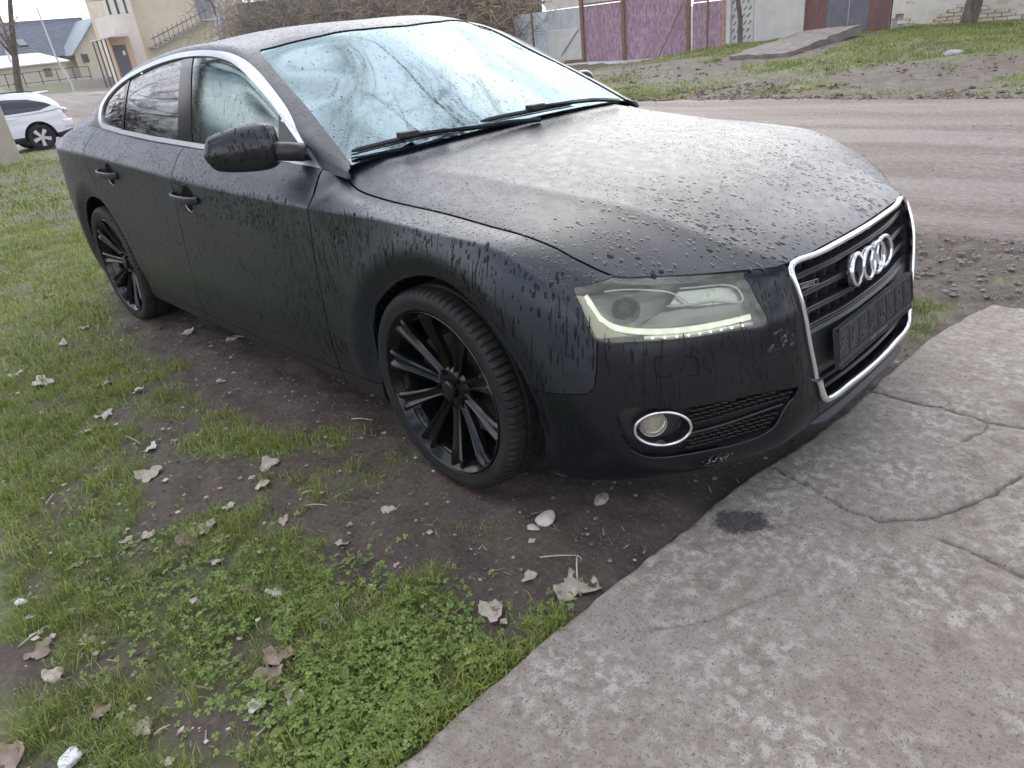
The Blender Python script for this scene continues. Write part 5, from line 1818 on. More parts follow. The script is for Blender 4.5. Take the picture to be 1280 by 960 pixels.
def fog_insert():
    nrm = Vector((.7071, -.7071, 0))
    def both2(bm, name, mat, par=None, angle=35):
        m = mirror_bm(bm)
        a = finish(bm, name, mat, par[0] if par else CAR, angle=angle); b = finish(m, name, mat, par[1] if par else CAR, angle=angle)
        return a, b
    back = FOG_BM
    shift_bm(back, -.026)
    I = both2(back, 'fog_lamp_insert', M_SATINPL)
    # wall of the recess
    bm = bmesh.new(); r0 = []; r1 = []
    for s, z in FOG:
        p = on1(s, z, -.001); q = on1(s, z, -.03)
        r0.append(bm.verts.new(p)); r1.append(bm.verts.new(q))
    for i in range(len(FOG)): bm.faces.new((r0[i], r0[(i+1) % len(FOG)], r1[(i+1) % len(FOG)], r1[i]))
    both2(bm, 'recess_wall', M_SATINPL, I)
    # rolled edge
    P = [on1(s, z, .0) for s, z in FOG[6:14]]
    P = [Vector(p) for p in curve([tuple(p) for p in P], 40)]
    bm = sweep(bmesh.new(), P, rprof(.006, .006), [nrm]*40); both2(bm, 'recess_edge', M_GLOSS, I)
    # middle rib
    P = [Vector(p) for p in curve([tuple(on1(s, z, -.008)) for s, z in ((.02, .333), (.11, .334), (.20, .337), (.285, .343))], 24)]
    bm = sweep(bmesh.new(), P, rprof(.008, .016), [nrm]*24); both2(bm, 'rib', M_GLOSS, I)
    # honeycomb-like bars
    bm = bmesh.new(); k = 0
    for z in np.arange(.282, .402, .0125):
        for s in np.arange(.03, .31, .021):
            ss = s+(.0105 if k % 2 else 0)
            if in_poly(ss, z, FOG) and in_poly(ss+.012, z+.006, FOG) and in_poly(ss-.012, z-.006, FOG) and abs(z-.337) > .010:
                p = on1(ss, z, -.018)
                box(bm, -.0085, .0085, -.010, .010, -.0022, .0022, Matrix.Translation(p) @ Matrix.Rotation(R_(45), 4, 'Z'))
        k += 1
    mb = both2(bm, 'mesh_bars', M_SATINPL, I)
    for o in mb: o['kind'] = 'stuff'
    # fog lamp: chrome ring, dark bowl, lens
    c = on1(-.045, .364, -.006); c = Vector(c)
    X = Vector((.70, .70, -.06)).normalized(); Z = Vector((0.03, .03, 1)).normalized(); Y = X.cross(Z); 
    if Y.dot(nrm) < 0: Y = -Y
    def el(t, a, b, d): return c+X*(a*math.cos(t))+Z*(b*math.sin(t))+Y*d
    bm = bmesh.new()
    P = [el(2*math.pi*k/56, .070, .047, .004) for k in range(56)]
    sweep(bm, P, rprof(.0075, .010), [Y]*56, True)
    F = both2(bm, 'fog_lamp_ring', M_CHROME)
    bm = bmesh.new(); rings = []
    for a, b, d in ((.069, .046, .002), (.064, .042, -.012), (.052, .038, -.028), (.0, .0, -.032)):
        rings.append([bm.verts.new(el(2*math.pi*k/40, a, b, d)) for k in range(40)])
    for i in range(3):
        for k in range(40): bm.faces.new((rings[i][k], rings[i][(k+1) % 40], rings[i+1][(k+1) % 40], rings[i+1][k]))
    bmesh.ops.remove_doubles(bm, verts=bm.verts, dist=1e-5)
    both2(bm, 'lamp_bowl', M_GLOSS, F)
    MTX = Matrix.Translation(c-X*.020+Y*(-.018)) @ Y.to_track_quat('Y', 'Z').to_matrix().to_4x4()
    bm = lathe(bmesh.new(), [(0, .012), (.015, .0105), (.028, .006), (.036, -.002), (.036, -.008)], 32); bm.transform(MTX)
    both2(bm, 'fog_lens', M_FOGLENS, F)
    bm = lathe(bmesh.new(), [(0, -.012), (.02, -.006), (.035, .0)], 24); bm.transform(MTX)
    both2(bm, 'fog_reflector', M_REFL, F)
    # washer cover outline in the bumper
    P = round_poly([(-.064, .560), (.042, .542), (.050, .494), (-.060, .508)], .012, 4)
    Q = [on1(s, z, .0004) for s, z in P]
    bm = sweep(bmesh.new(), [Vector(q) for q in Q], rprof(.0022, .0016), [nrm]*len(Q), True)
    both2(bm, 'washer_flap', M_VOID)
fog_insert()

# ================================================================== the car: wheels, mirrors, handles, cabin
def mirror_obj_children(o): pass

def build_wheel():
    """local: axle along y, outer face towards -y, origin at the hub centre plane"""
    parts = {}
    hw = .118                                   # half width of the tyre
    R = .327
    # barrel
    prof = [(.262, -.1195), (.2655, -.115), (.2655, -.106), (.254, -.098), (.236, -.092), (.231, -.06), (.226, .05), (.240, .10), (.256, .112)]
    bm = lathe(bmesh.new(), prof, 72)
    inner = [(.259, -.118), (.253, -.111), (.243, -.098), (.232, -.085), (.224, -.05), (.219, .06), (.17, .085)]
    lathe(bm, inner, 72)
    lathe(bm, [(.262, -.1195), (.259, -.118)], 72)
    parts['wheel'] = (bm, M_RIM)
    # tyre with cut tread blocks
    prof = [(.249, -.098, 0), (.264, -.112, 0), (.270, -.1185, 0), (.278, -.1185, 0), (.289, -.1220, 0), (.300, -.1225, 0), (.3115, -.119, 1), (.318, -.113, 2), (.3225, -.104, 3), (.3255, -.090, 3), (.3265, -.072, 3),
            (.3180, -.066, 0), (.3180, -.057, 0), (.3270, -.054, 4), (.3275, -.030, 4), (.3185, -.026, 0), (.3185, -.016, 0), (.3275, -.013, 0), (.3275, .013, 0), (.3185, .016, 0), (.3185, .026, 0), (.3275, .030, 4), (.3270, .054, 4), (.3180, .057, 0), (.3180, .066, 0),
            (.3265, .072, 3), (.3255, .090, 3), (.3225, .104, 3), (.318, .113, 2), (.3115, .119, 1), (.300, .1225, 0), (.275, .1195, 0), (.258, .113, 0), (.246, .098, 0)]
    n = 420
    G = np.zeros((n, len(prof), 3))
    for k in range(n):
        t = 2*math.pi*k/n
        for j, (r, h, g) in enumerate(prof):
            if g:
                ph = k % 5
                if g in (1, 2, 3) and ph == 0: r -= (.0, .002, .005, .0065)[g]
                if g == 4 and ph == 2: r -= .004
            G[k, j] = (r*math.cos(t), h, r*math.sin(t))
    bm = grid_bm(G, closed_u=True)
    bmesh.ops.recalc_face_normals(bm, faces=bm.faces)
    parts['tyre'] = (bm, M_RUBBER)
    # one spoke: two raised edges with a valley between, dished
    secs = []
    for r, w, d, hgt in ((.045, .0165, -.066, .020), (.075, .0165, -.070, .022), (.12, .0185, -.080, .022), (.165, .022, -.092, .021), (.205, .027, -.104, .018), (.236, .032, -.111, .014), (.252, .035, -.112, .010)):
        secs.append([(r, -w, d+hgt), (r, -w*.98, d+.003), (r, -w*.72, d-.002), (r, -w*.42, d+.001), (r, -w*.16, d+.009), (r, w*.16, d+.009), (r, w*.42, d+.001), (r, w*.72, d-.002), (r, w*.98, d+.003), (r, w, d+hgt)])
    S = np.array(secs)                      # (r, tangential, y)
    G = np.stack([S[:, :, 0], S[:, :, 2], S[:, :, 1]], axis=2)
    tt = np.arange(len(secs)); G = nspline(tt, G, np.linspace(0, len(secs)-1, 15))
    bm = grid_bm(G, closed_u=False)
    bmesh.ops.recalc_face_normals(bm, faces=bm.faces)
    parts['spoke'] = (bm, M_RIM)
    bm = lathe(bmesh.new(), [(0, -.086), (.024, -.086), (.029, -.083), (.030, -.074)], 32)
    parts['centre_cap'] = (bm, M_GLOSS)
    bm = lathe(bmesh.new(), [(.030, -.070), (.046, -.072), (.066, -.068), (.078, -.058), (.080, -.02), (0.02, .02)], 40)
    parts['hub'] = (bm, M_RIM)
    bm = lathe(bmesh.new(), [(.0, -.080), (.006, -.080), (.0085, -.076), (.0085, -.060)], 6)
    parts['lug_bolt'] = (bm, M_VOID)
    bm = lathe(bmesh.new(), [(.06, -.010), (.16, -.010), (.16, .014), (.06, .014)], 48, True)
    parts['brake_disc'] = (bm, M_DISC)
    bm = bmesh.new()
    pr = [(.085*math.cos(t), .085*math.sin(t)) for t in np.linspace(-.5, .5, 8)]+[(.178*math.cos(t), .178*math.sin(t)) for t in np.linspace(.5, -.5, 8)]
    prism(bm, pr, -.036, .036, Matrix(((1, 0, 0, 0), (0, 0, 1, 0), (0, 1, 0, 0), (0, 0, 0, 1))))
    parts['brake_caliper'] = (bm, M_MATTEPL)
    me = {}
    for k, (bm, mt) in parts.items():
        m = bpy.data.meshes.new(k); bm.to_mesh(m); bm.free(); m.materials.append(mt)
        m.shade_smooth(); m.set_sharp_from_angle(angle=R_(38 if k != 'tyre' else 28))
        me[k] = m
    def place(x, y, z, side, steer, spin):
        w = link('wheel', me['wheel'], None, CAR, (x, y, z))
        rz = steer+(math.pi if side > 0 else 0)
        w.rotation_euler = (0, 0, rz)
        def ch(n, rot, loc=(0, 0, 0)):
            o = link(n, me[n], None, w); o.rotation_euler = (0, rot, 0); o.location = loc; return o
        ch('tyre', 0); ch('hub', 0); ch('centre_cap', 0); ch('brake_disc', 0)
        ch('brake_caliper', R_(200) if x > -1 else R_(20))
        for i in range(10): ch('spoke', spin+2*math.pi*i/10)
        for i in range(5):
            a = spin+2*math.pi*i/5+.31
            ch('lug_bolt', 0, (.0555*math.cos(a), 0, -.0555*math.sin(a)))
    st = -.031
    place(0, -.790, .327, -1, st, .22)
    place(0, .790, .327, 1, st, .5)
    place(-2.81, -.787, .327, -1, 0, .05)
    place(-2.81, .787, .327, 1, 0, .8)
build_wheel()

def build_mirrors():
    inn = Vector((-.735, -.865, 1.030)); outp = Vector((-.892, -1.025, 1.035))
    w = (outp-inn); L = w.length; w.normalize()
    n = Vector((-w.y, w.x, 0))                # forward/outward normal
    if n.x < 0: n = -n
    up = Vector((0, 0, 1))
    secs = [(-.004, .62), (.0, .86), (.018, 1.0), (.05, 1.06), (.10, 1.04), (.15, .98), (.20, .88), (.238, .68), (.256, .22)]
    def shell(z0, z1, mat_name, mat, wrap):
        bm = bmesh.new(); rings = []
        ss = np.array([s for s, _ in secs]); kk = np.array([k for _, k in secs])
        us = np.linspace(0, 1, 40)
        sv = nspline(np.linspace(0, 1, len(ss)), ss[:, None], us)[:, 0]; kv = nspline(np.linspace(0, 1, len(kk)), kk[:, None], us)[:, 0]
        for s, k in zip(sv, kv):
            ring = []
            for t in np.linspace(0, 2*math.pi, 48, endpoint=False):
                a, b = math.cos(t), math.sin(t)
                e = .60
                ca = math.copysign(abs(a)**e, a); sb = math.copysign(abs(b)**e, b)
                dep = (.062 if ca > 0 else .040)*ca
                zz = .071*sb*k
                dep *= (.45+.55*k)
                if sb > 0 and ca > 0: dep *= 1-.25*sb
                if sb < 0: dep *= 1-.22*(-sb)
                ring.append(bm.verts.new(inn+w*s*L/.25+n*dep+up*(zz-.004-.014*s/.25)))
            rings.append(ring)
        m = 48
        for i in range(len(rings)-1):
            for j in range(m): bm.faces.new((rings[i][j], rings[i][(j+1) % m], rings[i+1][(j+1) % m], rings[i+1][j]))
        bm.faces.new(rings[0]); bm.faces.new(rings[-1])
        bmesh.ops.recalc_face_normals(bm, faces=bm.faces)
        return bm
    bm = shell(0, 1, '', None, 0)
    # split at a seam: painted cap above, black base below
    cut = inn.z-.036
    bmesh.ops.bisect_plane(bm, geom=bm.verts[:]+bm.edges[:]+bm.faces[:], dist=1e-5, plane_co=(0, 0, cut), plane_no=(0, 0, 1))
    low = take_faces(bm, [f for f in bm.faces if f.calc_center_median().z < cut])
    for v in low.verts:
        if v.co.z < cut-.001: pass
    PANELS.append(('mirror', bm.copy()))
    A = both(bm, 'side_mirror', M_GLOSSPAINT, CAR, .004, 40)
    A[1].location = (-.10, -.02, -.03)
    shift_bm(low, -.0025)
    m = mirror_bm(low)
    for s, b in ((0, low), (1, m)): finish(b, 'mirror_base', M_SATINPL, A[s], angle=50)
    # stalk to the door
    bm = bmesh.new()
    path = [inn+w*.02+Vector((0, 0, -.022)), inn+Vector((.035, .03, -.030)), Vector((-.705, -.80, .992)), Vector((-.715, -.775, .985))]
    P = [Vector(p) for p in curve([tuple(p) for p in path], 14)]
    sweep(bm, P, rprof(.062, .060), [up]*14)
    m = mirror_bm(bm)
    for s, b in ((0, bm), (1, m)): finish(b, 'mirror_stalk', M_SATINPL, A[s], angle=50)
    # glass
    bm = bmesh.new()
    vs = [bm.verts.new(inn+w*(L*.5+.105*math.cos(t))-n*.0405+up*(.055*math.sin(t)-.004)) for t in np.linspace(0, 2*math.pi, 24, endpoint=False)]
    bm.faces.new(vs)
    m = mirror_bm(bm)
    for s, b in ((0, bm), (1, m)): finish(b, 'mirror_glass', M_CHROME, A[s])
M_GLOSSPAINT = simple('wet_black_mirror_paint', (.010, .010, .013), .20, col2=(.016, .016, .02), nscale=25, rough2=.34)
build_mirrors()

def build_handles():
    for x0, z0, door in ((-1.495, .806, 'front_door'), (-2.385, .855, 'rear_door')):
        for s in (0, 1):
            par = LOW[door][s]
            # flat black disc on the skin, painted shade for the dish behind the grip
            bm = bmesh.new(); rings = []
            for a, d in ((1.0, .0012), (.9, .001), (.0, .001)):
                ring = []
                for t in np.linspace(0, 2*math.pi, 28, endpoint=False):
                    p = ony(x0+.02+.052*a*math.cos(t), z0+.052*a*math.sin(t), d)
                    ring.append(bm.verts.new(p))
                rings.append(ring)
            for i in range(2):
                for k in range(28): bm.faces.new((rings[i][k], rings[i][(k+1) % 28], rings[i+1][(k+1) % 28], rings[i+1][k]))
            bmesh.ops.remove_doubles(bm, verts=bm.verts, dist=1e-5)
            bmesh.ops.recalc_face_normals(bm, faces=bm.faces)
            if s: bm = mirror_bm(bm)
            finish(bm, 'dish_shade', M_VOID, par)
            bm = bmesh.new()
            rim = [ony(x0+.02+.053*math.cos(t), z0+.053*math.sin(t), .001) for t in np.linspace(math.pi*1.08, math.pi*1.9, 18)]
            sweep(bm, rim, rprof(.003, .003), [Vector((0, -1, 0))]*18)
            if s: bm = mirror_bm(bm)
            finish(bm, 'recess_edge', M_ALU, par)
            # grip
            bm = bmesh.new()
            pts = []; rr = []
            for k in range(17):
                t = k/16
                x = x0-.118+.236*t
                arch = math.sin(math.pi*t)
                p = ony(x, z0+.004-.006*t, .004+.034*arch**.45)
                pts.append(p); rr.append(1)
            sweep(bm, pts, rprof(.030, .013), [Vector((0, -1, 0))]*17)
            if s: bm = mirror_bm(bm)
            finish(bm, 'door_handle', M_PAINT, par, angle=40)
build_handles()

def build_interior():
    def seat(y):
        b = bmesh.new()
        box(b, -1.75, -1.22, y-.25, y+.25, .42, .56)
        s = finish(b, 'seat', M_SEAT, CAR, bevel=.05)
        b = bmesh.new()
        box(b, -.07, .07, -.25, .25, 0, .64, Matrix.Translation((-1.72, y, .52)) @ Matrix.Rotation(R_(-18), 4, 'Y'))
        finish(b, 'backrest', M_SEAT, s, bevel=.05)
        b = bmesh.new()
        box(b, -.05, .05, -.13, .13, 0, .18, Matrix.Translation((-1.94, y, 1.15)) @ Matrix.Rotation(R_(-10), 4, 'Y'))
        finish(b, 'headrest', M_SEAT, s, bevel=.04)
    seat(-.38); seat(.38)
    b = bmesh.new(); box(b, -2.95, -2.4, -.65, .65, .42, .56); box(b, -3.05, -2.9, -.65, .65, .5, 1.02)
    finish(b, 'rear_bench', M_SEAT, CAR, bevel=.05)
    b = bmesh.new()
    box(b, -.95, -.50, -.70, .70, .62, .88); box(b, -1.02, -.8, .15, .62, .80, .95)
    finish(b, 'dashboard', M_MATTEPL, CAR, bevel=.06)
    b = bmesh.new()
    MTX = Matrix.Translation((-1.12, .38, .84)) @ Matrix.Rotation(R_(-62), 4, 'Y')
    P = [MTX @ Vector((.185*math.cos(t), .185*math.sin(t), 0)) for t in np.linspace(0, 2*math.pi, 40, endpoint=False)]
    sweep(b, P, rprof(.03, .03), [MTX.to_3x3() @ Vector((0, 0, 1))]*40, True)
    st = finish(b, 'steering_wheel', M_SATINPL, CAR)
    b = bmesh.new(); box(b, -.05, .06, -.08, .08, -.02, .03, MTX); box(b, -.02, .02, -.18, .18, -.01, .01, MTX)
    finish(b, 'wheel_hub', M_SATINPL, st, bevel=.01)
    b = bmesh.new(); box(b, -.02, .02, -.11, .11, -.03, .03, Matrix.Translation((-1.13, .0, 1.27)))
    finish(b, 'rear_view_mirror', M_SATINPL, CAR, bevel=.01)
    # headliner keeps daylight out of the cabin
    G = G3[::4, 22:-22:4].copy(); G[:, :, 2] -= .045
    b = grid_bm(G); 
    bmesh.ops.delete(b, geom=[f for f in b.faces if f.calc_center_median().x > -1.28 or f.calc_center_median().x < -2.6], context='FACES')
    finish(b, 'headliner', M_MATTEPL, CAR)
build_interior()

# ================================================================== background: walls and gates across the lane
M_RUST = simple('rusty_steel', (.14, .075, .045), .8, col2=(.24, .15, .10), nscale=20, bstr=.3, bscale=80)
M_PURPLE = None
def flaking(name, a, b, c, scale=(1, 1, .35), lo=.42, hi=.62):
    m, nt, bs = new_mat(name)
    v = obj_coord(nt, scale)
    f1 = tex_noise(nt, 13, 10, .75, v, .4)
    f2 = tex_noise(nt, 2.2, 6, .6, v)
    col = ramp(nt, f1, [(lo, a), (hi, b)])
    col = mixc(nt, ramp(nt, f2, [(.50, 0.0), (.68, .75)]), col, c)
    nt.links.new(col, bs.inputs['Base Color'])
    bs.inputs['Roughness'].default_value = .7
    bump(nt, bs, f1, .3, .01)
    return m
M_PURPLE = flaking('flaking_purple_paint', (.225, .115, .165), (.38, .31, .355), (.26, .15, .18))
M_MAROON = flaking('faded_maroon_paint', (.135, .062, .058), (.18, .095, .088), (.12, .065, .06))
M_SLATE = flaking('faded_slate_paint', (.115, .105, .135), (.16, .15, .175), (.10, .085, .10))
M_SHEET = flaking('old_bluegrey_sheet', (.37, .39, .41), (.50, .50, .50), (.34, .25, .19))
M_CORR = flaking('corrugated_zinc', (.45, .48, .53), (.60, .62, .65), (.40, .39, .38))
M_PANEL = simple('precast_concrete', (.46, .45, .42), .85, col2=(.55, .54, .51), nscale=3, bstr=.2, bscale=60)
M_PLASTER = simple('old_plaster', (.50, .46, .40), .9, col2=(.60, .56, .52), nscale=2.5, bstr=.35, bscale=25)
M_BRICK = simple('pale_brick', (.42, .33, .25), .9, col2=(.56, .47, .38), nscale=6, bstr=.4, bscale=50)
M_MORTAR = simple('old_mortar', (.30, .27, .24), .95, col2=(.40, .37, .34), nscale=8, bstr=.3, bscale=40)
M_BARK = simple('bark', (.085, .065, .055), .9, col2=(.17, .14, .12), nscale=14, bstr=.6, bscale=30, stretch=(1, 1, .25))
M_TWIGS = simple('bare_twigs', (.17, .13, .095), .9, col2=(.30, .24, .17), nscale=1.5)
M_DARKTW = simple('dark_twigs', (.055, .045, .04), .9, col2=(.11, .09, .08), nscale=1.5)
WY = 17.2
def gz(x, y): return float(height(x, y))

def gate_leaf(root, name, x0, x1, z0, z1, m, y=WY, ribs=0):
    b = bmesh.new(); box(b, x0, x1, y, y+.02, z0, z1)
    o = finish(b, name, m, root, smooth=False)
    return o
def purple_gate():
    g = empty('double_gate', (-12.5, WY, 0)); tag(g, 'flaking purple steel double gate across the lane, behind the windscreen pillar', 'gate')
    def bx(n, x0, x1, y0, y1, z0, z1, m, bev=None): 
        b = bmesh.new(); box(b, x0+12.5, x1+12.5, y0-WY, y1-WY, z0, z1); return finish(b, n, m, g, smooth=False)
    bx('gate_leaf', -14.32, -12.88, WY, WY+.02, .06, 1.62, M_PURPLE)
    bx('gate_leaf', -12.74, -10.68, WY+.005, WY+.025, .05, 1.66, M_PURPLE)
    bx('upper_sheet', -14.32, -12.88, WY+.03, WY+.045, 1.68, 2.15, M_SHEET)
    bx('upper_sheet', -12.74, -10.68, WY+.03, WY+.045, 1.72, 2.20, M_SHEET)
    for x in (-14.38, -12.81, -10.60):
        bx('gate_post', x-.05, x+.05, WY-.06, WY+.04, -.1, 2.35, M_RUST)
    for z in (1.64,): 
        bx('gate_rail', -14.32, -12.88, WY-.03, WY-.003, z, z+.05, M_RUST)
        bx('gate_rail', -12.74, -10.68, WY-.03, WY-.003, z+.03, z+.08, M_RUST)
    b = bmesh.new(); tube(b, [(-11.35+12.5, -.4, .05), (-10.75+12.5, -.08, 1.35)], .018, 6); finish(b, 'prop_pole', M_RUST, g)
    g2 = empty('narrow_gate', (-10.0, WY, 0)); tag(g2, 'narrow purple gate with a rusty streak right of the double gate', 'gate')
    def b2(n, x0, x1, y0, y1, z0, z1, m):
        b = bmesh.new(); box(b, x0+10, x1+10, y0-WY, y1-WY, z0, z1); return finish(b, n, m, g2, smooth=False)
    b2('gate_leaf', -10.47, -10.04, WY, WY+.02, .06, 1.35, M_PURPLE); b2('gate_leaf', -9.99, -9.58, WY, WY+.02, .06, 1.35, M_PURPLE)
    b2('upper_sheet', -10.47, -9.58, WY+.025, WY+.04, 1.37, 2.1, M_PURPLE)
    b2('gate_post', -9.56, -9.44, WY-.05, WY+.05, -.1, 2.2, simple('orange_rust', (.30, .15, .08), .8, col2=(.40, .28, .2), nscale=12))
    b2('hinge_bar', -10.035, -9.995, WY-.02, WY+.02, .06, 2.0, M_RUST)
purple_gate()

def sheet_fence():
    r = empty('steel_sheet_fence', (-15.1, WY, 0)); tag(r, 'rust-stained grey steel sheet fence with a patched lower panel', 'fence')
    def bx(n, x0, x1, z0, z1, m, y=0.0):
        b = bmesh.new(); box(b, x0+15.1, x1+15.1, y, y+.02, z0, z1); return finish(b, n, m, r, smooth=False)
    bx('upper_sheet', -15.85, -14.45, 1.06, 1.62, M_SHEET); bx('lower_sheet', -15.80, -14.46, .16, 1.05, M_PANEL, -.01)
    bx('rusty_skirt', -15.2, -14.47, -.05, .15, M_RUST, -.015); bx('top_board', -15.9, -14.45, 1.64, 2.1, M_PLASTER, .03)
    b = bmesh.new(); tube(b, [(-.2, -.03, .3), (.55, -.03, 1.0)], .012, 5); finish(b, 'brace', M_RUST, r)
    c = empty('corrugated_fence', (-16.6, WY, 0)); tag(c, 'pale corrugated zinc fence sheet left of the steel sheets', 'fence')
    b = bmesh.new(); n = 80; prev = None
    for k in range(n+1):
        x = -.75+1.5*k/n; y = .028*math.sin(k*2*math.pi/7.2)
        top = 1.62-.10*max(0, (-.45-x)/.3)**2
        ring = [b.verts.new((x, y, -.1)), b.verts.new((x, y, top))]
        if prev: b.faces.new((prev[0], ring[0], ring[1], prev[1]))
        prev = ring
    finish(b, 'corrugated_sheet', M_CORR, c, angle=50)
    b = bmesh.new(); box(b, .1, .16, -.06, -.03, -.1, 1.9); finish(b, 'post', M_RUST, c, smooth=False)
sheet_fence()

def panel_walls():
    r = empty('slotted_concrete_panel', (-9.05, WY, 0)); tag(r, 'pale precast panel with diagonal slots beside the narrow gate', 'wall')
    b = bmesh.new(); box(b, -.36, .36, .02, .10, -.1, 2.2); finish(b, 'panel', M_PANEL, r, smooth=False)
    b = bmesh.new(); box(b, -.38, -.26, -.05, .018, -.1, 2.25); finish(b, 'edge_post', M_PANEL, r, smooth=False)
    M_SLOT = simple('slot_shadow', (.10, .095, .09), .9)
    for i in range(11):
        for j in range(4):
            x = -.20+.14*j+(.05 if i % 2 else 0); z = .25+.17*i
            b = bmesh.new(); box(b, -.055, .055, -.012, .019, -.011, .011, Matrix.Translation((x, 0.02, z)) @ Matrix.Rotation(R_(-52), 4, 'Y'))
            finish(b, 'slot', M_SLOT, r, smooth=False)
    r = empty('plain_wall', (-7.95, WY, 0)); tag(r, 'plain pale grey wall between slotted panel and maroon gate', 'wall')
    b = bmesh.new(); box(b, -.68, .60, 0, .2, -.1, 2.3); finish(b, 'wall', M_PANEL, r, bevel=.02)
    b = bmesh.new(); box(b, .56, .64, -.04, .1, -.1, 2.35); finish(b, 'pillar', M_PANEL, r, smooth=False)
    r = empty('maroon_gate', (-6.3, WY, 0)); tag(r, 'maroon and slate panelled garage gate beside the brick wall', 'gate')
    for x0, x1, m in ((-7.26, -6.78, M_MAROON), (-6.77, -6.27, M_SLATE), (-6.25, -5.79, M_SLATE), (-5.78, -5.30, M_MAROON)):
        b = bmesh.new(); box(b, x0+6.3, x1+6.3, .02, .05, .18, 2.15); finish(b, 'gate_panel', m, r, smooth=False)
    b = bmesh.new(); box(b, -1.04, -.98, -.02, .08, 0, 2.25); finish(b, 'gate_post', M_RUST, r, smooth=False)
    b = bmesh.new(); box(b, .985, 1.02, -.02, .08, 0, 2.25); finish(b, 'gate_post', M_RUST, r, smooth=False)
    b = bmesh.new(); box(b, -.98, .985, -.02, .10, 0.05, .17); finish(b, 'threshold', M_PANEL, r, smooth=False)
panel_walls()

def brick_wall():
    x0, x1 = -5.25, 5.2
    r = empty('brick_wall', (x0, WY, 0)); tag(r, 'whitewashed brick wall with bare courses showing, behind the lone trunk', 'wall')
    b = bmesh.new(); box(b, 0, x1-x0, .03, .28, -.1, 2.3); finish(b, 'mortar_core', M_MORTAR, r, smooth=False)
    rnd = random.Random(3)
    me = []
    for k in range(6):
        bm = bmesh.new(); w = .245; box(bm, 0, w, -.012-.012*rnd.random(), .06, 0, .066)
        for v in bm.verts: v.co += Vector((rnd.uniform(-.005, .005), rnd.uniform(-.004, .004), rnd.uniform(-.004, .004)))
        m = bpy.data.meshes.new('brick'); bm.to_mesh(m); bm.free(); m.materials.append(M_BRICK if k % 3 else M_PLASTER); me.append(m)
    n = 0
    for i in range(12):
        z = .20+i*.078
        xx = -.12*(i % 2)
        while xx < 4.2 and n < 300:
            if xx > 0 and vnoise(xx*1.3+4, z*3+9) < .78-.30*max(0, (z-.55)):
                o = link('brick', me[rnd.randrange(6)], None, r, (xx, 0.0, z)); n += 1
            xx += .258
    # plaster skin above
    b = bmesh.new()
    nx, nz = 120, 26
    V = {}
    for i in range(nx+1):
        for j in range(nz+1):
            x = i*(x1-x0)/nx; z = .15+j*.083
            V[i, j] = b.verts.new((x, -.004-.03*float(vnoise(x*3, z*3)), z))
    for i in range(nx):
        for j in range(nz):
            x = (i+.5)*(x1-x0)/nx; z = .15+(j+.5)*.083
            lim = .62+.55*(float(fbm(np.array(x*1.2+4), np.array(z*1.5)))-.5)*2
            if z > lim: b.faces.new((V[i, j], V[i+1, j], V[i+1, j+1], V[i, j+1]))
    bmesh.ops.delete(b, geom=[v for v in b.verts if not v.link_faces], context='VERTS')
    finish(b, 'plaster_skin', M_PLASTER, r, smooth=True, angle=60)
brick_wall()

# ------------------------------------------------------------------ bare trees and shrubs
class Twigs:
    def __init__(s): s.v = []; s.f = []
    def seg(s, pts, rads, k):
        base = len(s.v)
        for i, p in enumerate(pts):
            d = (pts[min(i+1, len(pts)-1)]-pts[max(i-1, 0)])
            d = d.normalized() if d.length > 1e-6 else Vector((0, 0, 1))
            a = d.orthogonal().normalized(); b = d.cross(a)
            for j in range(k):
                t = 6.28319*j/k
                q = p+(a*math.cos(t)+b*math.sin(t))*rads[i]
                s.v.append((q.x, q.y, q.z))
        for i in range(len(pts)-1):
            for j in range(k):
                a0 = base+i*k+j; a1 = base+i*k+(j+1) % k
                s.f.append((a0, a1, a1+k, a0+k))
    def obj(s, name, m, parent):
        me = bpy.data.meshes.new(name); me.from_pydata(s.v, [], s.f); me.shade_smooth()
        return link(name, me, m, parent)

def grow(rnd, p, d, length, rad, depth, trunk, crown, kids, up=.08, maxd=4, wig=.25, minr=.003, down=0.0):
    n = 6 if depth < 2 else 4
    pts = [p.copy()]; rads = [rad]; q = p.copy(); dd = d.normalized()
    for i in range(n):
        dd = (dd+Vector((rnd.gauss(0, wig), rnd.gauss(0, wig), rnd.gauss(0, wig)+up-down*depth))*.5).normalized()
        q = q+dd*(length/n); pts.append(q.copy()); rads.append(max(minr, rad*(1-.72*(i+1)/n)))
    tgt = trunk if depth == 0 else crown
    tgt.seg(pts, rads, 8 if depth == 0 else (5 if depth < 2 else 3))
    if depth >= maxd: return
    for c in range(kids[depth]):
        t = rnd.uniform(.35 if depth == 0 else .2, 1.0)
        i = min(n-1, int(t*n)); base = pts[i].lerp(pts[i+1], t*n-i)
        ax = Vector((rnd.gauss(0, 1), rnd.gauss(0, 1), rnd.gauss(0, .5)))
        nd = (dd*.55+ax.normalized()*.85+Vector((0, 0, .15))).normalized()
        grow(rnd, base, nd, length*rnd.uniform(.38, .68), max(minr, rads[i]*rnd.uniform(.42, .62)), depth+1, trunk, crown, kids, up, maxd, wig, minr, down)

def bare_tree(name, label, x, y, h, r, seed, kids, cat='tree', group=None, lean=(0, 0), bark=None, tw=None, maxd=4, minr=.004, up=.08, down=0.0, wig=.25):
    rnd = random.Random(seed)
    root = empty(name, (x, y, gz(x, y))); tag(root, label, cat, group)
    T, C = Twigs(), Twigs()
    grow(rnd, Vector((0, 0, -.1)), Vector((lean[0], lean[1], 1)), h, r, 0, T, C, kids, up, maxd, wig, minr, down)
    T.obj('trunk', bark or M_BARK, root); C.obj('crown', tw or M_TWIGS, root)
    return root

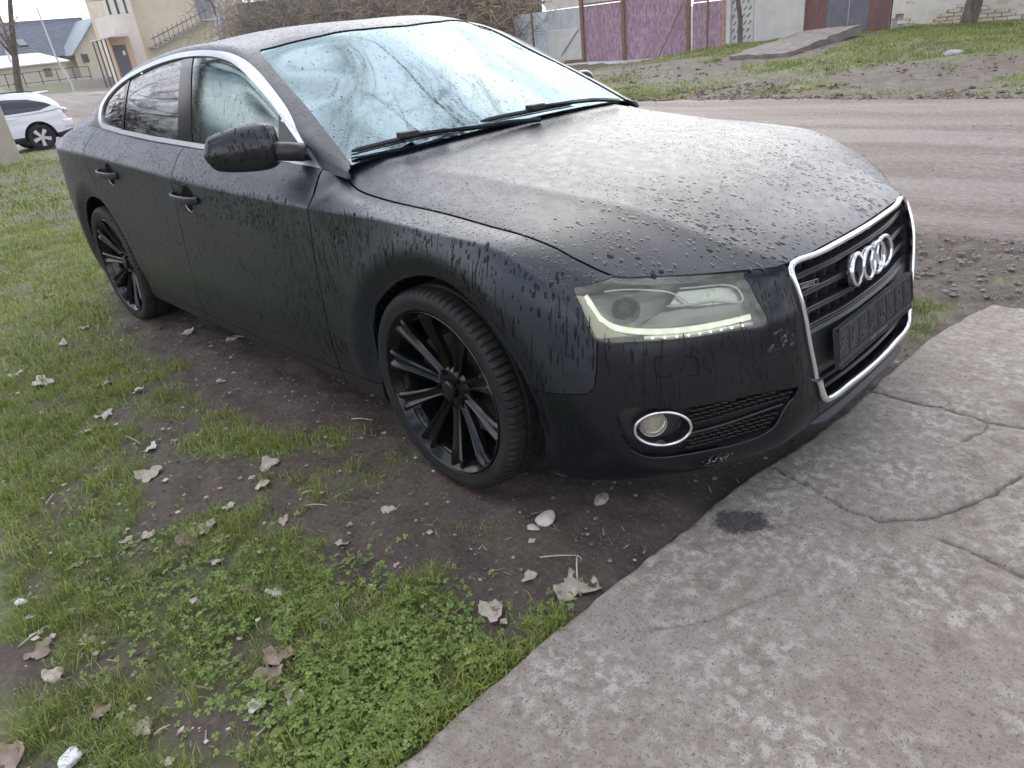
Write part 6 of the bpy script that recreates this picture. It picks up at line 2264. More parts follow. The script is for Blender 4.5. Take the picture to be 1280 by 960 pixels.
bare_tree('bare_tree', 'bare curved sapling growing in front of the slotted panel', -8.75, 16.7, 4.2, .07, 11, [6, 5, 4], maxd=3, lean=(.12, -.05))
bare_tree('bare_tree', 'lone dark trunk leaning in front of the brick wall', -3.55, 16.75, 6.0, .17, 23, [7, 5, 4], maxd=3, lean=(-.10, -.02))
bare_tree('bare_tree', 'dark slim tree at the far left behind the white car', -30.2, 5.05, 6.0, .16, 31, [7, 6, 5], maxd=3)
# overhanging trees beside the camera: seen mirrored in the glass
bare_tree('bare_tree', 'tall bare tree right of the lane, mirrored in the windscreen', 4.6, 9.4, 15, .26, 5, [12, 8, 6, 5], maxd=4, lean=(-.26, -.12), minr=.006, tw=M_DARKTW)
bare_tree('bare_tree', 'old leaning tree on the lawn, mirrored in the side windows', -9.5, -4.6, 9, .34, 8, [10, 7, 6, 5], maxd=4, lean=(-.30, -.1), minr=.006, tw=M_DARKTW)

def shrub(label, x, y, h, w, n, seed, mat, group, dens=3, bend=.3):
    rnd = random.Random(seed)
    root = empty('bare_shrub', (x, y, gz(x, y))); tag(root, label, 'shrub', group)
    T, C = Twigs(), Twigs()
    for k in range(n):
        bx, by = rnd.gauss(0, w*.35), rnd.gauss(0, w*.22)
        d = Vector((rnd.gauss(0, bend), rnd.gauss(0, bend), 1))
        L = h*rnd.uniform(.55, 1.1)
        pts = []; q = Vector((bx, by, -.05)); dd = d.normalized()
        for i in range(7):
            pts.append(q.copy()); dd = (dd+Vector((rnd.gauss(0, .16), rnd.gauss(0, .16), -.02*i))).normalized(); q = q+dd*L/6
        rr = rnd.uniform(.008, .020)
        T.seg(pts, [rr*(1-.11*i) for i in range(7)], 4)
        for j in range(dens*3):
            i = rnd.randrange(1, 6); b = pts[i].lerp(pts[i+1], rnd.random())
            dd2 = Vector((rnd.gauss(0, 1), rnd.gauss(0, 1), rnd.gauss(.25, .7))).normalized()
            l2 = L*rnd.uniform(.12, .34); p2 = [b]
            for s in range(3):
                dd2 = (dd2+Vector((rnd.gauss(0, .35), rnd.gauss(0, .35), rnd.gauss(-.12, .3)))).normalized(); p2.append(p2[-1]+dd2*l2/3)
            C.seg(p2, [.011, .010, .009, .006], 3)
    T.obj('stems', mat, root); C.obj('twigs', mat, root)
M_SHRUB = simple('dry_shrub', (.24, .19, .13), .9, col2=(.38, .31, .22), nscale=1.2)
M_SHRUBD = simple('grey_shrub', (.15, .125, .11), .9, col2=(.26, .22, .20), nscale=1.2)
SHR = [('dense tangle of dry twigs at the left end of the hedge', -36.5, 17.9, 4.6, 3.0), ('grey-brown bare bush second from the left in the hedge', -33.0, 17.6, 4.4, 2.6), ('tall dry bush third from the left in the hedge', -29.6, 17.7, 4.2, 2.4),
       ('bare bush above the middle of the car roof', -26.6, 17.6, 4.0, 2.4), ('straw-coloured bush right of the roof middle', -24.0, 17.6, 3.6, 2.0), ('thicket of upright dry stems above the windscreen top', -21.9, 17.7, 3.4, 1.6), ('dark bush close to the far windscreen corner', -19.9, 17.6, 3.2, 1.6), ('last dry bush before the corrugated fence', -18.2, 17.4, 2.8, 1.2)]
for i, (lb, x, y, h, w) in enumerate(SHR):
    shrub(lb, x, y, h*1.1, w, 90, 40+i, M_SHRUBD if i in (1, 3, 6) else M_SHRUB, 'bare shrubs of the hedge', 8)
# shrubs out on the left lawn, mirrored in the side windows
for i, (x, y, lb) in enumerate(((-13.0, -3.9, 'bare thicket left of the lawn, mirrored in the rear window'), (-9.6, -3.6, 'bare thicket beside the lawn, mirrored in the front side window'), (-15.5, -5.2, 'tall bare thicket farther left, mirrored behind the others'))):
    shrub(lb, x, y, (4.2, 4.0, 5.5)[i], 4.4, 40, 60+i, M_DARKTW, 'thickets mirrored in the side glass', 4, .32)

def hedge_fence():
    r = empty('board_fence', (-28, 19.3, 0)); tag(r, 'weathered purplish board fence behind the bare hedge', 'fence')
    M_BOARD = simple('grey_boards', (.20, .17, .18), .9, col2=(.28, .24, .24), nscale=3, stretch=(4, 1, .4))
    me = bpy.data.meshes.new('board'); bm = bmesh.new(); box(bm, -.09, .09, -.012, .012, 0, 3.6); bm.to_mesh(me); bm.free(); me.materials.append(M_BOARD)
    rnd = random.Random(2)
    for k in range(118):
        x = -12.5+k*.192
        o = link('board', me, None, r, (x, rnd.uniform(-.006, .006), gz(x-28, 19.3)-.1+rnd.uniform(-.03, .03)))
    b = bmesh.new(); box(b, -12.6, 10.2, .03, .08, .6, .7); box(b, -12.6, 10.2, .03, .08, 1.9, 2.0); finish(b, 'rail', M_BOARD, r, smooth=False)
    w = empty('whitewashed_trunk', (-38.9, 17.2, gz(-38.9, 17.2))); tag(w, 'white-barked birch pair at the left end of the hedge', 'tree')
    M_WHITE = simple('white_bark', (.62, .62, .66), .8, col2=(.42, .42, .45), nscale=4, stretch=(1, 1, 3))
    T, C = Twigs(), Twigs(); rnd = random.Random(9)
    grow(rnd, Vector((0, 0, -.1)), Vector((.02, 0, 1)), 8, .20, 0, T, C, [9, 5, 4], .1, 3, .12, .006)
    grow(rnd, Vector((-.8, .1, -.1)), Vector((-.05, 0, 1)), 8, .16, 0, T, C, [9, 5, 4], .1, 3, .12, .006)
    T.obj('trunk', M_WHITE, w); C.obj('crown', M_TWIGS, w)
hedge_fence()

# concrete slab lying on the verge, stone, gate apron
def verge_things():
    bm = bmesh.new()
    poly = [(-6.95, 13.0), (-5.6, 12.9), (-5.2, 15.4), (-6.85, 16.0)]
    c = (-6.2, 14.4)
    vs0, vs1 = [], []
    for i, (x, y) in enumerate(poly):
        z = gz(x, y)+(.04, .06, .20, .11)[i]
        vs0.append(bm.verts.new((x-c[0], y-c[1], z-.14))); vs1.append(bm.verts.new((x-c[0], y-c[1], z+.03)))
    bm.faces.new(vs0[::-1]); bm.faces.new(vs1)
    for i in range(4): bm.faces.new((vs0[i], vs0[(i+1) % 4], vs1[(i+1) % 4], vs1[i]))
    bmesh.ops.subdivide_edges(bm, edges=bm.edges[:], cuts=14, use_grid_fill=True)
    for v in bm.verts: v.co += Vector((mnoise.noise(v.co*3)*.05, mnoise.noise(v.co*3+Vector((9, 0, 0)))*.05, mnoise.noise(v.co*6)*.035))
    o = finish(bm, 'broken_slab', simple('weathered_slab', (.14, .12, .105), .9, col2=(.23, .20, .18), nscale=4, bstr=.6, bscale=25), None, angle=40, loc=(c[0], c[1], 0))
    tag(o, 'cracked concrete slab lying tilted on the grassy verge', 'slab')
    make_stone(-2.5, 12.3, .30, 'grey stone lying on the green verge across the lane', (.27, .26, .27), None, 8)
    xs = np.linspace(-15.0, -10.6, 60); ys = np.linspace(15.9, 17.1, 16)
    X, Y = np.meshgrid(xs, ys, indexing='ij')
    Z = np.maximum(height(X, Y)+.012, .02)+.02*(fbm(X*3, Y*3)-.5)
    edge = np.minimum(np.minimum(X-xs[0], xs[-1]-X)/.5, (Y-ys[0])/.3)
    Z = Z-.08*(1-np.clip(edge+.6*(fbm(X*2, Y*2)-.5), 0, 1))
    o = np_mesh('gate_apron', np.stack([X, Y, Z], 2).reshape(-1, 3), np.array(grid_faces(60, 16)), simple('wet_apron', (.40, .39, .40), .45, col2=(.52, .51, .52), nscale=2, bstr=.3, bscale=30), smooth=True)
    tag(o, kind='structure')
verge_things()

# ================================================================== background: left side
M_CREAM = simple('cream_render', (.60, .50, .37), .9, col2=(.66, .57, .45), nscale=1.2, bstr=.15, bscale=20)
M_PINKW = simple('pinkish_render', (.66, .58, .50), .9, col2=(.72, .66, .60), nscale=1.2, bstr=.15, bscale=20)
M_DOOR = simple('dark_door', (.12, .10, .11), .6)
M_DARKM = simple('dark_iron', (.06, .055, .06), .6)
M_TILE = simple('slate_blue_tile', (.105, .12, .155), .55, col2=(.15, .165, .20), nscale=2)
M_WROOF = simple('white_sheet_roof', (.66, .65, .70), .6, col2=(.74, .74, .78), nscale=1)
M_YELLOW = simple('yellow_render', (.52, .44, .31), .9, col2=(.58, .50, .38), nscale=1.5, bstr=.15, bscale=20)
M_WINDOW = simple('dark_pane', (.05, .055, .065), .15)

def tower_building():
    X0 = -56.5
    r = empty('yellow_tower_building', (X0, 18.7, .3)); tag(r, 'cream building with a pale stair tower and outside staircase at far left', 'building')
    def bx(n, x0, x1, y0, y1, z0, z1, m, par=None):
        b = bmesh.new(); box(b, x0-X0, x1-X0, y0-18.7, y1-18.7, z0-.3, z1-.3); return finish(b, n, m, par or r, smooth=False)
    # stair tower, with recessed slots built as separate wall pieces
    y0, y1 = 17.9, 19.62
    ws = [(18.02, 18.20), (18.55, 18.75), (19.12, 19.30)]
    bx('tower_wall', X0-3, X0, y0, y1, .2, 4.85, M_PINKW)
    ed = [y0]+[v for w in ws for v in w]+[y1]
    for k in range(0, 8, 2): bx('tower_pier', X0-.25, X0, ed[k], ed[k+1], 4.86, 9.2, M_PINKW)
    bx('tower_back', X0-3, X0-.26, y0, y1, 4.86, 9.2, M_CREAM)
    for a, b_ in ws: bx('slot_window', X0-.25, X0-.18, a, b_, 4.86, 9.2, M_WINDOW)
    bx('tower_cap', X0-3.1, X0+.1, y0-.1, y1+.1, 9.21, 9.5, M_PINKW)
    bx('main_wall', X0-9, X0-1.2, y1+.01, 28.5, .2, 9.0, M_CREAM)
    bx('roof_edge', X0-9.2, X0-1.0, y1+.01, 28.7, 9.01, 9.3, M_DARKM)
    # entrance porch
    bx('porch_wall', X0+.01, X0+.9, 17.15, 18.5, .3, 3.45, simple('peach_render', (.62, .42, .30), .9))
    dr = bx('entrance_door', X0+.91, X0+.97, 17.24, 18.08, .95, 2.95, M_DOOR)
    bx('notice', X0+.975, X0+.985, 17.75, 17.92, 2.3, 2.57, M_WROOF, dr)
    bx('door_step', X0+.3, X0+1.5, 17.3, 18.6, .35, .9, M_PANEL)
    # canopy
    b = bmesh.new()
    pv = [(X0+3.0, 15.29, 3.19), (X0+.6, 16.2, 3.25), (X0+.6, 18.64, 3.65), (X0+3.0, 17.8, 3.57)]
    lo = [b.verts.new((p[0]-X0, p[1]-18.7, p[2]-.3)) for p in pv]; hi = [b.verts.new((p[0]-X0, p[1]-18.7, p[2]-.22)) for p in pv]
    b.faces.new(lo[::-1]); b.faces.new(hi)
    for i in range(4): b.faces.new((lo[i], lo[(i+1) % 4], hi[(i+1) % 4], hi[i]))
    bmesh.ops.recalc_face_normals(b, faces=b.faces)
    cp = finish(b, 'canopy', M_WROOF, r, smooth=False)
    for (dx, y) in ((2.95, 15.43), (2.4, 15.87), (1.7, 16.38), (1.0, 16.88)):
        b = bmesh.new(); tube(b, [(dx, y-18.7, gz(X0+dx, y)-.3), (dx, y-18.7, 2.93+.10*(y-15.4))], .045, 6); finish(b, 'canopy_post', M_DARKM, cp)
    # outside stair with railing and landing
    yA, zA, yB, zB = 20.4, 2.55, 25.0, 4.15
    n = 12
    st = bx('stair_stringer', X0-1.15, X0-.9, 24.9, 27.2, 4.05, 4.2, M_PANEL)
    b = bmesh.new(); box(b, .06, .20, 0, math.hypot(yB-yA, zB-zA), -.12, .0, Matrix.Translation((-1.1, yA-18.7, zA-.3)) @ Matrix.Rotation(math.atan2(zB-zA, yB-yA), 4, 'X')); finish(b, 'stringer', M_PANEL, st, smooth=False)
    for k in range(n):
        t = (k+.5)/n; y = yA+(yB-yA)*t; z = zA+(zB-zA)*t
        bx('stair_tread', X0-1.15, X0-.3, y-.2, y+.2, z-.02, z+.06, M_PANEL)
        b = bmesh.new(); tube(b, [(.72-1.1+.1, y-18.7, z-.3), (.72-1.1+.1, y-18.7, z+.55)], .022, 5); finish(b, 'baluster', M_DARKM, r)
    b = bmesh.new(); tube(b, [(-.28, yA-18.7, zA+.3), (-.28, yB-18.7, zB+.3)], .03, 5); finish(b, 'handrail', M_DARKM, r)
    for y in (25.1, 26.0, 26.95):
        b = bmesh.new(); tube(b, [(-.5, y-18.7, .2), (-.5, y-18.7, 3.8)], .06, 6); finish(b, 'landing_post', M_PANEL, r)
    bx('upper_door', X0-1.19, X0-1.12, 24.7, 25.9, 4.2, 6.4, simple('grey_door', (.25, .25, .28), .6))
tower_building()

def tiled_house():
    r = empty('tiled_roof_house', (-100, 27, 1.2)); tag(r, 'house with big slate-blue tiled roof and yellow gable at far left', 'house')
    def bx(n, x0, x1, y0, y1, z0, z1, m, par=None):
        b = bmesh.new(); box(b, x0+100, x1+100, y0-27, y1-27, z0-1.2, z1-1.2); return finish(b, n, m, par or r, smooth=False)
    bx('wall', -112, -101, 12, 31.5, .6, 4.2, M_YELLOW)
    # main roof slope facing us, rows of tiles as stepped courses
    M0 = Matrix.Identity(4)
    nrow = 22
    b = bmesh.new(); prev = None
    xe, ze, xr, zr = -99.8, 3.55, -106.5, 7.7
    for k in range(nrow):
        t0, t1 = k/nrow, (k+1)/nrow
        for (t, dz) in ((t0, .10), (t1, .0)):
            x = xe+(xr-xe)*t+100; z = ze+(zr-ze)*t+dz-1.2
            nseg = 64
            ring = []
            for j in range(nseg+1):
                y = 10+(32.2-10-.6*t)*j/nseg
                ring.append(b.verts.new((x, y-27, z+.06*abs(math.sin(j*1.5708)))))
            if prev:
                for j in range(nseg): b.faces.new((prev[j], prev[j+1], ring[j+1], ring[j]))
            prev = ring
    rf = finish(b, 'roof', M_TILE, r, smooth=False)
    b = bmesh.new(); vs = [b.verts.new(p) for p in ((-6.5, -17, 6.5), (-6.5, 5, 6.5), (-13, 5, 2.4), (-13, -17, 2.4))]; b.faces.new(vs); finish(b, 'rear_slope', M_TILE, rf)
    bx('ridge_cap', -106.7, -106.2, 9.9, 31.8, 7.62, 7.85, M_TILE, rf)
    b = bmesh.new(); box(b, -.1, .14, -.42, .42, -.75, .55, Matrix.Translation((-2.6, 23.4-27, 4.25)) @ Matrix.Rotation(R_(-58), 4, 'Y')); finish(b, 'skylight', M_WINDOW, rf, smooth=False)
    # gable wing
    ya, za, yl, zl, yr, zr2 = 30.9, 7.25, 27.3, 3.7, 33.6, 4.7
    b = bmesh.new()
    vs = [b.verts.new((1.0, y-27, z-1.2)) for y, z in ((yl+.15, .6), (yr, .6), (yr, zr2), (ya, za-.15), (yl+.15, zl))]
    b.faces.new(vs); finish(b, 'gable_wall', M_YELLOW, r)
    b = bmesh.new(); vs = [b.verts.new(p) for p in ((1.5, ya-27, za-1.2), (1.5, yl-27.2, zl-1.4), (-2.5, yl-27.2-1.0, zl-1.4), (-6, ya-27, za-1.2))]; b.faces.new(vs)
    vs = [b.verts.new(p) for p in ((1.5, ya-27, za-1.2), (1.5, yr-27+.4, zr2-1.45), (-5, yr-27+.4, zr2-1.45), (-6, ya-27, za-1.2))]; b.faces.new(vs[::-1])
    g = finish(b, 'gable_roof', simple('teal_metal_roof', (.16, .21, .24), .45, col2=(.22, .27, .30), nscale=2), r, smooth=False)
    md = g.modifiers.new('thick', 'SOLIDIFY'); md.thickness = .12
    wi = bx('window', -98.98, -98.93, 28.25, 28.85, 2.7, 3.6, M_WINDOW); bx('frame', -98.985, -98.90, 28.15, 28.24, 2.62, 3.68, M_DARKM, wi)
    wi = bx('window', -98.98, -98.93, 31.4, 32.0, 2.5, 3.7, M_WINDOW)
tiled_house()

def shed_and_fence():
    r = empty('white_roofed_shed', (-88, 20, 1.2)); tag(r, 'low yellow shed with a white sheet roof below the tiled house', 'shed')
    b = bmesh.new(); box(b, -6, -.4, -12, 3.2, -.6, 1.75); finish(b, 'wall', M_YELLOW, r, smooth=False)
    b = bmesh.new(); vs = [b.verts.new(p) for p in ((0, -13, 1.62), (0, 3.6, 1.72), (-6.2, 2.6, 2.85), (-6.2, -13, 2.9))]; b.faces.new(vs)
    o = finish(b, 'roof', M_WROOF, r, smooth=False); md = o.modifiers.new('thick', 'SOLIDIFY'); md.thickness = .12
    b = bmesh.new(); tube(b, [(-2, -1.2, 2.0), (-2, -1.2, 3.7)], .12, 8); finish(b, 'chimney_pipe', M_PANEL, o)
    for y in (-4, 1.0):
        b = bmesh.new(); box(b, -.39, -.33, y, y+.7, .4, 1.2); finish(b, 'window', M_WINDOW, r, smooth=False)
    f = empty('pipe_fence', (-65, 17, 0)); tag(f, 'dark pipe fence with mesh panels in front of the far houses', 'fence')
    zb = gz(-65, 17)
    ys = [5.5+1.15*k for k in range(12)]
    for y in ys:
        z0 = gz(-65, y)
        b = bmesh.new(); tube(b, [(0, y-17, z0-.1), (0, y-17, z0+.95)], .035, 6); finish(b, 'fence_post', M_DARKM, f)
    for k in range(len(ys)-1):
        a, c = ys[k], ys[k+1]; za, zc = gz(-65, a), gz(-65, c)
        for h in (.2, .92):
            b = bmesh.new(); tube(b, [(0, a-17, za+h), (0, c-17, zc+h)], .025, 5); finish(b, 'fence_rail', M_DARKM, f)
        b = bmesh.new()
        for q in range(1, 14):
            y = a+(c-a)*q/14-17; b2 = (za+zc)/2
            box(b, -.006, .006, y-.008, y+.008, b2+.2, b2+.92)
        o = finish(b, 'mesh_panel', M_PANEL, f, smooth=False)
    o = bmesh.new(); tube(o, [(0, 0, -.1), (0.05, -.02, .5), (0, -.35, 2.0), (-.05, -.42, 4.6)], [.06, .06, .05, .045], 8)
    p = finish(o, 'leaning_pole', simple('pale_pole', (.52, .52, .50), .7), None, loc=(-50, 12.4, gz(-50, 12.4))); tag(p, 'thin pale leaning pole in front of the tiled house', 'pole')
    # overhead wires
    for i, (z, d, lb) in enumerate(((4.32, 0.0, 'lower overhead wire crossing the sky at far left'), (4.62, .6, 'upper overhead wire crossing the sky at far left'))):
        b = bmesh.new(); pts = []
        for k in range(25):
            t = k/24; y = -14+44*t
            pts.append((-38-d, y, z+.9*(2*t-1)**2-.02+.035*(y-9)*0))
        tube(b, pts, .012, 4)
        w = finish(b, 'overhead_wire', M_DARKM); tag(w, lb, 'wire', 'overhead wires')
    # square concrete post close to the frame edge
    b = bmesh.new(); box(b, -.17, .17, -.16, .16, -.2, 3.2)
    bmesh.ops.subdivide_edges(b, edges=b.edges[:], cuts=5, use_grid_fill=True)
    for v in b.verts: v.co += Vector((mnoise.noise(v.co*5)*.012, mnoise.noise(v.co*5+Vector((3, 3, 3)))*.012, 0)); v.co.x *= 1-.06*v.co.z/3; v.co.y *= 1-.06*v.co.z/3
    p = finish(b, 'concrete_post', simple('post_concrete', (.40, .35, .28), .9, col2=(.48, .43, .36), nscale=3, bstr=.3, bscale=30), None, loc=(-14.6, 1.03, gz(-14.6, 1.03)), angle=40, bevel=.015)
    tag(p, 'square beige concrete post at the left edge of the picture', 'post')
    b = bmesh.new(); tube(b, [(0, 0, -.2), (.02, -.05, 1.5), (0, -.02, 3.0)], .11, 10)
    p = finish(b, 'wooden_post', M_BARK, None, loc=(-14.9, .60, gz(-14.9, .6))); tag(p, 'dark wooden pole strapped behind the beige concrete post', 'post')
shed_and_fence()

# ================================================================== white SUV at the left
def build_suv():
    S = empty('white_suv', (-25.35, 3.95, gz(-25.3, 3.9)+.02), R_(-90)); tag(S, 'white SUV seen from its left rear side beyond the lawn', 'car')
    M_W = simple('white_car_paint', (.74, .74, .76), .28, coat=.6)
    cols = [(-.99, .30), (-.985, .62), (-.90, .84), (-.55, .905), (0, .925), (.9, .925), (1.8, .925), (2.7, .92), (3.2, .88), (3.55, .76), (3.72, .45), (3.76, 0)]
    # lower body: rows (inset, z)
    C = []
    cols = [(-.985, 0)]+cols
    for i, (x, w) in enumerate(cols):
        f = min(1, max(0, (x-2.2)/1.5)); rr = min(1, max(0, (-x-.3)/.7))
        rows = []
        for ins, z in ((.10, .30), (.03, .33), (0, .48), (.0, .62), (.012, .80), (.02, .93), (.05, 1.03)):
            z2 = z-.10*f*(z-.3)/.73+.06*rr*(z > .9)
            k = 1-ins/.92
            xx = x*1.0+(.10*ins*8*(1 if x < 0 else -1))*min(1, abs(x-1.3)/2.3)**6
            if rr > 0: xx += rr*(.13*max(0, (z-.62))/.4 if z > .62 else .0)+(.0 if z > .5 else -.03*rr)
            rows.append((xx, max(0, w-ins) if w > 0 else 0, z2))
        C.append(rows)
    C = np.array(C); ext = C[[2, 1]].copy(); ext[:, :, 1] *= -1; ex2 = C[[-2, -3]].copy(); ex2[:, :, 1] *= -1
    C[0, :, 1] = 0
    G = net(C, .05, [(0, 6, np.linspace(0, 1, 26))])
    bm = grid_bm(G); bm.normal_update()
    side = lambda c: c.y > .3
    for cx in (0, 2.72):
        poly = [(cx-.46, .1)]+[(cx+.45*math.cos(t), .37+.45*math.sin(t)) for t in np.linspace(math.pi, 0, 20)]+[(cx+.46, .1)]
        cut_poly(bm, poly, AX, AZ, True, side); remove_faces(bm, faces_in(bm, poly, AX, AZ, side))
    lowb = [(-1.3, .2), (-1.3, .50), (-.93, .50), (-.55, .44), (2.2, .42), (4, .42), (4, .2)]
    cut_poly(bm, lowb, AX, AZ, True); low = take_faces(bm, faces_in(bm, lowb, AX, AZ))
    for b_, n, m in ((bm, 'body', M_W), (low, 'lower_cladding', M_MATTEPL)):
        mm = mirror_bm(b_); flange(b_, .02); flange(mm, .02)
        finish(b_, n, m, S); finish(mm, n, m, S)
    # greenhouse
    st = [(-.86, .60, 1.12, 1.10, .60), (-.78, .80, 1.10, 1.26, .62), (-.60, .84, 1.08, 1.42, .62), (-.40, .86, 1.06, 1.54, .62), (0, .87, 1.04, 1.60, .63), (.6, .875, 1.03, 1.635, .64), (1.2, .875, 1.02, 1.62, .63), (1.7, .87, 1.01, 1.52, .62), (2.15, .85, 1.0, 1.26, .68), (2.5, .80, .99, 1.0, .74)]
    C = []
    for x, w, zb, zt, wt in st:
        h = zt-zb
        C.append([(x, w, zb), (x, w-.02-.03*h, zb+.3*h), (x, (w*.35+wt*.65), zb+.74*h), (x, wt, zb+.93*h), (x, wt*.5, zb+.99*h), (x, 0, zb+h)])
    C = np.array(C); L = C[:, :-1][:, ::-1].copy(); L[:, :, 1] *= -1
    F = np.concatenate([C, L], axis=1)
    G = net(F, .05, [(0, 10, np.linspace(0, 1, 61))])
    bm = grid_bm(G); bm.normal_update()
    if sum(f.normal.z for f in bm.faces) < 0: bmesh.ops.reverse_faces(bm, faces=bm.faces); bm.normal_update()
    win = [(-.58, 1.20), (-.45, 1.28), (0, 1.43), (.6, 1.49), (1.2, 1.48), (1.6, 1.41), (2.1, 1.14), (2.0, 1.08), (.2, 1.09), (-.2, 1.10)]
    for s in (1, -1):
        flt = (lambda c: c.y > .4) if s > 0 else (lambda c: c.y < -.4)
        cut_poly(bm, win, AX, AZ, True, flt); w = take_faces(bm, faces_in(bm, win, AX, AZ, flt)); shift_bm(w, -.008); finish(w, 'side_window', M_WINDOW, S)
    rw = [(-.83, -.52), (-.62, -.55), (-.62, .55), (-.83, .52)]
    top = lambda c: c.x < -.3
    cut_poly(bm, rw, AX, AY, True, top); w = take_faces(bm, faces_in(bm, rw, AX, AY, top)); finish(w, 'rear_window', M_WINDOW, S)
    ws = [(1.55, -.55), (2.4, -.70), (2.4, .70), (1.55, .55)]
    cut_poly(bm, ws, AX, AY, True); w = take_faces(bm, faces_in(bm, ws, AX, AY)); finish(w, 'windscreen', M_WINDOW, S)
    flange(bm, .015); finish(bm, 'roof', M_W, S)
    b = bmesh.new(); box(b, -.80, -.42, -.55, .55, 1.515, 1.545, Matrix.Rotation(R_(4), 4, 'Y')); finish(b, 'spoiler', M_W, S, bevel=.012)
    for s in (1, -1):
        b = bmesh.new(); tube(b, [(-.25, s*.58, 1.60), (-.1, s*.59, 1.655), (1.2, s*.60, 1.66), (1.4, s*.60, 1.61)], .018, 6); finish(b, 'roof_rail', M_DARKM, S)
        b = bmesh.new(); bmesh.ops.create_uvsphere(b, u_segments=16, v_segments=10, radius=1); b.transform(Matrix.Translation((-.80, s*.72, 1.02)) @ Matrix.Diagonal((.17, .12, .10, 1)))
        t = finish(b, 'tail_lamp', simple('clear_tail_lamp', (.55, .50, .52), .15, coat=.5), S)
        b = bmesh.new(); bmesh.ops.create_uvsphere(b, u_segments=12, v_segments=8, radius=1); b.transform(Matrix.Translation((-.84, s*.76, 1.02)) @ Matrix.Diagonal((.06, .085, .04, 1)))
        finish(b, 'red_bulb', simple('red_lens', (.35, .03, .03), .2), t)
        b = bmesh.new(); box(b, -.965, -.86, s*.80-.06, s*.80+.06, .575, .625, None); finish(b, 'bumper_reflector', simple('red_reflector', (.45, .06, .06), .3), S, bevel=.01)
        b = bmesh.new(); box(b, -.15+.55, .10+.55, s*.905-.02*s, s*.935, .93, .965) if False else tube(b, [(.48, s*.90, .955), (.52, s*.945, .955), (.68, s*.945, .955), (.72, s*.90, .955)], .014, 6); finish(b, 'door_handle', M_W, S)
        b = bmesh.new(); tube(b, [(.98, s*.906, 1.02), (1.0, s*.927, .8), (1.0, s*.928, .5)], .004, 4); finish(b, 'door_seam', M_VOID, S)
    b = bmesh.new(); bmesh.ops.create_cube(b, size=1); b.transform(Matrix.Translation((1.35, 0, .45)) @ Matrix.Diagonal((4.2, 1.3, .3, 1))); finish(b, 'floor_pan', M_VOID, S, smooth=False)
    # rear bumper roll
    b = bmesh.new()
    pts = [(-.72, -.915, .66), (-.93, -.84, .66), (-1.02, -.55, .66), (-1.05, 0, .66), (-1.02, .55, .66), (-.93, .84, .66), (-.72, .915, .66)]
    P = [Vector(p) for p in curve(pts, 30)]
    sweep(b, P, rprof(.06, .20), [Vector((0, 0, 1))]*30); finish(b, 'rear_bumper', M_W, S, angle=60)
    # wheels
    tyre = lathe(bmesh.new(), [(.24, -.10), (.26, -.118), (.33, -.12), (.365, -.10), (.372, -.05), (.372, .05), (.365, .10), (.33, .12), (.25, .11)], 40)
    rim = lathe(bmesh.new(), [(.25, -.112), (.255, -.105), (.235, -.09), (.215, -.02), (.21, .08), (0, .08)], 40)
    spoke = bmesh.new()
    box(spoke, .03, .245, -.105, -.07, -.033, .033); 
    for v in spoke.verts:
        if v.co.x > .1: v.co.z *= 1.7
    hub = lathe(bmesh.new(), [(0, -.105), (.05, -.103), (.06, -.08), (.06, 0)], 20)
    MS = {}
    for n, b_, m in (('tyre', tyre, M_RUBBER), ('wheel', rim, M_DARKM), ('spoke', spoke, M_ALU), ('hub', hub, M_ALU)):
        me = bpy.data.meshes.new(n); b_.to_mesh(me); b_.free(); me.materials.append(m); me.shade_smooth(); me.set_sharp_from_angle(angle=R_(40)); MS[n] = me
    for cx in (0, 2.72):
        for s in (1, -1):
            w = link('wheel', MS['wheel'], None, S, (cx, s*.80, .37)); w.rotation_euler = (0, 0, math.pi if s > 0 else 0)
            link('tyre', MS['tyre'], None, w); link('hub', MS['hub'], None, w)
            for k in range(5):
                o = link('spoke', MS['spoke'], None, w); o.rotation_euler = (0, k*1.2566+.3, 0)
            b = bmesh.new(); ring0 = []; ring1 = []
            for k in range(17):
                t = math.pi*k/16; ring0.append(b.verts.new((cx+.455*math.cos(t), s*.90, .37+.455*math.sin(t)))); ring1.append(b.verts.new((cx+.455*math.cos(t), s*.55, .37+.455*math.sin(t))))
            for k in range(16): b.faces.new((ring0[k], ring0[k+1], ring1[k+1], ring1[k]))
            b.faces.new(ring1); finish(b, 'arch_liner', M_VOID, S)
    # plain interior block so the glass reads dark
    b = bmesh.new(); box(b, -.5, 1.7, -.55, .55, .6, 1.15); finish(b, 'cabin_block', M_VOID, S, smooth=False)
build_suv()

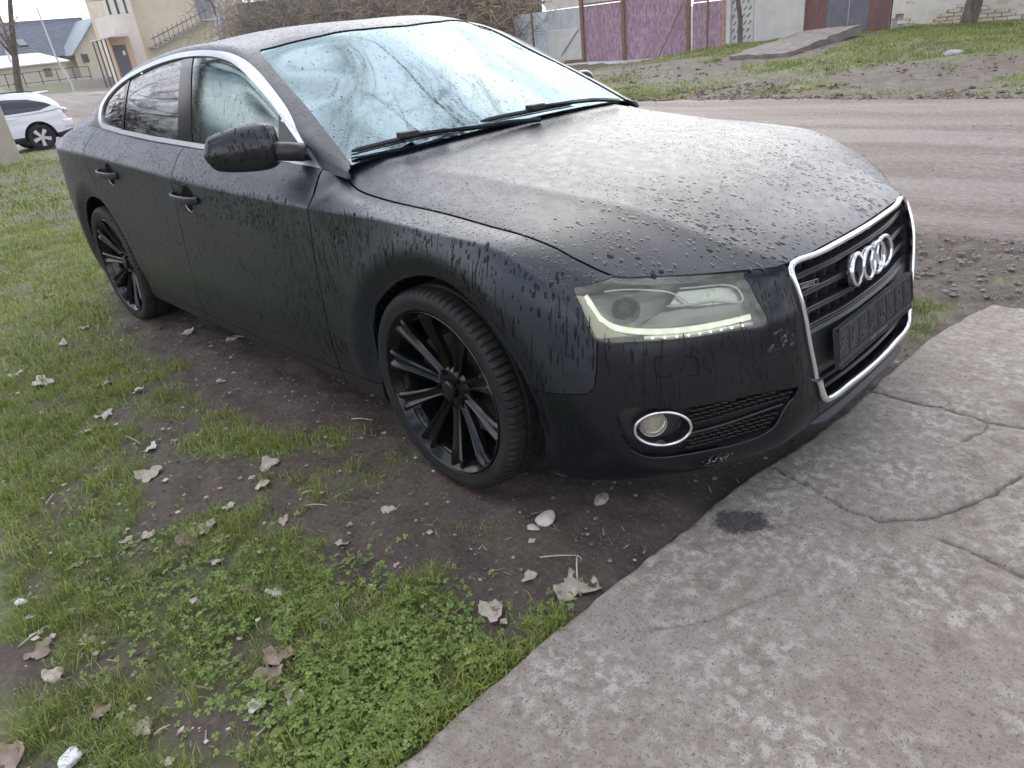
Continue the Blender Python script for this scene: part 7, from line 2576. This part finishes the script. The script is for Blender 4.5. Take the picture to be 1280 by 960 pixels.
# ================================================================== rain on the car
def tri_arrays(bm):
    b = bm.copy(); bmesh.ops.triangulate(b, faces=b.faces); b.normal_update(); b.verts.ensure_lookup_table()
    V = np.array([[tuple(v.co) for v in f.verts] for f in b.faces])
    Nn = np.array([[tuple(v.normal) for v in f.verts] for f in b.faces])
    b.free()
    return V, Nn
def sample_panel(names, n, weight):
    P, D = [], []
    Vs, Ns = [], []
    for nm, bm in PANELS:
        if nm in names:
            V, Nn = tri_arrays(bm); Vs.append(V); Ns.append(Nn)
    V = np.concatenate(Vs); Nn = np.concatenate(Ns)
    ar = np.linalg.norm(np.cross(V[:, 1]-V[:, 0], V[:, 2]-V[:, 0]), axis=1)/2
    c = V.mean(axis=1); nc = Nn.mean(axis=1); nc /= np.linalg.norm(nc, axis=1)[:, None]
    w = ar*np.clip(weight(c, nc), 0, None)
    if w.sum() <= 0: return np.zeros((0, 3)), np.zeros((0, 3))
    k = RNG.choice(len(w), n, p=w/w.sum())
    r1 = np.sqrt(RNG.random(n)); r2 = RNG.random(n)
    a, b, g = 1-r1, r1*(1-r2), r1*r2
    p = V[k, 0]*a[:, None]+V[k, 1]*b[:, None]+V[k, 2]*g[:, None]
    nn = Nn[k, 0]*a[:, None]+Nn[k, 1]*b[:, None]+Nn[k, 2]*g[:, None]
    nn /= np.linalg.norm(nn, axis=1)[:, None]
    return p, nn
def domes(P, Nn, r, hgt, stretch, seg=7):
    """flattened beads; stretch = length along the fall line relative to r"""
    n = len(P)
    down = np.array([0, 0, -1.0])
    t = down[None]-Nn*(Nn@down)[:, None]
    ln = np.linalg.norm(t, axis=1)
    rnd = RNG.normal(0, 1, (n, 3)); rnd = rnd-Nn*np.sum(rnd*Nn, 1)[:, None]
    t = np.where((ln > .15)[:, None], t+rnd*.06, rnd); t /= np.linalg.norm(t, axis=1)[:, None]
    s = np.cross(Nn, t)
    ang = np.arange(seg)*2*np.pi/seg
    rings = []
    wob = RNG.uniform(.78, 1.22, (n, seg))
    for rr, zz in ((1.0, -.05), (.72, .62)):
        q = P[:, None]+t[:, None]*(np.cos(ang)[None]*wob*rr*(r*stretch)[:, None])[:, :, None]+s[:, None]*(np.sin(ang)[None]*wob*rr*r[:, None])[:, :, None]+Nn[:, None]*(zz*hgt)[:, None, None]
        rings.append(q)
    apex = (P+Nn*hgt[:, None]+t*(r*stretch*.15)[:, None])[:, None]
    V = np.concatenate(rings+[apex], axis=1).reshape(-1, 3)
    m = 2*seg+1; b = np.arange(n)*m
    F = []
    for j in range(seg):
        j2 = (j+1) % seg
        F.append(np.stack([b+j, b+j2, b+seg+j2], 1)); F.append(np.stack([b+j, b+seg+j2, b+seg+j], 1)); F.append(np.stack([b+seg+j, b+seg+j2, b+2*seg], 1))
    return V, np.concatenate(F)
def water_mat(name='rain_water', ior=1.52):
    m, nt, bs = new_mat(name)
    bs.inputs['Base Color'].default_value = (.010, .0105, .012, 1)
    bs.inputs['Roughness'].default_value = .04
    bs.inputs['IOR'].default_value = ior
    return m
M_WATER = water_mat()
def rain_object(chunks, mat=None):
    Vs, Fs, off = [], [], 0
    for V, F in chunks:
        Vs.append(V); Fs.append(F+off); off += len(V)
    o = np_mesh('rain_drops', np.concatenate(Vs), np.concatenate(Fs), mat or M_WATER, CAR, smooth=True)
    o['kind'] = 'stuff'
    return o
def clump(c, s, lo, hi):
    v = fbm(c[:, 0]*s+c[:, 2]*s*.7+31, c[:, 1]*s+c[:, 2]*s*.5+77, 3)
    return np.clip((v-lo)/(hi-lo), .08, 1)
def build_rain():
    ch = []
    # beads standing on the bonnet, wings, roof
    p, n = sample_panel(('hood',), 11000, lambda c, nn: (nn[:, 2] > .55)*clump(c, 4, .30, .6)*(.5+.5*(c[:, 1] < .5)))
    r = .0010+.0026*RNG.random(len(p))**2.4
    ch.append(domes(p, n, r, r*RNG.uniform(.12, .34, len(p)), 1+RNG.random(len(p))*.5))
    p, n = sample_panel(('hood', 'roof', 'front_fender', 'front_door', 'rear_door'), 14000, lambda c, nn: (nn[:, 2] > .45)*(c[:, 1] < .6))
    r = .0005+.0007*RNG.random(len(p))
    ch.append(domes(p, n, r, r*.3, 1+RNG.random(len(p))*.6, 5))
    p, n = sample_panel(('hood',), 700, lambda c, nn: (nn[:, 2] < .97)*(c[:, 0] > -.1)*clump(c, 6, .35, .6))
    r = .0022+.0032*RNG.random(len(p))
    ch.append(domes(p, n, r, r*.28, 1.1+RNG.random(len(p))*.9))
    p, n = sample_panel(('roof',), 6000, lambda c, nn: (nn[:, 2] > .3)*(c[:, 1] < .3))
    r = .0014+.003*RNG.random(len(p))**2
    ch.append(domes(p, n, r, r*.25, 1+RNG.random(len(p))*.6))
    up = lambda c, nn: np.clip((nn[:, 2]-.28)/.2, 0, 1)*clump(c, 5, .32, .55)
    p, n = sample_panel(('front_fender', 'front_door', 'rear_door', 'quarter_panel'), 3400, up)
    r = .0012+.0028*RNG.random(len(p))**1.8
    ch.append(domes(p, n, r, r*.30, 1+RNG.random(len(p))*.8))
    rain_object(ch); ch = []
    # streaks that ran down the flanks
    flank = lambda c, nn: (nn[:, 2] < .42)*(nn[:, 2] > -.15)*(c[:, 2] > .28)*(np.exp(-((c[:, 0]+.42)/.34)**2)+1.1*np.exp(-((c[:, 0]-.40)/.34)**2)+.10)*clump(c, 7, .36, .62)*(c[:, 1] < 0)
    p, n = sample_panel(('front_fender', 'front_door', 'rear_door'), 760, flank)
    r = .0011+.0017*RNG.random(len(p))
    ch.append(domes(p, n, r, r*.28, 2.5+9*RNG.random(len(p))**1.5))
    p, n = sample_panel(('front_fender', 'front_door', 'front_bumper'), 240, flank)
    r = .0008+.0011*RNG.random(len(p))
    ch.append(domes(p, n, r, r*.3, 12+26*RNG.random(len(p))**1.5, 8))
    p, n = sample_panel(('front_fender', 'front_door'), 420, lambda c, nn: (nn[:, 2] < .6)*(nn[:, 2] > .0)*(c[:, 2] > .74)*clump(c, 9, .4, .6))
    r = .002+.003*RNG.random(len(p))
    ch.append(domes(p, n, r, r*.35, 1.2+1.6*RNG.random(len(p))))
    p, n = sample_panel(('front_bumper',), 330, lambda c, nn: (c[:, 2] > .3)*clump(c, 8, .36, .6)*(c[:, 1] < 0)*(nn[:, 2] < .7))
    r = .0011+.0018*RNG.random(len(p))
    ch.append(domes(p, n, r, r*.28, 2+9*RNG.random(len(p))**1.6))
    # broad wet blots on the slope of the bonnet
    p, n = sample_panel(('hood',), 90, lambda c, nn: (c[:, 0] > .30)*(c[:, 1] < -.05)*(nn[:, 2] < .985)*clump(c, 5, .35, .6))
    r = .003+.0065*RNG.random(len(p))**1.5
    ch.append(domes(p, n, r, np.full(len(p), .0009), 1.0+.5*RNG.random(len(p)), 10))
    p, n = sample_panel(('front_fender',), 70, lambda c, nn: (c[:, 0] > .05)*(c[:, 2] > .66)*(nn[:, 2] < .8))
    r = .0025+.004*RNG.random(len(p))**1.5
    ch.append(domes(p, n, r, np.full(len(p), .0009), 1.3+1.0*RNG.random(len(p)), 10))
    p, n = sample_panel(('mirror',), 130, lambda c, nn: (nn[:, 0] > 0)*1.0)
    r = .0012+.003*RNG.random(len(p))**1.5
    ch.append(domes(p, n, r, r*.3, 1.2+2.0*RNG.random(len(p))))
    rain_object(ch, water_mat('rain_runs', 1.25))
    # clear drops on glass
    gch = []
    p, n = sample_panel(('windscreen',), 2600, lambda c, nn: np.ones(len(c)))
    r = .0010+.0022*RNG.random(len(p))**2.5
    gch.append(domes(p, n, r, r*.4, 1+2.2*RNG.random(len(p))**2))
    p, n = sample_panel(('front_side_window', 'rear_side_window'), 2200, lambda c, nn: np.ones(len(c)))
    r = .0010+.0022*RNG.random(len(p))**2
    gch.append(domes(p, n, r, r*.4, 1+2.5*RNG.random(len(p))**2))
    p, n = sample_panel(('lens',), 90, lambda c, nn: np.ones(len(c)))
    r = .0014+.0030*RNG.random(len(p))**2
    gch.append(domes(p, n, r, r*.3, 1+.8*RNG.random(len(p))))
    rain_object(gch, glass_mat('clear_rain', (.86, .90, .90), 1.33, .01))
build_rain()

# ================================================================== thin rain mist in the air
def build_haze():
    m = bpy.data.materials.new('rain_mist'); m.use_nodes = True
    nt = m.node_tree; nt.nodes.clear()
    out = nt.nodes.new('ShaderNodeOutputMaterial'); pv = nt.nodes.new('ShaderNodeVolumePrincipled')
    pv.inputs['Color'].default_value = (.93, .94, 1.0, 1); pv.inputs['Density'].default_value = .0006
    nt.links.new(pv.outputs['Volume'], out.inputs['Volume'])
    bm = bmesh.new(); box(bm, -460, 460, -460, 460, -3, 26)
    o = finish(bm, 'haze', m, smooth=False); tag(o, kind='stuff')
    o['label'] = 'thin pale rain mist hanging over the lane'; o['category'] = 'haze'
build_haze()
